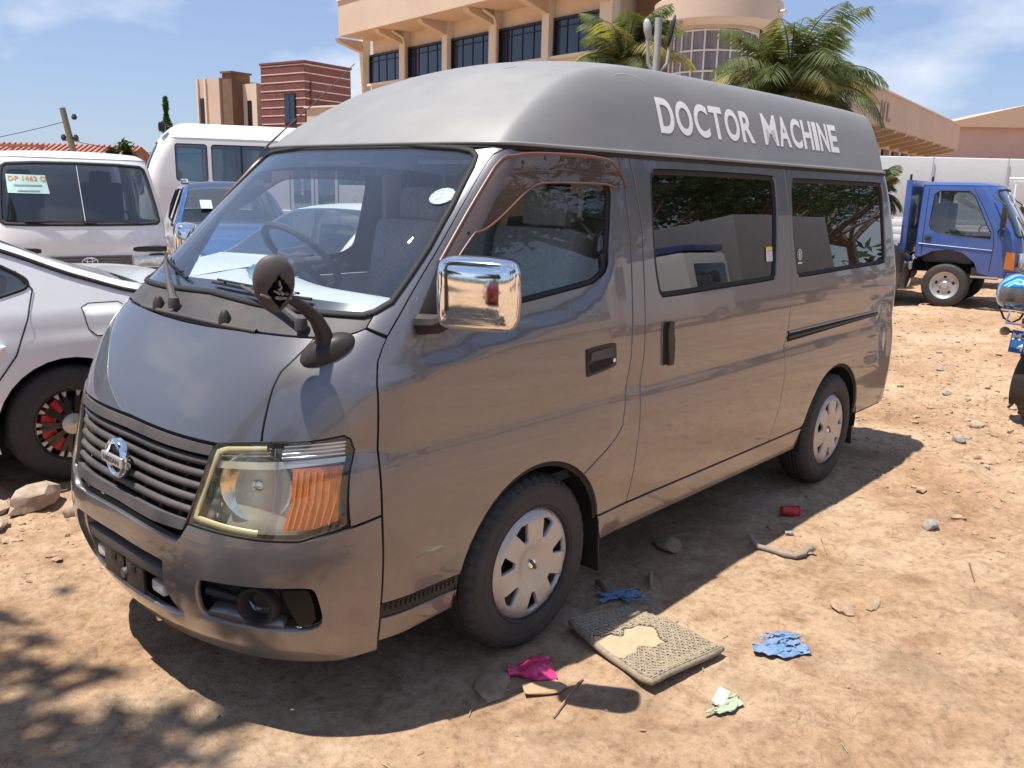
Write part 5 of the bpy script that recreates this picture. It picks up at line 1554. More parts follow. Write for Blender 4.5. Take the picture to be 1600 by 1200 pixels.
for mi in (False, True):
    o = patch('cab_side', BS, hB, M_blue, bt_, [wB, wsBh], .08, .02, mirror=mi)
    g = patch('door_window', BS, wB, G_car, bt_, step=.12, th=0, off=-.01, mirror=mi, lip=False); ribbon('gasket', BS, resample(wB, .05), .03, M_seal, g, off=-.004, closed=True, mirror=mi, th=.004)
    ribbon('door_seam', BS, k_.X([(.46, .66), (.44, 1.1), (.48, 1.34), (.66, 1.68), (.86, 2.0)]), .012, M_seal, o, off=.001, mirror=mi)
    ribbon('door_seam', BS, k_.X([(1.54, .88), (1.55, 2.0)]), .012, M_seal, o, off=.001, mirror=mi)
    ribbon('body_crease', BS, k_.X([(.45, 1.0), (1.6, 1.06)]), .03, M_blue, o, off=.002, mirror=mi, th=.012)
    sg = 1 if mi else -1
    al = patch('amber_lamp', BS, k_.X([(.12, .98), (.24, 1.0), (.25, .72), (.12, .70), (.12, .98)])[:-1], mat('amber_lamp_lens', (.80, .24, .02), .25, coat=.8, bump=.002, bscale=120), bt_, step=.05, th=.02, off=.012, mirror=mi)
    V, F = box_vf((.06, .38, .24), .03); obj('headlamp', V + [.035, sg * .64, .86], F, M_head, bt_)
    MB().box((1.46, sg * .955, 1.16), (.10, .03, .07), bev=.01).build('door_handle', M_black, bt_)
    MB().tube([(.42, sg * .92, 1.30), (.34, sg * 1.05, 1.40), (.34, sg * 1.06, 1.75), (.55, sg * .9, 1.9)], .012, 6).build('mirror_bracket', M_black, bt_)
    MB().box((.33, sg * 1.07, 1.55), (.08, .17, .34), bev=.035).build('wing_mirror', M_black, bt_)
    MB().box((.33, sg * 1.05, 1.30), (.06, .10, .12), bev=.03).build('lower_mirror', M_black, bt_)
    MB().box((.52, sg * .88, .62), (.42, .10, .18), bev=.02).build('step_panel', M_black, bt_); MB().box((.52, sg * .935, .56), (.42, .01, .03)).build('step_edge', M_cap, bt_)
g = patch('windscreen', BS, wsB, G_car, bt_, step=.1, th=0, off=-.006, lip=False); ribbon('gasket', BS, resample(wsB, .05), .035, M_seal, g, off=.002, closed=True, th=.005)
k_.roof('cab_roof', 2.05, .07, M_blue, bt_, 1.5, .1, .6)
patch('front_bumper', BS, sym(k_.Y([(0, .66), (-.92, .66), (-.92, .42), (0, .42)])), M_blue, bt_, step=.1, th=.05, off=.06)
patch('grille', BS, sym(k_.Y([(0, 1.0), (-.40, 1.0), (-.38, .74), (0, .74)])), M_black, bt_, step=.1, th=.02, off=.012)
for k in range(3): ribbon('grille_bar', BS, [(q, .79 + k * .075) for q in np.linspace(k_.vy(.40, .8), k_.vy(-.40, .8), 14)], .025, M_chrome, bt_, off=.022, th=.006)
MB().box((1.15, 0, 1.0), (.8, 1.6, .5), bev=.05).build('seat_box', M_intdark, bt_)
for y in (-.45, .45): MB().box((1.38, y, 1.45), (.12, .46, .6), bev=.05).build('seat', M_intdark, bt_)
MB().tube([(.80 + .06 * math.cos(a), -.42 + .19 * math.cos(a), 1.30 + .08 * math.sin(a)) for a in np.linspace(0, 2 * PI, 20, endpoint=False)], .014, 6, True).build('steering_wheel', M_intdark, bt_)
MB().box((2.9, 0, .66), (4.4, .8, .2)).build('chassis', M_cavity, bt_)
hb_ = MB().box((1.86, 0, 1.5), (.10, 1.9, 1.25), bev=.01).build('headboard', M_blue, bt_)
for s in (-1, 1): MB().bar((1.86, s * .9, 2.1), (1.86, s * .9, 2.22), .02).build('headboard_horn', M_black, hb_)
MB().bar((1.74, -.80, .9), (1.74, -.80, 2.0), .05).build('intake_snorkel', M_black, bt_); MB().box((1.76, -.86, 1.05), (.06, .06, .28)).build('cab_latch', mat('cream_label', (.55, .50, .38), .6), bt_)
bd_ = MB().box((4.0, 0, 1.0), (4.2, 1.95, .10)).build('cargo_bed', M_blue, bt_)
for s in (-1, 1):
    for k in range(3): MB().box((4.0, s * .97, 1.14 + k * .13), (4.2, .04, .115), bev=.01).build('drop_side_board', M_wpaint, bd_)
    MB().box((2.1, s * .97, .85), (.5, .06, .28), bev=.01).build('blue_bracket', M_blue, bd_)
for x in (1.12, 4.4):
    for s in (-1, 1): simple_wheel(bt_, x, s * .80, .375, .22, s, (M_chrome if False else mat('truck_rim', (.45, .45, .45), .4, .6),))
place(bt_, 15.5, .55, -84)
ww = bt_.rotation_euler.z
hubw = np.array([15.35, 1.55])
bt_.scale = (.92, .92, .93)
bt_.location = (hubw[0] - .9 * (1.12 * math.cos(ww) + .80 * math.sin(ww)), hubw[1] - .9 * (1.12 * math.sin(ww) - .80 * math.cos(ww)), 0)

# long white trailer behind, and the white pickup cab at the right edge
tr = thing('box_trailer', 'long white box trailer standing behind the blue truck', 'trailer', (24.2, 5.5, 0), R(-50))
M_tarp = mat('white_tarpaulin', (.66, .69, .70), .55, noise=.05, nscale=1.2, bump=.012, bscale=1.3, dust=(.45, .42, .38), dust_amt=.2, dust_scale=.6)
MB().box((0, 0, 1.92), (16, 2.4, 1.62), bev=.04).build('cover', M_tarp, tr)
MB().box((0, 0, 1.08), (16, 2.42, .14), bev=.02).build('side_rail', mat('grey_rail', (.35, .36, .37), .5), tr)
for k in range(3): MB().box((0, -1.2, .98 - k * .14), (16, .03, .10), bev=.01).build('side_board', M_wpaint, tr)
for k in range(9): MB().box((-7.6 + k * 1.9, -1.225, 1.95), (.03, .012, 1.55)).build('strap', mat('strap_grey', (.5, .52, .53), .6), tr)
for x in (-6, -4.9, 4.5):
    for s in (-1, 1): simple_wheel(tr, x, s * 1.0, .45, .28, s, (MATS['truck_rim'],))
pk = thing('white_pickup', 'white truck cab with a ladder rack, partly hidden behind the blue truck', 'truck')
pkS = Skin([.4, .8, 1.2, 1.5, 1.75, 1.95], [.05, .0, .02, .14, .26, .38], [.82, .84, .84, .81, .78, .74], [.3, .28, .3, .42, .54, .66], [5] * 6, [1.7] * 6, .06)
wP = pkS.X([(.56, 1.20), (.70, 1.42), (.86, 1.70), (.95, 1.76), (1.45, 1.76), (1.50, 1.70), (1.50, 1.22), (.56, 1.20)])[:-1]
wsP = sym(pkS.Y([(0, 1.20), (-.74, 1.22), (-.72, 1.5), (-.68, 1.78), (0, 1.80)])); wsPh = [(max(q[0], .002), q[1]) for q in wsP if q[0] >= -1e-6]
hP = pkS.Y([(0, .45), (-.78, .45)]) + pkS.X([(.32, .45), (1.7, .5)]) + [(pkS.vr(z, .3), z) for z in np.linspace(.5, 1.86, 10)] + [(q, 1.86) for q in np.linspace(pkS.vr(1.86, .25), 0, 30)]
for mi in (False, True):
    patch('cab_side', pkS.S, hP, M_wpaint, pk, [wP, wsPh], .1, .02, mirror=mi)
    g = patch('door_window', pkS.S, wP, G_car, pk, step=.15, th=0, off=-.01, mirror=mi, lip=False); ribbon('gasket', pkS.S, resample(wP, .05), .03, M_seal, g, off=-.004, closed=True, mirror=mi, th=.004)
patch('windscreen', pkS.S, wsP, G_car, pk, step=.15, th=0, off=-.006, lip=False)
pkS.roof('cab_roof', 1.86, .16, M_wpaint, pk, 1.3, .16, .7)
MB().box((1.2, 0, .9), (.9, 1.5, .5)).build('seat_box', M_intdark, pk)
MB().box((3.2, 0, .8), (3.0, 1.7, .25)).build('cargo_bed', M_wpaint, pk)
for x in (1.95, 2.15, 2.35, 2.55, 2.75): MB().bar((x, -.75, 1.0), (x, -.75, 2.05), .02).build('rack_upright', M_wpaint, pk)
for y in (-.75, .75): MB().bar((1.9, y, 2.08), (2.8, y, 2.08), .03).build('rack_rail', M_wpaint, pk)
MB().box((1.86, -.75, 1.5), (.12, .10, 1.5)).build('rack_post', M_wpaint, pk)
for x in (.8, 3.4):
    for s in (-1, 1): simple_wheel(pk, x, s * .72, .34, .2, s, (M_cap,))
place(pk, 18.6, -1.1, -80)

# ------------------------------------------------------------------ parked behind the photographer: they show in the van's windows and paint
bxt = thing('box_truck', 'grey-white box truck behind the photographer, mirrored in the side windows', 'truck', (18.0, -8.6, 0), R(176))
M_boxw = mat('box_panel', (.30, .31, .32), .5, noise=.05, nscale=2, dust=(.4, .33, .25), dust_amt=.25)
MB().box((0, 0, 2.05), (5.6, 2.1, 2.2), bev=.03).build('cargo_box', M_boxw, bxt)
MB().box((0, 1.07, 3.1), (5.6, .05, .14)).build('top_rail', M_black, bxt); MB().box((-2.78, 1.07, 2.05), (.14, .05, 2.2)).build('corner_post', M_black, bxt)
MB().box((0, 1.07, .98), (5.6, .05, .10)).build('bottom_rail', M_black, bxt)
for k in range(4): MB().box((-2.0 + k * 1.35, 1.085, 3.0), (.05, .05, .16)).build('hinge', M_black, bxt)
MB().box((0, 0, .75), (6.4, .9, .25)).build('chassis', M_cavity, bxt)
MB().box((4.0, 0, 1.45), (1.9, 1.9, 1.9), bev=.2).build('cab', M_wpaint, bxt)
MB().box((4.0, 0, 1.9), (1.5, 1.93, .6), bev=.1).build('cab_windows', G_bus, bxt); MB().box((4.0, 0, 2.46), (1.7, 1.8, .12), bev=.04).build('blue_roof_cap', M_blue, bxt)
for x in (-1.8, 3.9):
    for s in (-1, 1): simple_wheel(bxt, x, s * .85, .42, .24, s, (M_cap,))
# ------------------------------------------------------------------ ground
_vn = {}
def vnoise(x, y, s, seed):
    """smooth value noise"""
    if seed not in _vn: _vn[seed] = np.random.default_rng(seed).random((256, 256))
    T = _vn[seed]
    X = x / s; Y = y / s
    i = np.floor(X).astype(int); j = np.floor(Y).astype(int); u = X - i; v = Y - j
    u = u * u * (3 - 2 * u); v = v * v * (3 - 2 * v)
    g = lambda a, b: T[a % 256, b % 256]
    return (g(i, j) * (1 - u) + g(i + 1, j) * u) * (1 - v) + (g(i, j + 1) * (1 - u) + g(i + 1, j + 1) * u) * v - .5
def axis(a, b, step, far, grow=1.14):
    c = list(np.arange(a, b, step)); s = step; p = c[0]; lo = []
    while p > -far: s *= grow; p -= s; lo.append(p)
    s = step; p = c[-1]; hi = []
    while p < far: s *= grow; p += s; hi.append(p)
    return np.array(lo[::-1] + c + hi)
gx = axis(-1.2, 7.6, .024, 900); gy = axis(-3.0, 2.6, .024, 900)
GX, GY = np.meshgrid(gx, gy)
def gheight(x, y):
    near = np.exp(-(np.maximum(np.hypot(x - 3, y) - 6, 0) / 14) ** 2)
    rough = np.clip((x - 2.6) / 2.2, 0, 1) * np.clip((y + 3.4) / .8, 0, 1) * .8 + .42 + .55 * np.clip((y - .9) / .6, 0, 1)
    h = .034 * vnoise(x, y, 1.3, 1) + .020 * vnoise(x, y, .45, 2)
    n3 = vnoise(x, y, .17, 3); n4 = vnoise(x + .3 * n3, y, .075, 4); n5 = vnoise(x, y, .04, 5)
    h = h + rough * (.020 * n3 + .017 * np.abs(n4) + .009 * n5)
    # slabs of dried, flaking mud
    sl = vnoise(x * .8 + y * .3, y - x * .2, .24, 6); h = h + rough * .014 * (np.clip((sl - .06) * 9, 0, 1)) + rough * .010 * np.clip((vnoise(x + .2 * n3, y, .11, 8) - .1) * 10, 0, 1)
    # tyre ruts with tread marks, and a few shoe prints
    for (xa, ya, xb, yb, wd_) in ((-.6, -2.35, 8.5, -2.0, .085), (2.2, -3.4, 8.0, -1.2, .08), (-.8, .25, 0.6, -1.9, .08)):
        lx, ly = xb - xa, yb - ya; ll = math.hypot(lx, ly); sx = ((x - xa) * lx + (y - ya) * ly) / ll; dx_ = ((x - xa) * ly - (y - ya) * lx) / ll + .05 * np.sin(sx * .9)
        k_ = np.exp(-(dx_ / wd_) ** 4) * ((sx > 0) & (sx < ll)); h = h - k_ * (.007 + .004 * np.sign(np.sin(sx / .013 + 3 * np.abs(dx_) / wd_))) * np.clip(vnoise(x, y, .8, 12) * 2 + .8, 0, 1)
        h = h + .006 * np.exp(-((np.abs(dx_) - wd_ * 1.25) / .03) ** 2) * ((sx > 0) & (sx < ll))
    for (fx_, fy_, fa) in ((2.9, -1.75, .4), (3.3, -1.95, .5), (2.3, -2.0, 2.8), (.55, -1.75, 1.2), (.2, -1.2, 1.0), (4.4, -1.6, .3), (4.9, -1.75, .35), (1.6, -1.9, 2.6)):
        u_ = (x - fx_) * math.cos(fa) + (y - fy_) * math.sin(fa); v_ = -(x - fx_) * math.sin(fa) + (y - fy_) * math.cos(fa)
        h = h - .009 * np.exp(-((u_ / .13) ** 4) - ((v_ / (.045 + .01 * np.sin(u_ * 20))) ** 4)) + .004 * np.exp(-((np.hypot(u_ / .15, v_ / .065) - 1) / .18) ** 2)
    # pressed flat under and beside the van
    flat = np.exp(-(((x - 2.5) / 3.4) ** 4)) * np.exp(-((y / 1.25) ** 4))
    return (h * near * (1 - .55 * flat) - .004)
GZ = gheight(GX, GY)
for wx in (1.22, 3.935):
    for wy in (-.745, .745):
        d = np.exp(-(((GX - wx) / .20) ** 4) - ((GY - wy) / .16) ** 4); GZ = GZ * (1 - d) + (-.002) * d
V, F = grid_surface(np.stack([GX, GY, GZ], -1))
Mg = bpy.data.materials.new('dirt'); Mg.use_nodes = True
t = Mg.node_tree; B = t.nodes['Principled BSDF']; L = t.links.new
B.inputs['Roughness'].default_value = .95; B.inputs['Specular IOR Level'].default_value = .15
geo = t.nodes.new('ShaderNodeNewGeometry')
def nz(scale, detail=8, rough=.6, dist=0.0):
    n = t.nodes.new('ShaderNodeTexNoise'); n.inputs['Scale'].default_value = scale; n.inputs['Detail'].default_value = detail; n.inputs['Roughness'].default_value = rough; n.inputs['Distortion'].default_value = dist
    L(geo.outputs['Position'], n.inputs['Vector']); return n.outputs['Fac']
def ramp(f, stops):
    r = t.nodes.new('ShaderNodeValToRGB'); L(f, r.inputs['Fac'])
    while len(r.color_ramp.elements) < len(stops): r.color_ramp.elements.new(.5)
    for e, (p, c) in zip(r.color_ramp.elements, stops): e.position = p; e.color = (*c, 1)
    return r.outputs['Color']
def mixc(f, a, b, mode='MIX'):
    m = t.nodes.new('ShaderNodeMixRGB'); m.blend_type = mode
    if isinstance(f, float): m.inputs[0].default_value = f
    else: L(f, m.inputs[0])
    L(a, m.inputs[1]); L(b, m.inputs[2]); return m.outputs[0]
base = ramp(nz(.8, 9, .62), [(.28, (.33, .195, .113)), (.44, (.44, .28, .168)), (.58, (.52, .36, .232)), (.76, (.59, .445, .315))])
grain = ramp(nz(26, 10, .75), [(.28, (.42, .39, .37)), (.47, (.90, .90, .90)), (.56, (1.0, 1.0, 1.0)), (.74, (1.22, 1.22, 1.22))])
mid = ramp(nz(6.5, 8, .7, .5), [(.34, (.74, .70, .67)), (.52, (1, 1, 1)), (.70, (1.08, 1.08, 1.10))])
c1 = mixc(1.0, mixc(1.0, base, grain, 'MULTIPLY'), mid, 'MULTIPLY')
damp = ramp(nz(1.9, 6, .6, .4), [(.56, (0, 0, 0)), (.70, (1, 1, 1))])
dk = t.nodes.new('ShaderNodeRGB'); dk.outputs[0].default_value = (.21, .145, .095, 1)
mul = t.nodes.new('ShaderNodeMath'); mul.operation = 'MULTIPLY'; mul.inputs[1].default_value = .45; L(damp, mul.inputs[0])
c2 = mixc(mul.outputs[0], c1, dk.outputs[0])
pale = ramp(nz(5.2, 7, .7, .8), [(.62, (0, 0, 0)), (.70, (.55, .55, .55))])
pk_ = t.nodes.new('ShaderNodeRGB'); pk_.outputs[0].default_value = (.54, .44, .33, 1)
c3 = mixc(pale, c2, pk_.outputs[0])
vor = t.nodes.new('ShaderNodeTexVoronoi'); vor.inputs['Scale'].default_value = 60; L(geo.outputs['Position'], vor.inputs['Vector'])
speck = ramp(vor.outputs['Distance'], [(.06, (1, 1, 1)), (.14, (0, 0, 0))])
sm = t.nodes.new('ShaderNodeMath'); sm.operation = 'MULTIPLY'; L(speck, sm.inputs[0]); L(ramp(nz(9, 4), [(.52, (0, 0, 0)), (.60, (.8, .8, .8))]), sm.inputs[1])
sc_ = t.nodes.new('ShaderNodeRGB'); sc_.outputs[0].default_value = (.15, .11, .08, 1)
c4 = mixc(sm.outputs[0], c3, sc_.outputs[0])
L(c4, B.inputs['Base Color'])
hsum = t.nodes.new('ShaderNodeMath'); hsum.operation = 'ADD'; L(nz(38, 12, .72), hsum.inputs[0])
cr_ = t.nodes.new('ShaderNodeTexVoronoi'); cr_.feature = 'DISTANCE_TO_EDGE'; cr_.inputs['Scale'].default_value = 11; dn_ = t.nodes.new('ShaderNodeTexNoise'); dn_.inputs['Scale'].default_value = 5; dn_.inputs['Detail'].default_value = 6; L(geo.outputs['Position'], dn_.inputs['Vector']); va_ = t.nodes.new('ShaderNodeVectorMath'); va_.operation = 'MULTIPLY_ADD'; L(dn_.outputs['Color'], va_.inputs[0]); va_.inputs[1].default_value = (.35, .35, .35); L(geo.outputs['Position'], va_.inputs[2]); L(va_.outputs[0], cr_.inputs['Vector'])
crr = t.nodes.new('ShaderNodeMapRange'); crr.inputs['From Max'].default_value = .05; crr.inputs['To Max'].default_value = .16; L(cr_.outputs['Distance'], crr.inputs['Value'])
crm = t.nodes.new('ShaderNodeMath'); crm.operation = 'MULTIPLY'; L(crr.outputs[0], crm.inputs[0]); L(ramp(nz(1.4, 3), [(.48, (0, 0, 0)), (.62, (1, 1, 1))]), crm.inputs[1])
L(crm.outputs[0], hsum.inputs[1])
bp_ = t.nodes.new('ShaderNodeBump'); bp_.inputs['Distance'].default_value = .017; bp_.inputs['Strength'].default_value = 1.0; L(hsum.outputs[0], bp_.inputs['Height']); L(bp_.outputs[0], B.inputs['Normal'])
me = bpy.data.meshes.new('ground')
me.vertices.add(len(V)); me.vertices.foreach_set('co', V.ravel())
n1_, m1_ = GX.shape
idx = np.arange(n1_ * m1_).reshape(n1_, m1_)
Q = np.stack([idx[:-1, :-1], idx[:-1, 1:], idx[1:, 1:], idx[1:, :-1]], -1).reshape(-1, 4)
me.loops.add(Q.size); me.loops.foreach_set('vertex_index', Q.ravel().astype(np.int32))
me.polygons.add(len(Q)); me.polygons.foreach_set('loop_start', np.arange(0, Q.size, 4, dtype=np.int32)); me.polygons.foreach_set('loop_total', np.full(len(Q), 4, np.int32))
me.update(calc_edges=True); me.polygons.foreach_set('use_smooth', np.ones(len(Q), bool)); me.materials.append(Mg)
ground = bpy.data.objects.new('ground', me); COL.objects.link(ground); ground['kind'] = 'structure'
def gz(x, y):
    """height of the ground mesh at a point"""
    i = min(max(int(np.searchsorted(gx, x)) - 1, 0), len(gx) - 2); j = min(max(int(np.searchsorted(gy, y)) - 1, 0), len(gy) - 2)
    u = (x - gx[i]) / (gx[i + 1] - gx[i]); v = (y - gy[j]) / (gy[j + 1] - gy[j])
    return float((GZ[j, i] * (1 - u) + GZ[j, i + 1] * u) * (1 - v) + (GZ[j + 1, i] * (1 - u) + GZ[j + 1, i + 1] * u) * v)

# ------------------------------------------------------------------ stones
def rock_vf(seed, sub=2):
    bm = bmesh.new(); bmesh.ops.create_icosphere(bm, subdivisions=sub, radius=1)
    r_ = np.random.default_rng(seed); P_ = np.array([v.co[:] for v in bm.verts])
    cuts = r_.normal(size=(9, 3)); cuts /= np.linalg.norm(cuts, axis=1)[:, None]; lim = r_.uniform(.55, .9, 9)
    for c, l in zip(cuts, lim):
        d = P_ @ c - l; P_ = P_ - np.outer(np.maximum(d, 0), c)
    P_ *= 1 + .05 * r_.normal(size=(len(P_), 1)); F_ = [[v.index for v in f.verts] for f in bm.faces]; bm.free()
    return P_, F_
ROCKS = [rock_vf(s, 1) for s in range(8)]
M_stone = mat('stone', (.37, .28, .205), .9, noise=.28, nscale=18, bump=.004, bscale=60)
M_clod = mat('dirt_clod', (.35, .24, .155), .95, noise=.3, nscale=25, bump=.004, bscale=80)
M_gstone = mat('grey_stone', (.30, .27, .24), .9, noise=.3, nscale=20, bump=.004, bscale=60)
rs = np.random.default_rng(21)
mb = MB(); mb2 = MB()
def in_view_spot():
    while True:
        x = rs.uniform(-.5, 13); y = rs.uniform(-4.5, 4)
        if -.9 < y < .9 and -.1 < x < 5: 
            if rs.random() > .15: continue
        return x, y
for k in range(5200):
    x, y = in_view_spot()
    dens = .35 + .65 * np.clip((x - 3.4) / 1.2, 0, 1)
    if rs.random() > dens: continue
    s = .004 + .012 * rs.random() ** 3 + (.006 + .030 * rs.random() ** 4 if x > 3.4 and rs.random() < .5 else 0)
    P_, F_ = ROCKS[rs.integers(8)]
    V_ = rot(P_ * [s * rs.uniform(.8, 1.5), s * rs.uniform(.7, 1.1), s * rs.uniform(.4, .8)], 0, 0, rs.uniform(0, 6.28)) + [x, y, gz(x, y) + s * .15]
    (mb if rs.random() < .7 else mb2).add(V_, F_)
o = mb.build('gravel', M_clod, None, True, 40); tag(o, 'loose pebbles and dirt crumbs scattered over the bare ground', 'gravel', kind='stuff')
o = mb2.build('gravel', M_stone, None, True, 40); tag(o, 'pale loose pebbles scattered over the bare ground', 'gravel', kind='stuff')
mb3 = MB()
for k in range(1500):      # denser rubble on the rough ground beyond the van tail and before the sedan
    if k % 5: x = rs.normal(6.2, 1.3); y = rs.normal(-.9, 1.0)
    else: x = rs.normal(.1, .35); y = rs.normal(1.7, .5)
    if (-.8 < y < .9 and x < 5): continue
    s = .005 + .020 * rs.random() ** 3
    P_, F_ = ROCKS[rs.integers(8)]
    mb3.add(rot(P_ * [s * rs.uniform(.9, 1.8), s * rs.uniform(.7, 1.2), s * rs.uniform(.35, .7)], rs.normal(0, .2), rs.normal(0, .2), rs.uniform(0, 6.28)) + [x, y, gz(x, y) + s * .1], F_)
o = mb3.build('rubble', M_clod, None, True, 40); tag(o, 'broken rubble and dirt lumps on the rough ground past the van', 'rubble', kind='stuff')
mb4 = MB(); M_straw = mat('dry_straw', (.38, .30, .19), .9, noise=.4, nscale=9)
for k in range(900):
    x, y = in_view_spot(); a_ = rs.uniform(0, 6.28); l_ = rs.uniform(.012, .07) * (1 if rs.random() < .9 else 1.8)
    dx, dy = l_ / 2 * math.cos(a_), l_ / 2 * math.sin(a_); z = gz(x, y) + .004
    mb4.tube([(x - dx, y - dy, z), (x + .1 * dy, y - .1 * dx, z + .004), (x + dx, y + dy, z + .001)], rs.uniform(.0009, .0022), 4)
o = mb4.build('straw', M_straw, None); tag(o, 'bits of dry straw and twig scattered on the ground', 'straw', kind='stuff')
def stone(label, x, y, s, seed, m=M_stone, rz=0, sink=.25, group='stones lying on the ground'):
    P_, F_ = rock_vf(seed + 50, 2)
    V_ = rot(P_ * np.array(s), 0, 0, rz)
    o = obj('stone', V_, F_, m, None, True, autosmooth=35)
    o.location = (x, y, gz(x, y) + s[2] * (1 - sink) * .6)
    tag(o, label, 'stone', group); return o
stone('largest pale stone block on the ground beside the white sedan wheel', .45, 1.98, (.19, .13, .075), 1, rz=.5)
stone('flat pale stone left of the largest block by the sedan', .20, 2.05, (.16, .10, .05), 2, rz=-.3)
stone('small pale stone between the largest block and the van bumper', .60, 1.72, (.10, .08, .06), 3, rz=.2)
stone('squarish pale stone at the left photo edge below the sedan', .18, 1.78, (.12, .10, .05), 4, rz=1.2)
stone('broad flat slab half buried in front of the front tyre', .93, -.92, (.13, .075, .018), 5, M_clod, rz=.4)
stone('grey-brown lump beyond the van, right of the rear wheel', 5.55, -1.15, (.075, .05, .045), 6, M_gstone, rz=.4)
stone('dark lump on the sunlit ground right of the red cup', 3.62, -1.55, (.06, .045, .035), 7, M_gstone)
stone('brown stone nearest the parked motorcycle wheel', 6.05, -1.15, (.09, .06, .04), 8, M_stone, rz=.7)
stone('dark flat stone on the sand below the blue truck', 8.2, -.25, (.09, .05, .03), 9, M_gstone, rz=.2)
stone('small dark stone on the sand left of the motorcycle', 7.1, -.62, (.05, .04, .03), 10, M_gstone)
stone('flat slab under the van sill behind the front wheel', 2.42, -.70, (.12, .07, .03), 11, M_clod, rz=.5)
stone('long flat slab at the right photo edge', 4.25, -1.98, (.09, .05, .02), 12, M_gstone, rz=.3)
stone('crumbled mud lump on the sand near the blue rag', 2.35, -1.58, (.08, .045, .022), 13, M_clod, rz=.9)
stone('thin flake of dried mud right of the crumbled lump', 2.48, -1.66, (.085, .035, .012), 14, M_clod, rz=.2)
stone('pebble at the edge of the van shadow near the bent hose', 2.98, -1.06, (.028, .022, .018), 15, M_gstone)

# ------------------------------------------------------------------ litter
def sheet_obj(name, label, cat, loc, w_, d_, m, seed, amp=.02, rz=0, nx=46, ny=36, outline=None, group=None):
    """a crumpled scrap: real folds, two-sided thickness"""
    r_ = np.random.default_rng(seed)
    X, Y = np.meshgrid(np.linspace(-1, 1, nx), np.linspace(-1, 1, ny))
    Z = np.zeros_like(X); ph = r_.uniform(0, 6.28, 9); fx = r_.normal(0, 4.5, 9); fy = r_.normal(0, 4.5, 9)
    for a, b, c in zip(fx, fy, ph): Z += np.abs(np.sin(a * X + b * Y + c))
    Z = (Z / 9) * amp * 2; px = .14 * np.sin(4 * Y + ph[0]) * w_; py = .14 * np.sin(5 * X + ph[1]) * d_
    P_ = np.stack([X * w_ / 2 + px, Y * d_ / 2 + py, Z], -1)
    V_, F_ = grid_surface(P_)
    cen = np.array([V_[list(f)].mean(0) for f in F_])
    if outline is None:
        ang = np.arctan2(cen[:, 1] / d_, cen[:, 0] / w_); rad = np.hypot(cen[:, 0] / w_ * 2, cen[:, 1] / d_ * 2)
        lim = .80 + .14 * np.sin(2 * ang + ph[2]) + .08 * np.sin(5 * ang + ph[3]) + .10 * np.sin(11 * ang + ph[4]) + .08 * np.sin(23 * ang + ph[5])
        hol = vnoise(cen[:, 0] + 3, cen[:, 1] + 5, .028, seed + 90) + .6 * vnoise(cen[:, 0] + 1, cen[:, 1] + 2, .012, seed + 91)
        keep = (rad < lim) & (hol > -.16 + .25 * (rad - .5))
    else: keep = outline(cen[:, 0] / w_, cen[:, 1] / d_)
    F_ = [f for f, k in zip(F_, keep) if k]
    V_ = rot(V_, 0, 0, rz)
    o = obj(name, V_, F_, m, None, True)
    o.location = (loc[0], loc[1], gz(*loc) + .006); sol = o.modifiers.new('thick', 'SOLIDIFY'); sol.thickness = .0012
    return tag(o, label, cat, group)
M_blurag = mat('blue_plastic', (.09, .22, .42), .45, noise=.25, nscale=40, dust=DUST, dust_amt=.35, dust_scale=20)
M_pink = mat('pink_plastic', (.75, .045, .17), .25, coat=.6, noise=.15, nscale=30)
M_green_pl = mat('pale_green_plastic', (.34, .42, .28), .5, noise=.2, nscale=40)
M_wpap = mat('white_paper', (.72, .69, .62), .7, noise=.1, nscale=40)
M_card = mat('cardboard', (.42, .28, .16), .85, noise=.15, nscale=30, bump=.001, bscale=80)
def rag(label, loc, w_, d_, m, seed, rz, n=11, group=None, cat='litter'):
    """torn plastic film: overlapping creased strips that lie almost flat"""
    r_ = np.random.default_rng(seed); mbr = MB()
    for k in range(n):
        big = k < n * .35; a_ = r_.normal(0, .45); l_ = w_ * (r_.uniform(.45, .75) if big else r_.uniform(.25, .6)); wd = d_ * (r_.uniform(.35, .6) if big else r_.uniform(.05, .12))
        c0 = np.array([r_.uniform(-.6, .6) * (w_ - l_), r_.uniform(-.55, .55) * (d_ - wd)]); bend = r_.normal(0, .45); ph = r_.uniform(0, 6.28)
        U = np.linspace(-.5, .5, 22); Vv = np.linspace(-.5, .5, 7); P_ = np.zeros((22, 7, 3))
        for i, u in enumerate(U):
            ww = wd * (1 - .55 * abs(2 * u) ** 3) * (1 + .25 * math.sin(9 * u + ph) + .12 * math.sin(19 * u + 2 * ph))
            for j, v in enumerate(Vv):
                x = u * l_; y = v * ww + bend * l_ * (u * u - .1); z = .004 + .0012 * k + .005 * abs(math.sin(9 * u + ph + 5 * v)) + .005 * abs(math.sin(12 * v + 13 * u + ph)) + .003 * abs(math.sin(21 * v - 8 * u))
                ca, sa = math.cos(a_), math.sin(a_); P_[i, j] = (c0[0] + ca * x - sa * y, c0[1] + sa * x + ca * y, z)
        mbr.add(*grid_surface(P_))
    o = obj('plastic_scrap', rot(np.concatenate(mbr.V), 0, 0, rz), mbr.F, m, None, True); o.location = (loc[0], loc[1], gz(*loc) + .002)
    so = o.modifiers.new('thick', 'SOLIDIFY'); so.thickness = .0006
    return tag(o, label, cat, group)
rag('crumpled blue plastic scrap on the sunlit ground right of the mat', (1.88, -1.55), .25, .15, M_blurag, 5, -.35, 12, 'blue plastic scraps')
rag('torn blue plastic strips in the van shadow behind the front wheel', (1.78, -.87), .24, .10, M_blurag, 6, -.55, 9, 'blue plastic scraps')
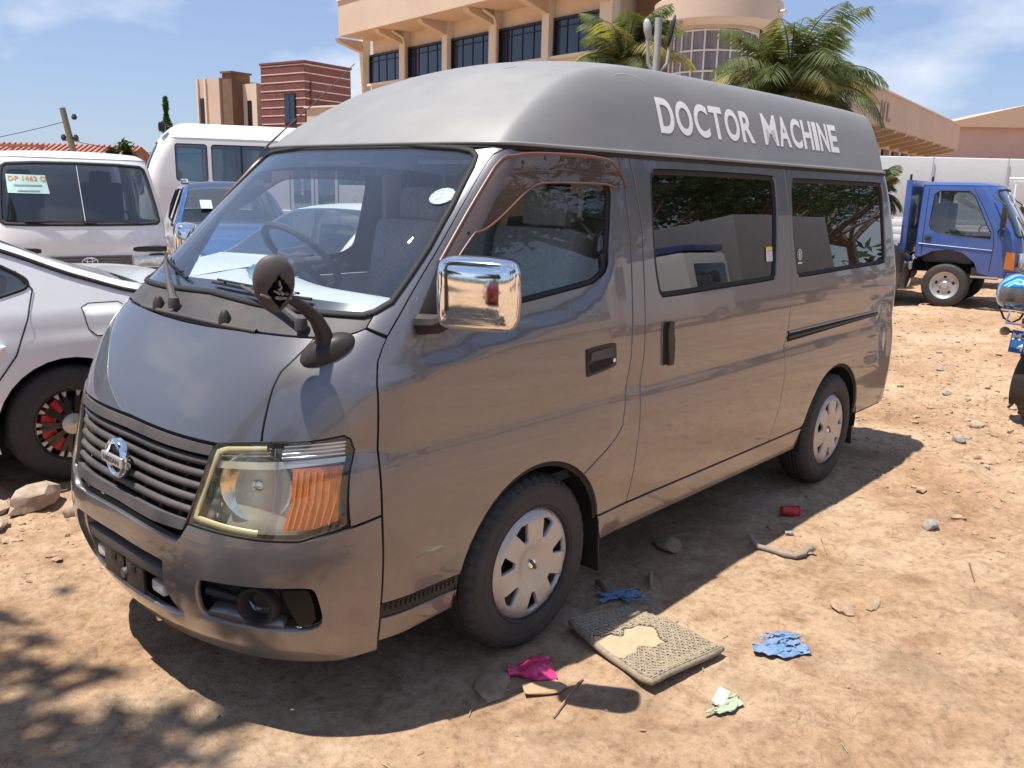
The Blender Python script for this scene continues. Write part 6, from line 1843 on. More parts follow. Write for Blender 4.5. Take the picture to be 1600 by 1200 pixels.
# pink sachet: pinched neck and puffed body
P_ = []
for i in range(17):
    u = i / 16; w_ = .018 + .055 * min(1, max(0, (u - .22) / .35)) ** .8; h_ = .006 + .020 * math.sin(PI * min(1, max(0, (u - .15) / .85)))
    if u < .15: w_ = .030 - .08 * u
    P_.append([(-.085 + .17 * u + .006 * math.sin(9 * v_), w_ * math.cos(v_), .012 + max(-.008, h_ * math.sin(v_) + .007 * math.sin(5 * v_ + 8 * u) + .005 * math.sin(9 * v_ - 17 * u)) + .022 * max(0, .25 - u)) for v_ in np.linspace(0, 2 * PI, 19)])
V_, F_ = grid_surface(np.array(P_)); o = obj('plastic_sachet', rot(V_, 0, 0, -.65), F_, M_pink, None); o.location = (1.085, -.955, gz(1.085, -.955)); tag(o, 'shiny pink plastic sachet on the ground below the front wheel', 'litter')
def flat_scrap(name, label, cat, loc, poly, m, rz, th=.004, tilt=(0, 0), curl=0.0):
    V_, F_ = prism_vf(resample(poly, .02), -th / 2, th / 2, 'xy'); V_[:, 2] += curl * (V_[:, 0] ** 2) * 12
    o = obj(name, rot(V_, tilt[0], tilt[1], rz), F_, m, None, False); o.location = (loc[0], loc[1], gz(*loc) + .012); return tag(o, label, cat)
flat_scrap('cardboard_scrap', 'small torn brown cardboard piece beside the pink sachet', 'cardboard', (1.03, -1.06), [(-.075, -.03), (.05, -.035), (.085, -.01), (.06, .035), (-.02, .04), (-.07, .02)], M_card, -.55, .004, (.06, .05), .12)
rag('thin pale green plastic shred under the white paper', (1.37, -1.57), .19, .08, M_green_pl, 9, -.5, 6)
flat_scrap('paper_scrap', 'folded white paper scrap on the pale green shred', 'litter', (1.40, -1.545), [(-.045, -.018), (.040, -.022), (.046, .016), (-.03, .022)], M_wpap, .25, .012, (.1, -.12), .3)
# folded woven mat: two layers, open weave with a worn hole showing the board below
def mat_uv(u, v, lift):
    a = np.array([1.42, -.875]); b_ = np.array([1.70, -.955]); c_ = np.array([1.665, -1.40]); d_ = np.array([1.275, -1.345])
    p = (1 - u)[:, None] * ((1 - v)[:, None] * a + v[:, None] * b_) + u[:, None] * ((1 - v)[:, None] * d_ + v[:, None] * c_)
    z = np.array([gz(x, y) for x, y in p]) * .3 + lift + .010 * np.sin(5 * u + 2) * np.sin(4 * v + 1) + .010 * (u > .9) * (u - .9) * 10
    return np.column_stack([p, z])
matt = thing('woven_mat', 'folded, worn beige woven floor mat lying on the ground beside the van', 'mat', (1.5, -1.15, 0), 0, None, True)
M_weave = mat('woven_straw', (.36, .29, .20), .9, noise=.3, nscale=60, bump=.003, bscale=150); M_weave2 = mat('woven_straw_dark', (.27, .22, .15), .9, noise=.3, nscale=60, bump=.003, bscale=150)
g1, g2 = np.meshgrid(np.linspace(0, 1, 25), np.linspace(0, 1, 17), indexing='ij')
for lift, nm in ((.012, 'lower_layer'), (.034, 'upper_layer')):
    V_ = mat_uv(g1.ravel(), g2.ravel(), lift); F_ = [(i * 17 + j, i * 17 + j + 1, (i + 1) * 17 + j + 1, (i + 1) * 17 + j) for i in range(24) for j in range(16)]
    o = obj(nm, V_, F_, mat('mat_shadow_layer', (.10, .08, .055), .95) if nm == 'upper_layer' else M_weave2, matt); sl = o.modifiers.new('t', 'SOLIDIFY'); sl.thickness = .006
def worn(u, v): 
    return (np.abs(u - .50 - .10 * (v - .5)) < .15 + .03 * np.sin(14 * v) + .02 * np.sin(31 * v)) & (v < .68 + .06 * np.sin(17 * u))
gu, gv = np.meshgrid(np.linspace(.2, .8, 61), np.linspace(0.01, .8, 61), indexing='ij')
V_ = mat_uv(gu.ravel(), gv.ravel(), .041); Fq = [(i * 61 + j, i * 61 + j + 1, (i + 1) * 61 + j + 1, (i + 1) * 61 + j) for i in range(60) for j in range(60)]
ww_ = worn(gu.ravel(), gv.ravel()); obj('worn_patch', V_, [f for f in Fq if ww_[list(f)].all()], mat('bare_backing', (.46, .32, .20), .95, noise=.15, nscale=25, bump=.002, bscale=60), matt)
strands = MB()
n_ = 30
for k in range(n_ + 1):
    for dirn in (0, 1, 2):
        tt = np.linspace(0, 1, 60)
        if dirn == 0: u = np.full(60, k / n_); v = tt
        else:
            s = 1 if dirn == 1 else -1; v = tt; u = k / n_ * 2.0 - .5 + s * (tt - .5) * .9
        ok = (u >= 0) & (u <= 1) & ~worn(u, v)
        run = []
        for i in range(60):
            if ok[i]: run.append(i)
            if (not ok[i] or i == 59) and len(run) > 2:
                q = mat_uv(u[run], v[run], .043); q[:, 2] += .002 * np.sin(np.arange(len(run)) * 1.6 + k)
                strands.tube(q[::2] if len(run) > 5 else q, .0034, 4); run = []
            elif not ok[i]: run = []
o = strands.build('weave', M_weave, matt, True, 60); o['kind'] = 'stuff'
rim_ = [mat_uv(np.array([u]), np.array([v]), .028)[0] for u, v in [(0, t_) for t_ in np.linspace(0, 1, 14)] + [(t_, 1) for t_ in np.linspace(.05, 1, 20)] + [(1, t_) for t_ in np.linspace(.95, 0, 14)] + [(t_, 0) for t_ in np.linspace(.95, .05, 20)]]
V_, F_ = tube_vf(rim_, .014, 8, True); obj('bound_edge', V_, F_, M_weave2, matt)
# red cup on its side
cu = thing('paper_cup', 'red disposable cup lying on its side under the van edge', 'cup', (3.22, -.90, gz(3.22, -.90) + .034), -.75)
V_, F_ = lathe_vf([(.0, 0), (.022, 0), (.024, .004), (.034, .095), (.036, .098), (.034, .1), (.033, .095), (.023, .006), (.0, .006)], 24)
obj('cup_body', rot(V_, 0, -PI / 2 - .12, PI), F_, mat('red_paper', (.52, .02, .025), .4, coat=.3), cu)
V_, F_ = lathe_vf([(.0345, .088), (.0352, .088), (.036, .094), (.0355, .094)], 24); obj('cup_rim', rot(V_, 0, -PI / 2 - .12, PI), F_, mat('dark_red_rim', (.20, .03, .03), .4), cu)
hz_ = [(2.72, -.97, .05), (2.70, -1.0, .035), (2.69, -1.035, .02), (2.70, -1.10, .017), (2.70, -1.17, .017), (2.715, -1.215, .018), (2.76, -1.235, .022), (2.80, -1.235, .030), (2.83, -1.25, .034)]
q = [np.array(p_) + [0, 0, gz(p_[0], p_[1]) * .5] for p_ in hz_]
mbh = MB().tube(spline3 := [np.array(p_) for p_ in q], [.013] * 9, 10); mbh.lathe([(.010, -.002), (.015, 0), (.015, .012), (.010, .012)], q[-1], 'x', 12)
o = mbh.build('rubber_hose', mat('grey_hose', (.20, .18, .165), .6, noise=.2, nscale=40, dust=DUST, dust_amt=.4, dust_scale=15), None); tag(o, 'short bent grey rubber hose on the ground near the red cup', 'hose')
def stick(label, a, b_, r_, m):
    a = np.array([*a, gz(*a) + r_ + .004]); b_ = np.array([*b_, gz(*b_) + r_ + .004])
    o = MB().tube([a, a * .6 + b_ * .4 + [.004, .003, .004], b_], [r_, r_ * .9, r_ * .7], 7).build('stick', m, None); tag(o, label, 'stick', 'dry sticks on the ground'); return o
M_stick = mat('dry_stick', (.34, .22, .14), .9, noise=.3, nscale=50); M_stick2 = mat('dark_stick', (.17, .11, .075), .9, noise=.3, nscale=50)
stick('brown stick in the shade behind the front wheel', (1.83, -.70), (1.76, -.80), .013, M_stick2)
stick('pale short stick lying in shade right of the mud flap', (2.07, -.82), (1.95, -.90), .010, M_stick)
stick('tiny broken stick beside the mud flap stick', (1.90, -.83), (1.90, -.89), .007, M_stick)
stick('thin dry stalk on the ground below the mat', (1.18, -1.12), (.93, -1.19), .004, M_stick)
stick('thin pale straw at the edge of the van shadow', (3.05, -1.20), (2.88, -1.30), .004, M_stick)
stick('thin straw on the sand below the motorcycle', (3.20, -1.85), (3.02, -1.92), .004, M_stick2)
lf = flat_scrap('leaf', 'tiny fresh green leaf on the ground before the bumper', 'leaf', (.16, -.42), [(-.012, 0), (0, -.006), (.014, 0), (0, .006)], mat('fresh_leaf', (.07, .22, .03), .5), .5, .001)

# ------------------------------------------------------------------ buildings
M_wall = mat('peach_render', (.62, .475, .36), .9, noise=.06, nscale=.6, bump=.004, bscale=14, dust=(.36, .27, .20), dust_amt=.22, dust_scale=.5)
M_wall2 = mat('pale_peach_render', (.70, .57, .44), .9, noise=.05, nscale=.7, bump=.004, bscale=14)
M_col = mat('cream_render', (.70, .63, .52), .9, noise=.05, nscale=1.0, bump=.003, bscale=14)
G_bld = mat('dark_window_glass', (.014, .020, .040), .06, 0, .5, .02, spec=.6)
M_frame = mat('window_frame', (.012, .014, .02), .4)
M_brick_t = mat('maroon_tile', (.17, .055, .045), .7, noise=.25, nscale=6, bump=.003, bscale=20)
M_line = mat('pale_band', (.60, .50, .44), .85)
M_brown = mat('brown_render', (.17, .10, .06), .9, noise=.2, nscale=2)
A = thing('office_building', 'peach office building with dark windows, deep roof parapet and curved corner bay', 'building', (21.4, 14.15, 0), R(-9))
# local frame: facade along +y from the corner by the bay, facing -x
MB().box((2.2, 7.0, 3.85), (4, 14.4, 7.7)).build('wall', M_wall2, A, False)
par = MB().box((.9, 6.42, 8.30), (4.6, 15.3, 1.35)).build('parapet', M_wall, A, False)
MB().box((.9, 6.42, 9.0), (4.72, 15.42, .07)).build('parapet_coping', M_wall2, par, False)
WIN = [(0.03, 2.3), (2.7, 5.2), (5.5, 8.1), (8.4, 11.1), (11.5, 14.2)]
for (ya, yb) in WIN:
    yc = (ya + yb) / 2; bw = yb - ya; xw = .14
    wf = MB().box((xw, yc, 7.02), (.12, bw, .08)).build('window', M_frame, A, False)
    MB().box((xw - .05, yc, 5.84), (.22, bw + .1, .09)).build('sill', M_col, wf, False)
    for y_ in (ya + .03, yb - .03): MB().box((xw, y_, 6.43), (.12, .06, 1.1)).build('window_jamb', M_frame, wf, False)
    MB().box((xw, yc, 6.78), (.05, bw - .12, .03)).build('transom', M_frame, wf, False)
    for q_ in range(4):
        ww_ = (bw - .12) / 4; yy0 = ya + .06 + (q_ + .5) * ww_
        MB().box((xw + .03, yy0, 6.32), (.02, ww_ - .02, .90)).build('pane', G_bld, wf, False); MB().box((xw + .03, yy0, 6.89), (.02, ww_ - .04, .17)).build('pane', G_bld, wf, False)
        if q_: MB().box((xw + .02, yy0 - ww_ / 2, 6.43), (.05, .03, 1.1)).build('mullion', M_frame, wf, False)
for k, y in enumerate((-.25, 2.5, 5.35, 8.25, 11.3, 14.55)):
    MB().box((.08, y, 3.85), (.36, .34 if k else .5, 7.7)).build('column', M_col, A, False)
    V_, F_ = prism_vf([(-1.25, 7.62), (.1, 7.62), (.1, 7.16), (-.2, 7.2), (-1.15, 7.48)], y - .15, y + .15, 'xz'); obj('bracket', V_, F_, M_wall, A, False)
    if k % 2 == 0: MB().tube([(-.7, y - .26, 7.6), (-.2, y - .26, 7.4), (-.12, y - .26, 7.2), (-.12, y - .26, 4.0)], .06, 8).build('downpipe', M_wall2, A)
# recess beside the corner and the curved bay
MB().box((2.0, -1.4, 3.85), (2.0, 1.8, 7.7)).build('recess_wall', M_brown, A, False)
MB().box((1.3, -1.7, 8.30), (2.0, .9, 1.3)).build('link_parapet', M_wall, A, False)
cx, cy, rb = 1.55, -3.05, 1.28
V_, F_ = lathe_vf([(rb, 0), (rb, 3.2), (rb - .10, 3.22), (rb - .10, 6.10), (rb, 6.12), (rb, 6.3)], 40); bay = obj('bay_wall', V_ + [cx, cy, 0], F_, M_wall, A, autosmooth=40)
V_, F_ = lathe_vf([(rb - .06, 3.22), (rb - .06, 6.10)], 40); obj('bay_glass', V_ + [cx, cy, 0], F_, mat('curtained_glass', (.20, .15, .14), .12, coat=.6, noise=.35, nscale=3, stretch=(6, 6, .3)), A)
for z in (3.3, 3.9, 4.45, 5.0, 5.55, 6.08):
    V_, F_ = tube_vf([(cx + (rb - .04) * math.cos(a), cy + (rb - .04) * math.sin(a), z) for a in np.linspace(R(120), R(330), 30)], .028, 6); obj('bay_transom', V_, F_, M_col, A)
for a in np.linspace(R(125), R(325), 13): MB().bar((cx + (rb - .04) * math.cos(a), cy + (rb - .04) * math.sin(a), 3.2), (cx + (rb - .04) * math.cos(a), cy + (rb - .04) * math.sin(a), 6.12), .028, n=6).build('bay_mullion', M_col, A)
V_, F_ = lathe_vf([(rb, 6.2), (rb + .12, 6.22), (rb + .48, 6.27), (rb + .52, 6.32), (rb + .52, 6.9), (rb + .46, 6.94), (0, 6.94)], 48); obj('bay_parapet', V_ + [cx + .05, cy - .05, 0], F_, M_wall, A, autosmooth=30)
MB().bar((cx + .6, cy - 1.6, 6.6), (cx + .45, cy - 2.05, 6.58), .05).build('rain_spout', M_col, A)
MB().box((4.6, -3.2, 2.6), (4.2, 2.4, 5.2)).build('bay_rear_wall', M_wall, A, False)
# long wing running away to the right
Wg = thing('building_wing', 'long two-storey peach wing with raised wall lettering and roof brackets, behind the palm', 'building', (26.9, 9.55, 0), R(7.6))
MB().box((9.5, 3.5, 2.1), (26, 6, 4.2)).build('wall', M_wall2, Wg, False)
MB().box((9.5, 2.6, 4.78), (26, 7.0, 1.2)).build('fascia', M_wall, Wg, False); MB().box((9.5, 2.6, 5.41), (26.1, 7.1, .06)).build('coping', M_wall2, Wg, False)
MB().box((-2.4, 1.6, 5.85), (1.6, 2.0, .9)).build('roof_room', M_wall, Wg, False); MB().box((1.6, 2.6, 5.70), (2.6, 2.6, .55)).build('roof_room', M_wall, Wg, False)
for k in range(13):
    V_, F_ = prism_vf([(-.95, 4.19), (.5, 4.19), (.5, 3.75), (-.9, 4.06)], k * 2.05 - 3.1, k * 2.05 - 2.85, 'yz'); obj('bracket', V_, F_, M_wall, Wg, False)
for k in range(12):
    x = -2.0 + k * 2.05; w_ = MB().box((x, .49, 3.15), (1.25, .10, 1.1)).build('window', M_frame, Wg, False)
    for d_ in (-.30, .30): MB().box((x + d_, .43, 3.15), (.54, .03, .98)).build('pane', G_bld, w_, False)
M_lett = mat('wall_letter', (.30, .22, .17), .7)
for ch, xx in (('A', -2.85), ('C', -2.05), ('E', -1.25), ('C', -.15), ('N', 4.5), ('L', 5.5)):
    V_, F_ = text_vf(ch, .02); V_ = V_.copy(); V_[:, 0] *= .62 / V_[:, 0].max(); V_[:, 1] *= .8
    P_ = np.stack([xx + V_[:, 0], np.full(len(V_), -.93), 4.40 + V_[:, 1] * .8], -1)
    o = obj('wall_letter', P_, F_, M_lett, Wg, False); sl = o.modifiers.new('t', 'SOLIDIFY'); sl.thickness = .06
Fb = thing('far_building', 'plain sunlit beige building far behind the white trailer', 'building', (77, 16.5, 0), R(-52))
MB().box((0, 0, 3.4), (14, 10, 6.8)).build('wall', M_wall, Fb, False); V_, F_ = prism_vf([(-7.4, 6.8), (7.4, 6.8), (0, 8.6)], -5.4, 5.4, 'xz'); obj('roof', V_, F_, mat('tan_roof', (.50, .36, .25), .8), Fb, False)
MB().box((1, -6.5, 3.55), (16, 3, .15)).build('maroon_eave', mat('maroon_eave', (.20, .05, .04), .6), Fb, False)
for k in range(4): MB().box((-5 + k * 3.2, -5.05, 2.2), (1.2, .08, 1.3)).build('window', G_bld, Fb, False)
for k in range(2): MB().bar((-4 + k * 4, -7.9, 0), (-4 + k * 4, -7.9, 4.6), .08).build('eave_post', M_brown, Fb)
# striped tower block and its beige neighbour
Tw = thing('striped_tower', 'maroon tiled stair tower with pale horizontal bands, left of the office building', 'building', (26.66, 37.0, 0), R(8))
MB().box((0, 0, 3.75), (3.2, 3.2, 7.5)).build('wall', M_brick_t, Tw, False)
for k in range(9): MB().box((0, 0, 4.2 + k * .40), (3.24, 3.24, .05)).build('band', M_line, Tw, False)
MB().box((0, 0, 7.53), (3.3, 3.3, .10)).build('coping', M_brick_t, Tw, False)
w_ = MB().box((-1.6, -.55, 5.3), (.10, .80, 1.5)).build('window', M_frame, Tw, False)
for d_ in (-.19, .19): MB().box((-1.66, -.55 + d_, 5.3), (.03, .34, 1.34)).build('pane', G_bld, w_, False)
MB().tube([(-1.2, -1.66, 4.5), (-1.2, -1.66, 6.6)], .05, 6).build('wall_pipe', M_brick_t, Tw)
for d_ in (0, .3): MB().bar((1.7 + d_, -1.9, 5.0), (2.1 + d_, -1.7, 6.2), .03).build('ladder_rail', M_frame, Tw)
MB().box((.6, -5.1, 2.65), (4.6, 6.6, 5.3)).build('annexe', M_wall, Tw, False); MB().box((.6, -5.1, 5.34), (4.8, 6.8, .08)).build('annexe_coping', M_wall2, Tw, False)
Bb = thing('beige_block', 'beige block with slit windows and a brown shaft, left of the striped tower', 'building', (25.6, 42.0, 0), R(8))
MB().box((0, .35, 3.5), (3.2, 1.9, 7.0)).build('wall', M_wall, Bb, False); MB().box((.5, -1.9, 3.35), (2.8, 1.6, 6.7)).build('rear_wall', M_wall2, Bb, False)
MB().box((-1.0, -1.25, 3.6), (1.2, .75, 7.2)).build('brown_shaft', M_brown, Bb, False); MB().box((-1.0, -1.25, 7.24), (1.35, .9, .09)).build('shaft_cap', M_brown, Bb, False)
for y, h_ in ((.85, 1.6), (-2.15, 1.3)): MB().box((-1.6 if y > 0 else -.9, y, 5.2), (.10, .28, h_)).build('slit_window', M_frame, Bb, False)
for y in (1.15, .50): MB().box((-1.63, y, 3.5), (.12, .14, 7.0)).build('pilaster', M_wall2, Bb, False)
# low shed, pole and wires on the far left
Sh = thing('tin_shed', 'low shed with rusty red tin roof on the far left', 'shed', (15.6, 40.2, 0), R(-46))
MB().box((0, 0, 1.2), (6.4, 4, 2.4)).build('wall', mat('blue_shed_wall', (.10, .22, .45), .8, noise=.1, nscale=1), Sh, False)
M_tin = mat('rusty_tin', (.36, .13, .09), .7, noise=.25, nscale=2, bump=.01, bscale=6)
V_, F_ = prism_vf([(-2.4, 2.35), (2.4, 2.35), (0, 3.15)], -3.5, 3.5, 'yz'); obj('tin_roof', V_, F_, M_tin, Sh, False)
for k in range(28):
    x = -3.4 + k * .25
    MB().bar((x, -2.42, 2.39), (x, 0, 3.19), .03, n=5).build('roof_rib', M_tin, Sh)
MB().box((-1.2, -3.2, 2.95), (4, .06, .10)).build('rail', M_tin, Sh, False)
for k in range(4): MB().box((-3.1 + k * 1.2, -3.2, 1.5), (.10, .08, 3.0)).build('rail_post', M_tin, Sh, False)
Po = thing('utility_pole', 'leaning wooden utility pole with insulators above the tin shed', 'pole', (12.2, 30.3, 0), 0)
M_pole = mat('weathered_pole', (.22, .19, .14), .9, noise=.25, nscale=3, stretch=(1, 1, .2))
MB().bar((0.22, -.22, 0), (-.28, .30, 4.08), .13, .10, 12).build('pole_shaft', M_pole, Po)
for z_, s_ in ((3.9, -1), (3.9, 1), (4.6, 1)): MB().lathe([(.0, 0), (.07, .02), (.10, .10), (.05, .2), (.0, .2)], (-.16 + .22 * s_ * .67, .17 - .22 * s_ * .74, z_ - .92), 'z', 10).build('insulator', M_frame, Po)
MB().bar((-.34, .36, 2.98), (.06, -.06, 2.98), .03).build('cross_arm', M_pole, Po)
def wire(label, a, b_, sag):
    a = np.array(a, float); b_ = np.array(b_, float); pts = [a + (b_ - a) * s - np.array([0, 0, sag * 4 * s * (1 - s)]) for s in np.linspace(0, 1, 24)]
    tag(MB().tube(pts, .012, 5).build('overhead_wire', M_frame, None), label, 'wire', 'overhead wires at the left')
wire('thin wire running left from the utility pole', (11.9, 30.6, 3.6), (2, 44, 2.9), .9)
wire('thin wire running right from the utility pole to the tower', (11.95, 30.5, 3.0), (24.5, 38.0, 3.6), .5)
# street lamp
Ls = thing('street_lamp', 'twin-headed street lamp post in front of the palm fronds', 'street lamp', (14.08, 7.26, 0), 0)
M_lampgrey = mat('lamp_post_grey', (.36, .37, .36), .6, noise=.1, nscale=5)
MB().bar((0, 0, 0), (0, 0, 4.98), .085, .07, 14).build('post', M_lampgrey, Ls)
for (dx, dy, tilt, nm) in ((-.13, .16, .5, 1), (.17, -.20, -.9, 2)):
    ar = MB().tube([(0, 0, 3.9), (dx * .8, dy * .8, 4.15), (dx * .95, dy * .95, 4.6)], .035, 8).build('lamp_arm', M_lampgrey, Ls)
    V_, F_ = lathe_vf([(.0, -.28), (.09, -.24), (.13, -.05), (.12, .12), (.07, .24), (.0, .27)], 16); V_ = V_ * [1, 1, 1.15]
    V_ = rot(V_, 0, 0, 0); ax = Vector((dx * .6, dy * .6, .9 if nm == 2 else .7)).normalized()
    V_ = (np.array(ax.to_track_quat('Z', 'Y').to_matrix()) @ (V_ * [.62, .34 if nm == 2 else .62, 1.0 if nm == 2 else .62]).T).T + [dx, dy, 4.78 if nm == 1 else 4.75]
    obj('lamp_head', V_, F_, M_lampgrey if nm == 1 else M_black, ar)

# ------------------------------------------------------------------ vegetation
def leafmat(name, c, var=.35):
    m = mat(name, c, .55, noise=var, nscale=1.7, detail=3)
    b = m.node_tree.nodes['Principled BSDF']; b.inputs['Specular IOR Level'].default_value = .2; b.inputs['Roughness'].default_value = .7
    # thin leaves let light through
    t_ = m.node_tree; tr_ = t_.nodes.new('ShaderNodeBsdfTranslucent'); tr_.inputs['Color'].default_value = (c[0] * 1.6, c[1] * 1.7, c[2] * .8, 1)
    mxs = t_.nodes.new('ShaderNodeMixShader'); mxs.inputs[0].default_value = .30
    out = t_.nodes['Material Output']; t_.links.new(b.outputs[0], mxs.inputs[1]); t_.links.new(tr_.outputs[0], mxs.inputs[2]); t_.links.new(mxs.outputs[0], out.inputs['Surface'])
    return m
M_leaf = leafmat('tree_leaves', (.055, .095, .025)); M_leaf2 = leafmat('dark_tree_leaves', (.035, .06, .02)); M_palm = leafmat('palm_leaflets', (.105, .125, .055), .55); M_palmdry = leafmat('dry_palm_leaflets', (.28, .24, .09)); M_bark = mat('bark', (.15, .115, .085), .95, noise=.3, nscale=10, bump=.02, bscale=12)
def quads(C, size, r_, flat=.5, asp=.55):
    n = len(C); a = r_.normal(size=(n, 3)); a[:, 2] *= flat; a /= np.linalg.norm(a, axis=1)[:, None]
    b_ = np.cross(a, r_.normal(size=(n, 3))); b_ /= np.linalg.norm(b_, axis=1)[:, None]
    s = size * r_.uniform(.6, 1.3, n)[:, None]
    V_ = np.stack([C - a * s, C - b_ * s * asp * .5 + a * s * .1, C + a * s, C + b_ * s * asp * .5 + a * s * .1], 1).reshape(-1, 3)
    return V_, np.arange(4 * n).reshape(n, 4)
def quad_obj(name, V_, Q, m, parent):
    me = bpy.data.meshes.new(name); me.vertices.add(len(V_)); me.vertices.foreach_set('co', V_.ravel()); me.loops.add(Q.size); me.loops.foreach_set('vertex_index', Q.ravel().astype(np.int32))
    me.polygons.add(len(Q)); me.polygons.foreach_set('loop_start', np.arange(0, Q.size, 4, dtype=np.int32)); me.polygons.foreach_set('loop_total', np.full(len(Q), 4, np.int32)); me.update(calc_edges=True); me.materials.append(m)
    o = bpy.data.objects.new(name, me); COL.objects.link(o); o.parent = parent; return o
def broad_tree(label, loc, H, Rr, seed, m=M_leaf, leaf=.11, clumps=46, per=170, group='broad trees behind the photographer', flat=.42, name='tree'):
    r_ = np.random.default_rng(seed); t_ = thing(name, label, 'tree', loc, 0, group)
    top = np.array([0, 0, H * .45]); mbt = MB(); mbt.tube([(0, 0, -.1), (.1, .05, H * .2), (-.05, .1, H * .45)], [.05 * H, .038 * H, .03 * H], 9)
    C = []
    for k in range(clumps):
        a = r_.uniform(0, 2 * PI); rr = Rr * math.sqrt(r_.uniform(.02, 1)); z = H * (.62 + .38 * r_.uniform(0, 1) * (1 - .6 * (rr / Rr) ** 2))
        c = np.array([rr * math.cos(a), rr * math.sin(a), z]); s = Rr * r_.uniform(.14, .26)
        if k % 3 == 0: mbt.tube([top * .9, (top + c) / 2 + [0, 0, -.05 * H], c], [.016 * H, .010 * H, .004 * H], 6)
        q_ = r_.normal(size=(per, 3)) * [s * .55, s * .55, s * flat * .5]; C.append(c + q_)
    mbt.build('trunk', M_bark, t_); V_, Q = quads(np.concatenate(C), leaf, r_); quad_obj('crown', V_, Q, m, t_); return t_
broad_tree('tree leaning over the photographer, casting leaf shade at the lower left', (-5.25, .62, 0), 12.0, 2.75, 31, leaf=.17, clumps=60, per=130)
for k, (x, y, h_, r0) in enumerate(((13, -16, 6.5, 4.0), (21, -14.5, 7.8, 5.2), (30, -15, 8.0, 5.5), (40, -16, 8.5, 6), (54, -20, 9.5, 7), (4, -19, 7, 4.4), (-16, -5.5, 4.6, 3.0), (-17, 2.5, 5.0, 3.4))):
    broad_tree(['round tree mirrored at the front edge of the sliding door', 'broad tree mirrored in the sliding door window', 'broad tree mirrored in the rear side window', 'tall tree mirrored near the van tail', 'distant tall tree behind the mirrored row', 'tree behind the photographer nearest the red car', 'low bushy tree ahead of the red car', 'wide low tree left of the red car'][k], (x, y, 0), h_, r0, 40 + k, M_leaf2, .22, 44, 110)
def palm(label, loc, crown_z, nf, ln, seed):
    r_ = np.random.default_rng(seed); t_ = thing('palm_tree', label, 'palm tree', loc, 0, 'palm trees before the office building')
    MB().tube([(0, 0, 0), (.05, .02, crown_z * .5), (0, 0, crown_z)], [.20, .15, .13], 10).build('trunk', M_bark, t_)
    for k in range(nf):
        a = 2 * PI * k / nf + r_.uniform(-.25, .25); up = r_.uniform(-.1, 1.5); l = ln * r_.uniform(.8, 1.15); n = 30
        # curved midrib: starts steep, droops under its weight
        pts = []; p_ = np.array([0, 0, crown_z]); e = up
        for i in range(n):
            pts.append(p_.copy()); p_ = p_ + l / n * np.array([math.cos(a) * math.cos(e), math.sin(a) * math.cos(e), math.sin(e)]); e -= (1.9 if up < .9 else 1.55) / n * (.5 + i / n)
        pts = np.array(pts); fr = MB().tube(pts[::3], np.linspace(.022, .005, len(pts[::3])), 5).build('frond', M_palmdry if k % 6 == 5 else M_palm, t_)
        side = np.array([-math.sin(a), math.cos(a), 0.]); Vv = []; Qq = []
        for i in range(3, n):
            tdir = pts[i] - pts[i - 1]; tdir /= np.linalg.norm(tdir); nrm = np.cross(side, tdir)
            for s in (-1, 1):
                for sub in (0, .5):
                    ll = l * .30 * math.sin(PI * min(1, (i + sub + 2) / (n + 1))) ** .6 * r_.uniform(.8, 1.1) + .05
                    d0 = side * s * .85 + tdir * .55 + np.array([0, 0, -.30 - .25 * r_.random()]); d0 /= np.linalg.norm(d0)
                    b0 = pts[i] - tdir * sub * l / n; mid = b0 + d0 * ll * .5; tip = b0 + d0 * ll + np.array([0, 0, -.18 * ll]); wv = tdir * .017
                    j = len(Vv); Vv += [b0 - wv * .4, mid - wv, tip, mid + wv]; Qq.append((j, j + 1, j + 2, j + 3))
        quad_obj('leaflets', np.array(Vv), np.array(Qq), M_palmdry if k % 6 == 5 else M_palm, fr)['kind'] = 'stuff'
    return t_
palm('large palm with drooping fronds rising above the van roof lettering', (14.9, 4.85, 0), 3.55, 46, 1.95, 3)
palm('smaller palm behind the twin-headed lamp post', (15.2, 8.75, 0), 4.35, 34, 1.65, 5)
palm('low palm with one frond showing past the van tail', (16.1, 3.5, 0), 1.75, 16, .75, 8)
# far-left trees
Cn = thing('conifer', 'slim dark conifer rising behind the minibus roof', 'tree', (16.3, 31.7, 0), 0)
r_ = np.random.default_rng(5); C = []
for k in range(5200):
    z = 1.6 + 3.3 * r_.random(); rad = .50 * (1 - (z - 1.6) / 3.42) ** .8 * (.75 + .35 * math.sin(z * 7)); a = r_.uniform(0, 6.28); C.append((rad * math.sqrt(r_.random()) * math.cos(a), rad * math.sqrt(r_.random()) * math.sin(a), z - .2 * rad))
MB().bar((0, 0, 0), (0, 0, 4.8), .10, .02).build('trunk', M_bark, Cn); V_, Q = quads(np.array(C), .085, r_, 1.2); quad_obj('crown', V_, Q, M_leaf, Cn)
broad_tree('small dark bushy tree between the tin shed and the minibus', (8.4, 18.1, 0), 2.5, .62, 77, M_leaf2, .09, 22, 120, None, .8, 'bushy_tree')
# distant tree line so the horizon is closed
C = []
r_ = np.random.default_rng(9)
for a in np.linspace(0, 2 * PI, 220):
    if R(-6) < (a if a < PI else a - 2 * PI) < R(88): continue
    dd = r_.uniform(80, 130); hh_ = r_.uniform(3, 7)
    C.append(np.array([dd * math.cos(a), dd * math.sin(a), hh_ * .5]) + r_.normal(size=(90, 3)) * [2.6, 2.6, hh_ * .28])
C = np.concatenate(C); C[:, 2] = np.maximum(C[:, 2], .2); V_, Q = quads(C, .9, r_); o = quad_obj('far_tree_line', V_, Q, M_leaf2, None); tag(o, 'distant line of trees beyond the yard', 'trees', kind='stuff')
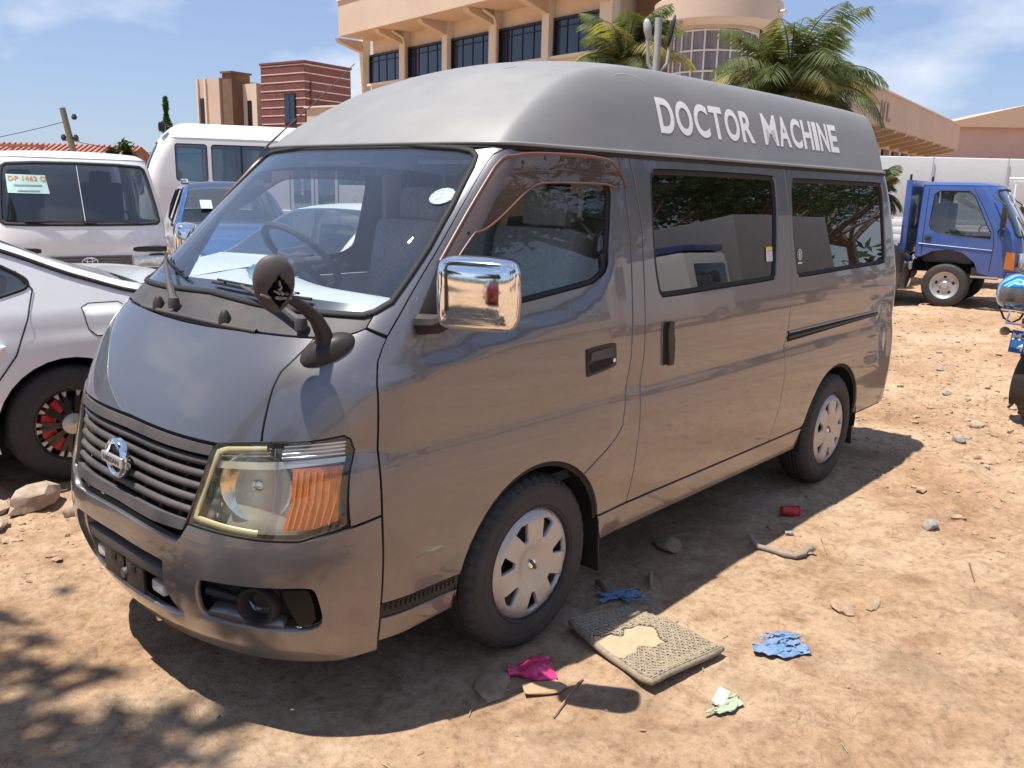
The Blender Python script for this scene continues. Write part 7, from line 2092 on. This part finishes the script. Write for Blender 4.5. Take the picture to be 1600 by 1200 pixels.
# ------------------------------------------------------------------ motorcycle at the right edge, helmet hung on it
mo = thing('motorcycle', 'parked motorcycle seen from behind at the right photo edge', 'motorcycle', (6.62, -1.42, 0), R(-14))
M_tyrek = mat('knobbly_tyre', (.03, .028, .026), .85, noise=.2, nscale=40, dust=(.30, .22, .15), dust_amt=.5, dust_scale=12)
def mwheel(x, r_, wd, parent):
    V_, F_ = lathe_vf([(r_ * .74, -wd * .35), (r_ * .82, -wd * .5), (r_ * .93, -wd * .46), (r_ * .985, -wd * .25), (r_, 0), (r_ * .985, wd * .25), (r_ * .93, wd * .46), (r_ * .82, wd * .5), (r_ * .74, wd * .35)], 48)
    t_ = obj('wheel', orient(V_, 'y') + [x, 0, r_], F_, M_tyrek, parent)
    mb_ = MB()
    for k in range(40):
        a = 2 * PI * k / 40
        for yy_ in ((-wd * .30, wd * .0, wd * .30) if k % 2 else (-wd * .17, wd * .17)):
            V_, F_ = box_vf((.016, wd * .2, .022)); V_ = rot(V_ + [r_ - .001 - abs(yy_) * .12, yy_, 0], 0, -a, 0); mb_.add(V_ + [x, 0, r_], F_)
    o = mb_.build('tread_blocks', M_tyrek, t_, False); o['kind'] = 'stuff'
    V_, F_ = lathe_vf([(r_ * .70, -.03), (r_ * .76, -.04), (r_ * .76, .04), (r_ * .70, .03)], 40); rm = obj('rim', orient(V_, 'y') + [x, 0, r_], F_, M_chrome, t_)
    for k in range(18):
        a = 2 * PI * k / 18; s = 1 if k % 2 else -1
        MB().bar((x + .03 * math.cos(a), s * .03, r_ + .03 * math.sin(a)), (x + r_ * .71 * math.cos(a + .2), 0, r_ + r_ * .71 * math.sin(a + .2)), .003, n=5).build('spoke', M_chrome, rm)
    MB().lathe([(.0, -.06), (.05, -.055), (.05, .055), (.0, .06)], (x, 0, r_), 'y', 16).build('hub', M_steel, rm)
    return t_
mwheel(0, .305, .11, mo); mwheel(1.25, .30, .09, mo)
aa = np.linspace(R(40), R(200), 18); rr = .345
P_ = np.array([[(rr * math.cos(a), .07 * s, .305 + rr * math.sin(a) - .02 * abs(s) ** 2) for s in (-1, -.6, 0, .6, 1)] for a in aa]); V_, F_ = grid_surface(P_); o = obj('rear_mudguard', V_, F_, M_black, mo); o.modifiers.new('t', 'SOLIDIFY').thickness = .004
# number plate tilted back, with its lamp and bracket
pl = MB().box((-.36, .0, .66), (.006, .22, .17), bev=.003, ry=.18).build('number_plate', mat('blue_plate', (.03, .13, .36), .35, noise=.1, nscale=30), mo)
ux = np.array([0, -1., 0]); uz = np.array([math.sin(.18), 0, math.cos(.18)])
o0 = np.array([-.364, 0, .66])
text_obj('plate_characters', 'M-24', o0 + np.array([-.002, .10, 0]) + uz * .012, ux, uz, .19, .055, M_white, pl, .02)
text_obj('plate_characters', '43', o0 + np.array([-.002, .055, 0]) - uz * .068, ux, uz, .10, .055, M_white, pl, .02)
MB().box((-.33, 0, .66), (.03, .06, .22)).build('plate_bracket', M_black, mo)
V_, F_ = box_vf((.06, .14, .08), .02); obj('tail_lamp', V_ + [-.30, 0, .80], F_, mat('tail_red', (.35, .01, .01), .2, coat=1), mo)
rk_ = MB().tube([(-.42, .18, .90), (-.42, -.18, .90), (.12, -.18, .88), (.30, -.14, .86)], .011, 8); rk_.tube([(-.42, .18, .90), (.12, .18, .88), (.30, .14, .86)], .011, 8)
rk_.tube([(-.40, .12, .905), (-.44, .125, .80), (-.43, -.125, .80), (-.40, -.12, .905)], .010, 8)
for y in (-.06, 0, .06): rk_.bar((-.41, y, .90), (.1, y, .885), .008)
rk_.build('luggage_rack', M_chrome, mo)
MB().box((-.12, 0, .885), (.46, .20, .03), bev=.01).build('rack_pad', mat('grey_pad', (.22, .22, .22), .8), mo)
for s in (-1, 1):
    MB().tube([(-.26, s * .05, .72), (-.27, s * .17, .715)], .010, 6).build('indicator_stalk', M_black, mo); V_, F_ = lathe_vf([(.0, -.035), (.03, -.03), (.036, 0), (.03, .025), (.0, .03)], 14); obj('indicator', orient(V_, 'x') + [-.28, s * .20, .715], F_, mat('smoky_lens', (.20, .15, .12), .25, coat=1), mo)
    MB().bar((-.02, s * .11, .34), (.08, s * .12, .78), .028, .022, 10).build('shock_absorber', M_chrome, mo)
    MB().bar((0, s * .09, .305), (.55, s * .09, .36), .022, n=8).build('swing_arm', M_black, mo)
    MB().bar((1.25, s * .08, .30), (1.05, s * .08, .92), .024, n=8).build('front_fork', M_chrome, mo)
    MB().tube([(1.02, 0, .98), (1.0, s * .12, 1.04), (.92, s * .34, 1.06)], .013, 8).build('handlebar', M_chrome, mo); MB().bar((.94, s * .27, 1.06), (.90, s * .40, 1.06), .02, n=8).build('grip', M_black, mo)
    MB().bar((.30, s * .14, .36), (.30, s * .26, .36), .016).build('footpeg', M_black, mo)
    m_ = MB().tube([(.95, s * .26, 1.06), (.94, s * .30, 1.18)], .006, 6).build('mirror_stem', M_black, mo); V_, F_ = box_vf((.03, .12, .08), .014); obj('mirror_head', V_ + [.94, s * .32, 1.21], F_, M_black, m_)
MB().box((.30, 0, .84), (.62, .24, .10), bev=.04).build('seat', M_black, mo)
V_, F_ = box_vf((.46, .26, .22), .08); tkk = obj('fuel_tank', V_ + [.78, 0, .86], F_, mat('moto_blue', (.03, .06, .25), .3, coat=1), mo); tkk.modifiers.new('s', 'SUBSURF').render_levels = 2
MB().box((.55, 0, .45), (.42, .26, .32), bev=.05).build('engine', M_steel, mo)
MB().tube([(.7, -.14, .35), (.3, -.17, .28), (-.25, -.17, .36)], [.025, .04, .045], 10).build('exhaust', M_chrome, mo)
V_, F_ = lathe_vf([(.0, -.06), (.07, -.04), (.085, 0), (.085, .02), (.0, .02)], 18); obj('headlamp', orient(V_, 'x') * [-1, 1, 1] + [1.15, 0, .92], F_, M_chrome, mo)
MB().bar((.25, .12, .30), (.20, .32, .02), .012, n=6).build('side_stand', M_black, mo)
# helmet: shell, visor, liner, painted swirls
hp = np.array([6.37, -1.20, 1.01])
he = thing('helmet', 'glossy blue full-face helmet with white swirls on the motorcycle rack', 'helmet', tuple(hp), R(205)); he.scale = (1.12, 1.12, 1.12)
nphi, nth = 28, 40
def hel(th, ph, s=1.0):
    x = .135 * math.cos(ph) * math.cos(th) * (1.08 if math.cos(th) > 0 else 1.0); y = .118 * math.cos(ph) * math.sin(th); z = .132 * math.sin(ph)
    return np.array((x, y, z)) * s
M_helm = bpy.data.materials.new('helmet_paint'); M_helm.use_nodes = True
t = M_helm.node_tree; b = t.nodes['Principled BSDF']; b.inputs['Roughness'].default_value = .12; b.inputs['Coat Weight'].default_value = 1
tcn = t.nodes.new('ShaderNodeTexCoord'); wv_ = t.nodes.new('ShaderNodeTexWave'); wv_.inputs['Scale'].default_value = 4.5; wv_.inputs['Distortion'].default_value = 6; wv_.inputs['Detail'].default_value = 1.2; wv_.inputs['Detail Scale'].default_value = 1.6
rp = t.nodes.new('ShaderNodeValToRGB'); rp.color_ramp.interpolation = 'LINEAR'
els = rp.color_ramp.elements; els[0].position = .0; els[0].color = (.01, .10, .38, 1); els[1].position = .45; els[1].color = (.01, .30, .62, 1)
for p_, c_ in ((.60, (.02, .38, .66, 1)), (.66, (.75, .80, .82, 1)), (.78, (.75, .80, .82, 1)), (.84, (.02, .34, .62, 1))):
    e_ = els.new(p_); e_.color = c_
t.links.new(tcn.outputs['Object'], wv_.inputs['Vector']); t.links.new(wv_.outputs['Fac'], rp.inputs['Fac']); t.links.new(rp.outputs['Color'], b.inputs['Base Color'])
Pg = np.array([[hel(th, ph) for th in np.linspace(0, 2 * PI, nth)] for ph in np.linspace(-.75, PI / 2, nphi)])
V_, F_ = grid_surface(Pg); cen = np.array([V_[list(f)].mean(0) for f in F_])
keep = ~((cen[:, 0] > .045) & (cen[:, 2] > -.052) & (cen[:, 2] < .045))
o = obj('shell', V_, [f for f, k in zip(F_, keep) if k], M_helm, he); o.modifiers.new('t', 'SOLIDIFY').thickness = .006
Pv = np.array([[hel(th, ph, 1.03) for th in np.linspace(-1.25, 1.25, 30)] for ph in np.linspace(-.46, .38, 12)]); V_, F_ = grid_surface(Pv); obj('visor', V_, F_, glass('helmet_visor', (.45, .47, .50), 1.6, haze=(.5, .48, .46), haze_amt=.25), he)
Pl = np.array([[hel(th, ph, .90) for th in np.linspace(0, 2 * PI, 30)] for ph in np.linspace(-.8, PI / 2, 14)]); V_, F_ = grid_surface(Pl); obj('liner', V_, F_, M_cavity, he)
MB().tube([(-.02, .09, -.08), (-.01, .05, -.17), (.0, .0, -.20), (-.01, -.05, -.17), (-.02, -.09, -.08)], .007, 6).build('chin_strap', M_black, he)
# crumpled bottle on the van dashboard
bo = thing('water_bottle', 'crumpled clear blue plastic bottle on the van dashboard', 'bottle', (.74, .17, 1.36), R(70))
prof = [(.0, -.10), (.025, -.10), (.031, -.09), (.028, -.07), (.032, -.055), (.028, -.04), (.032, -.025), (.029, -.01), (.032, .005), (.032, .03), (.024, .06), (.012, .078), (.012, .09)]
V_, F_ = lathe_vf(prof, 20); r_ = np.random.default_rng(2); V_ = V_ * (1 + .10 * np.sin(V_[:, :1] * 140 + V_[:, 2:] * 60)); obj('bottle_body', orient(V_, 'x'), F_, glass('bottle_plastic', (.45, .78, .90), 1.5, haze=(.40, .62, .70), haze_amt=.35), bo)
V_, F_ = lathe_vf([(.0, .104), (.014, .104), (.015, .09), (.014, .088)], 14); obj('bottle_cap', orient(V_, 'x'), F_, mat('bottle_cap', (.10, .35, .60), .4), bo)
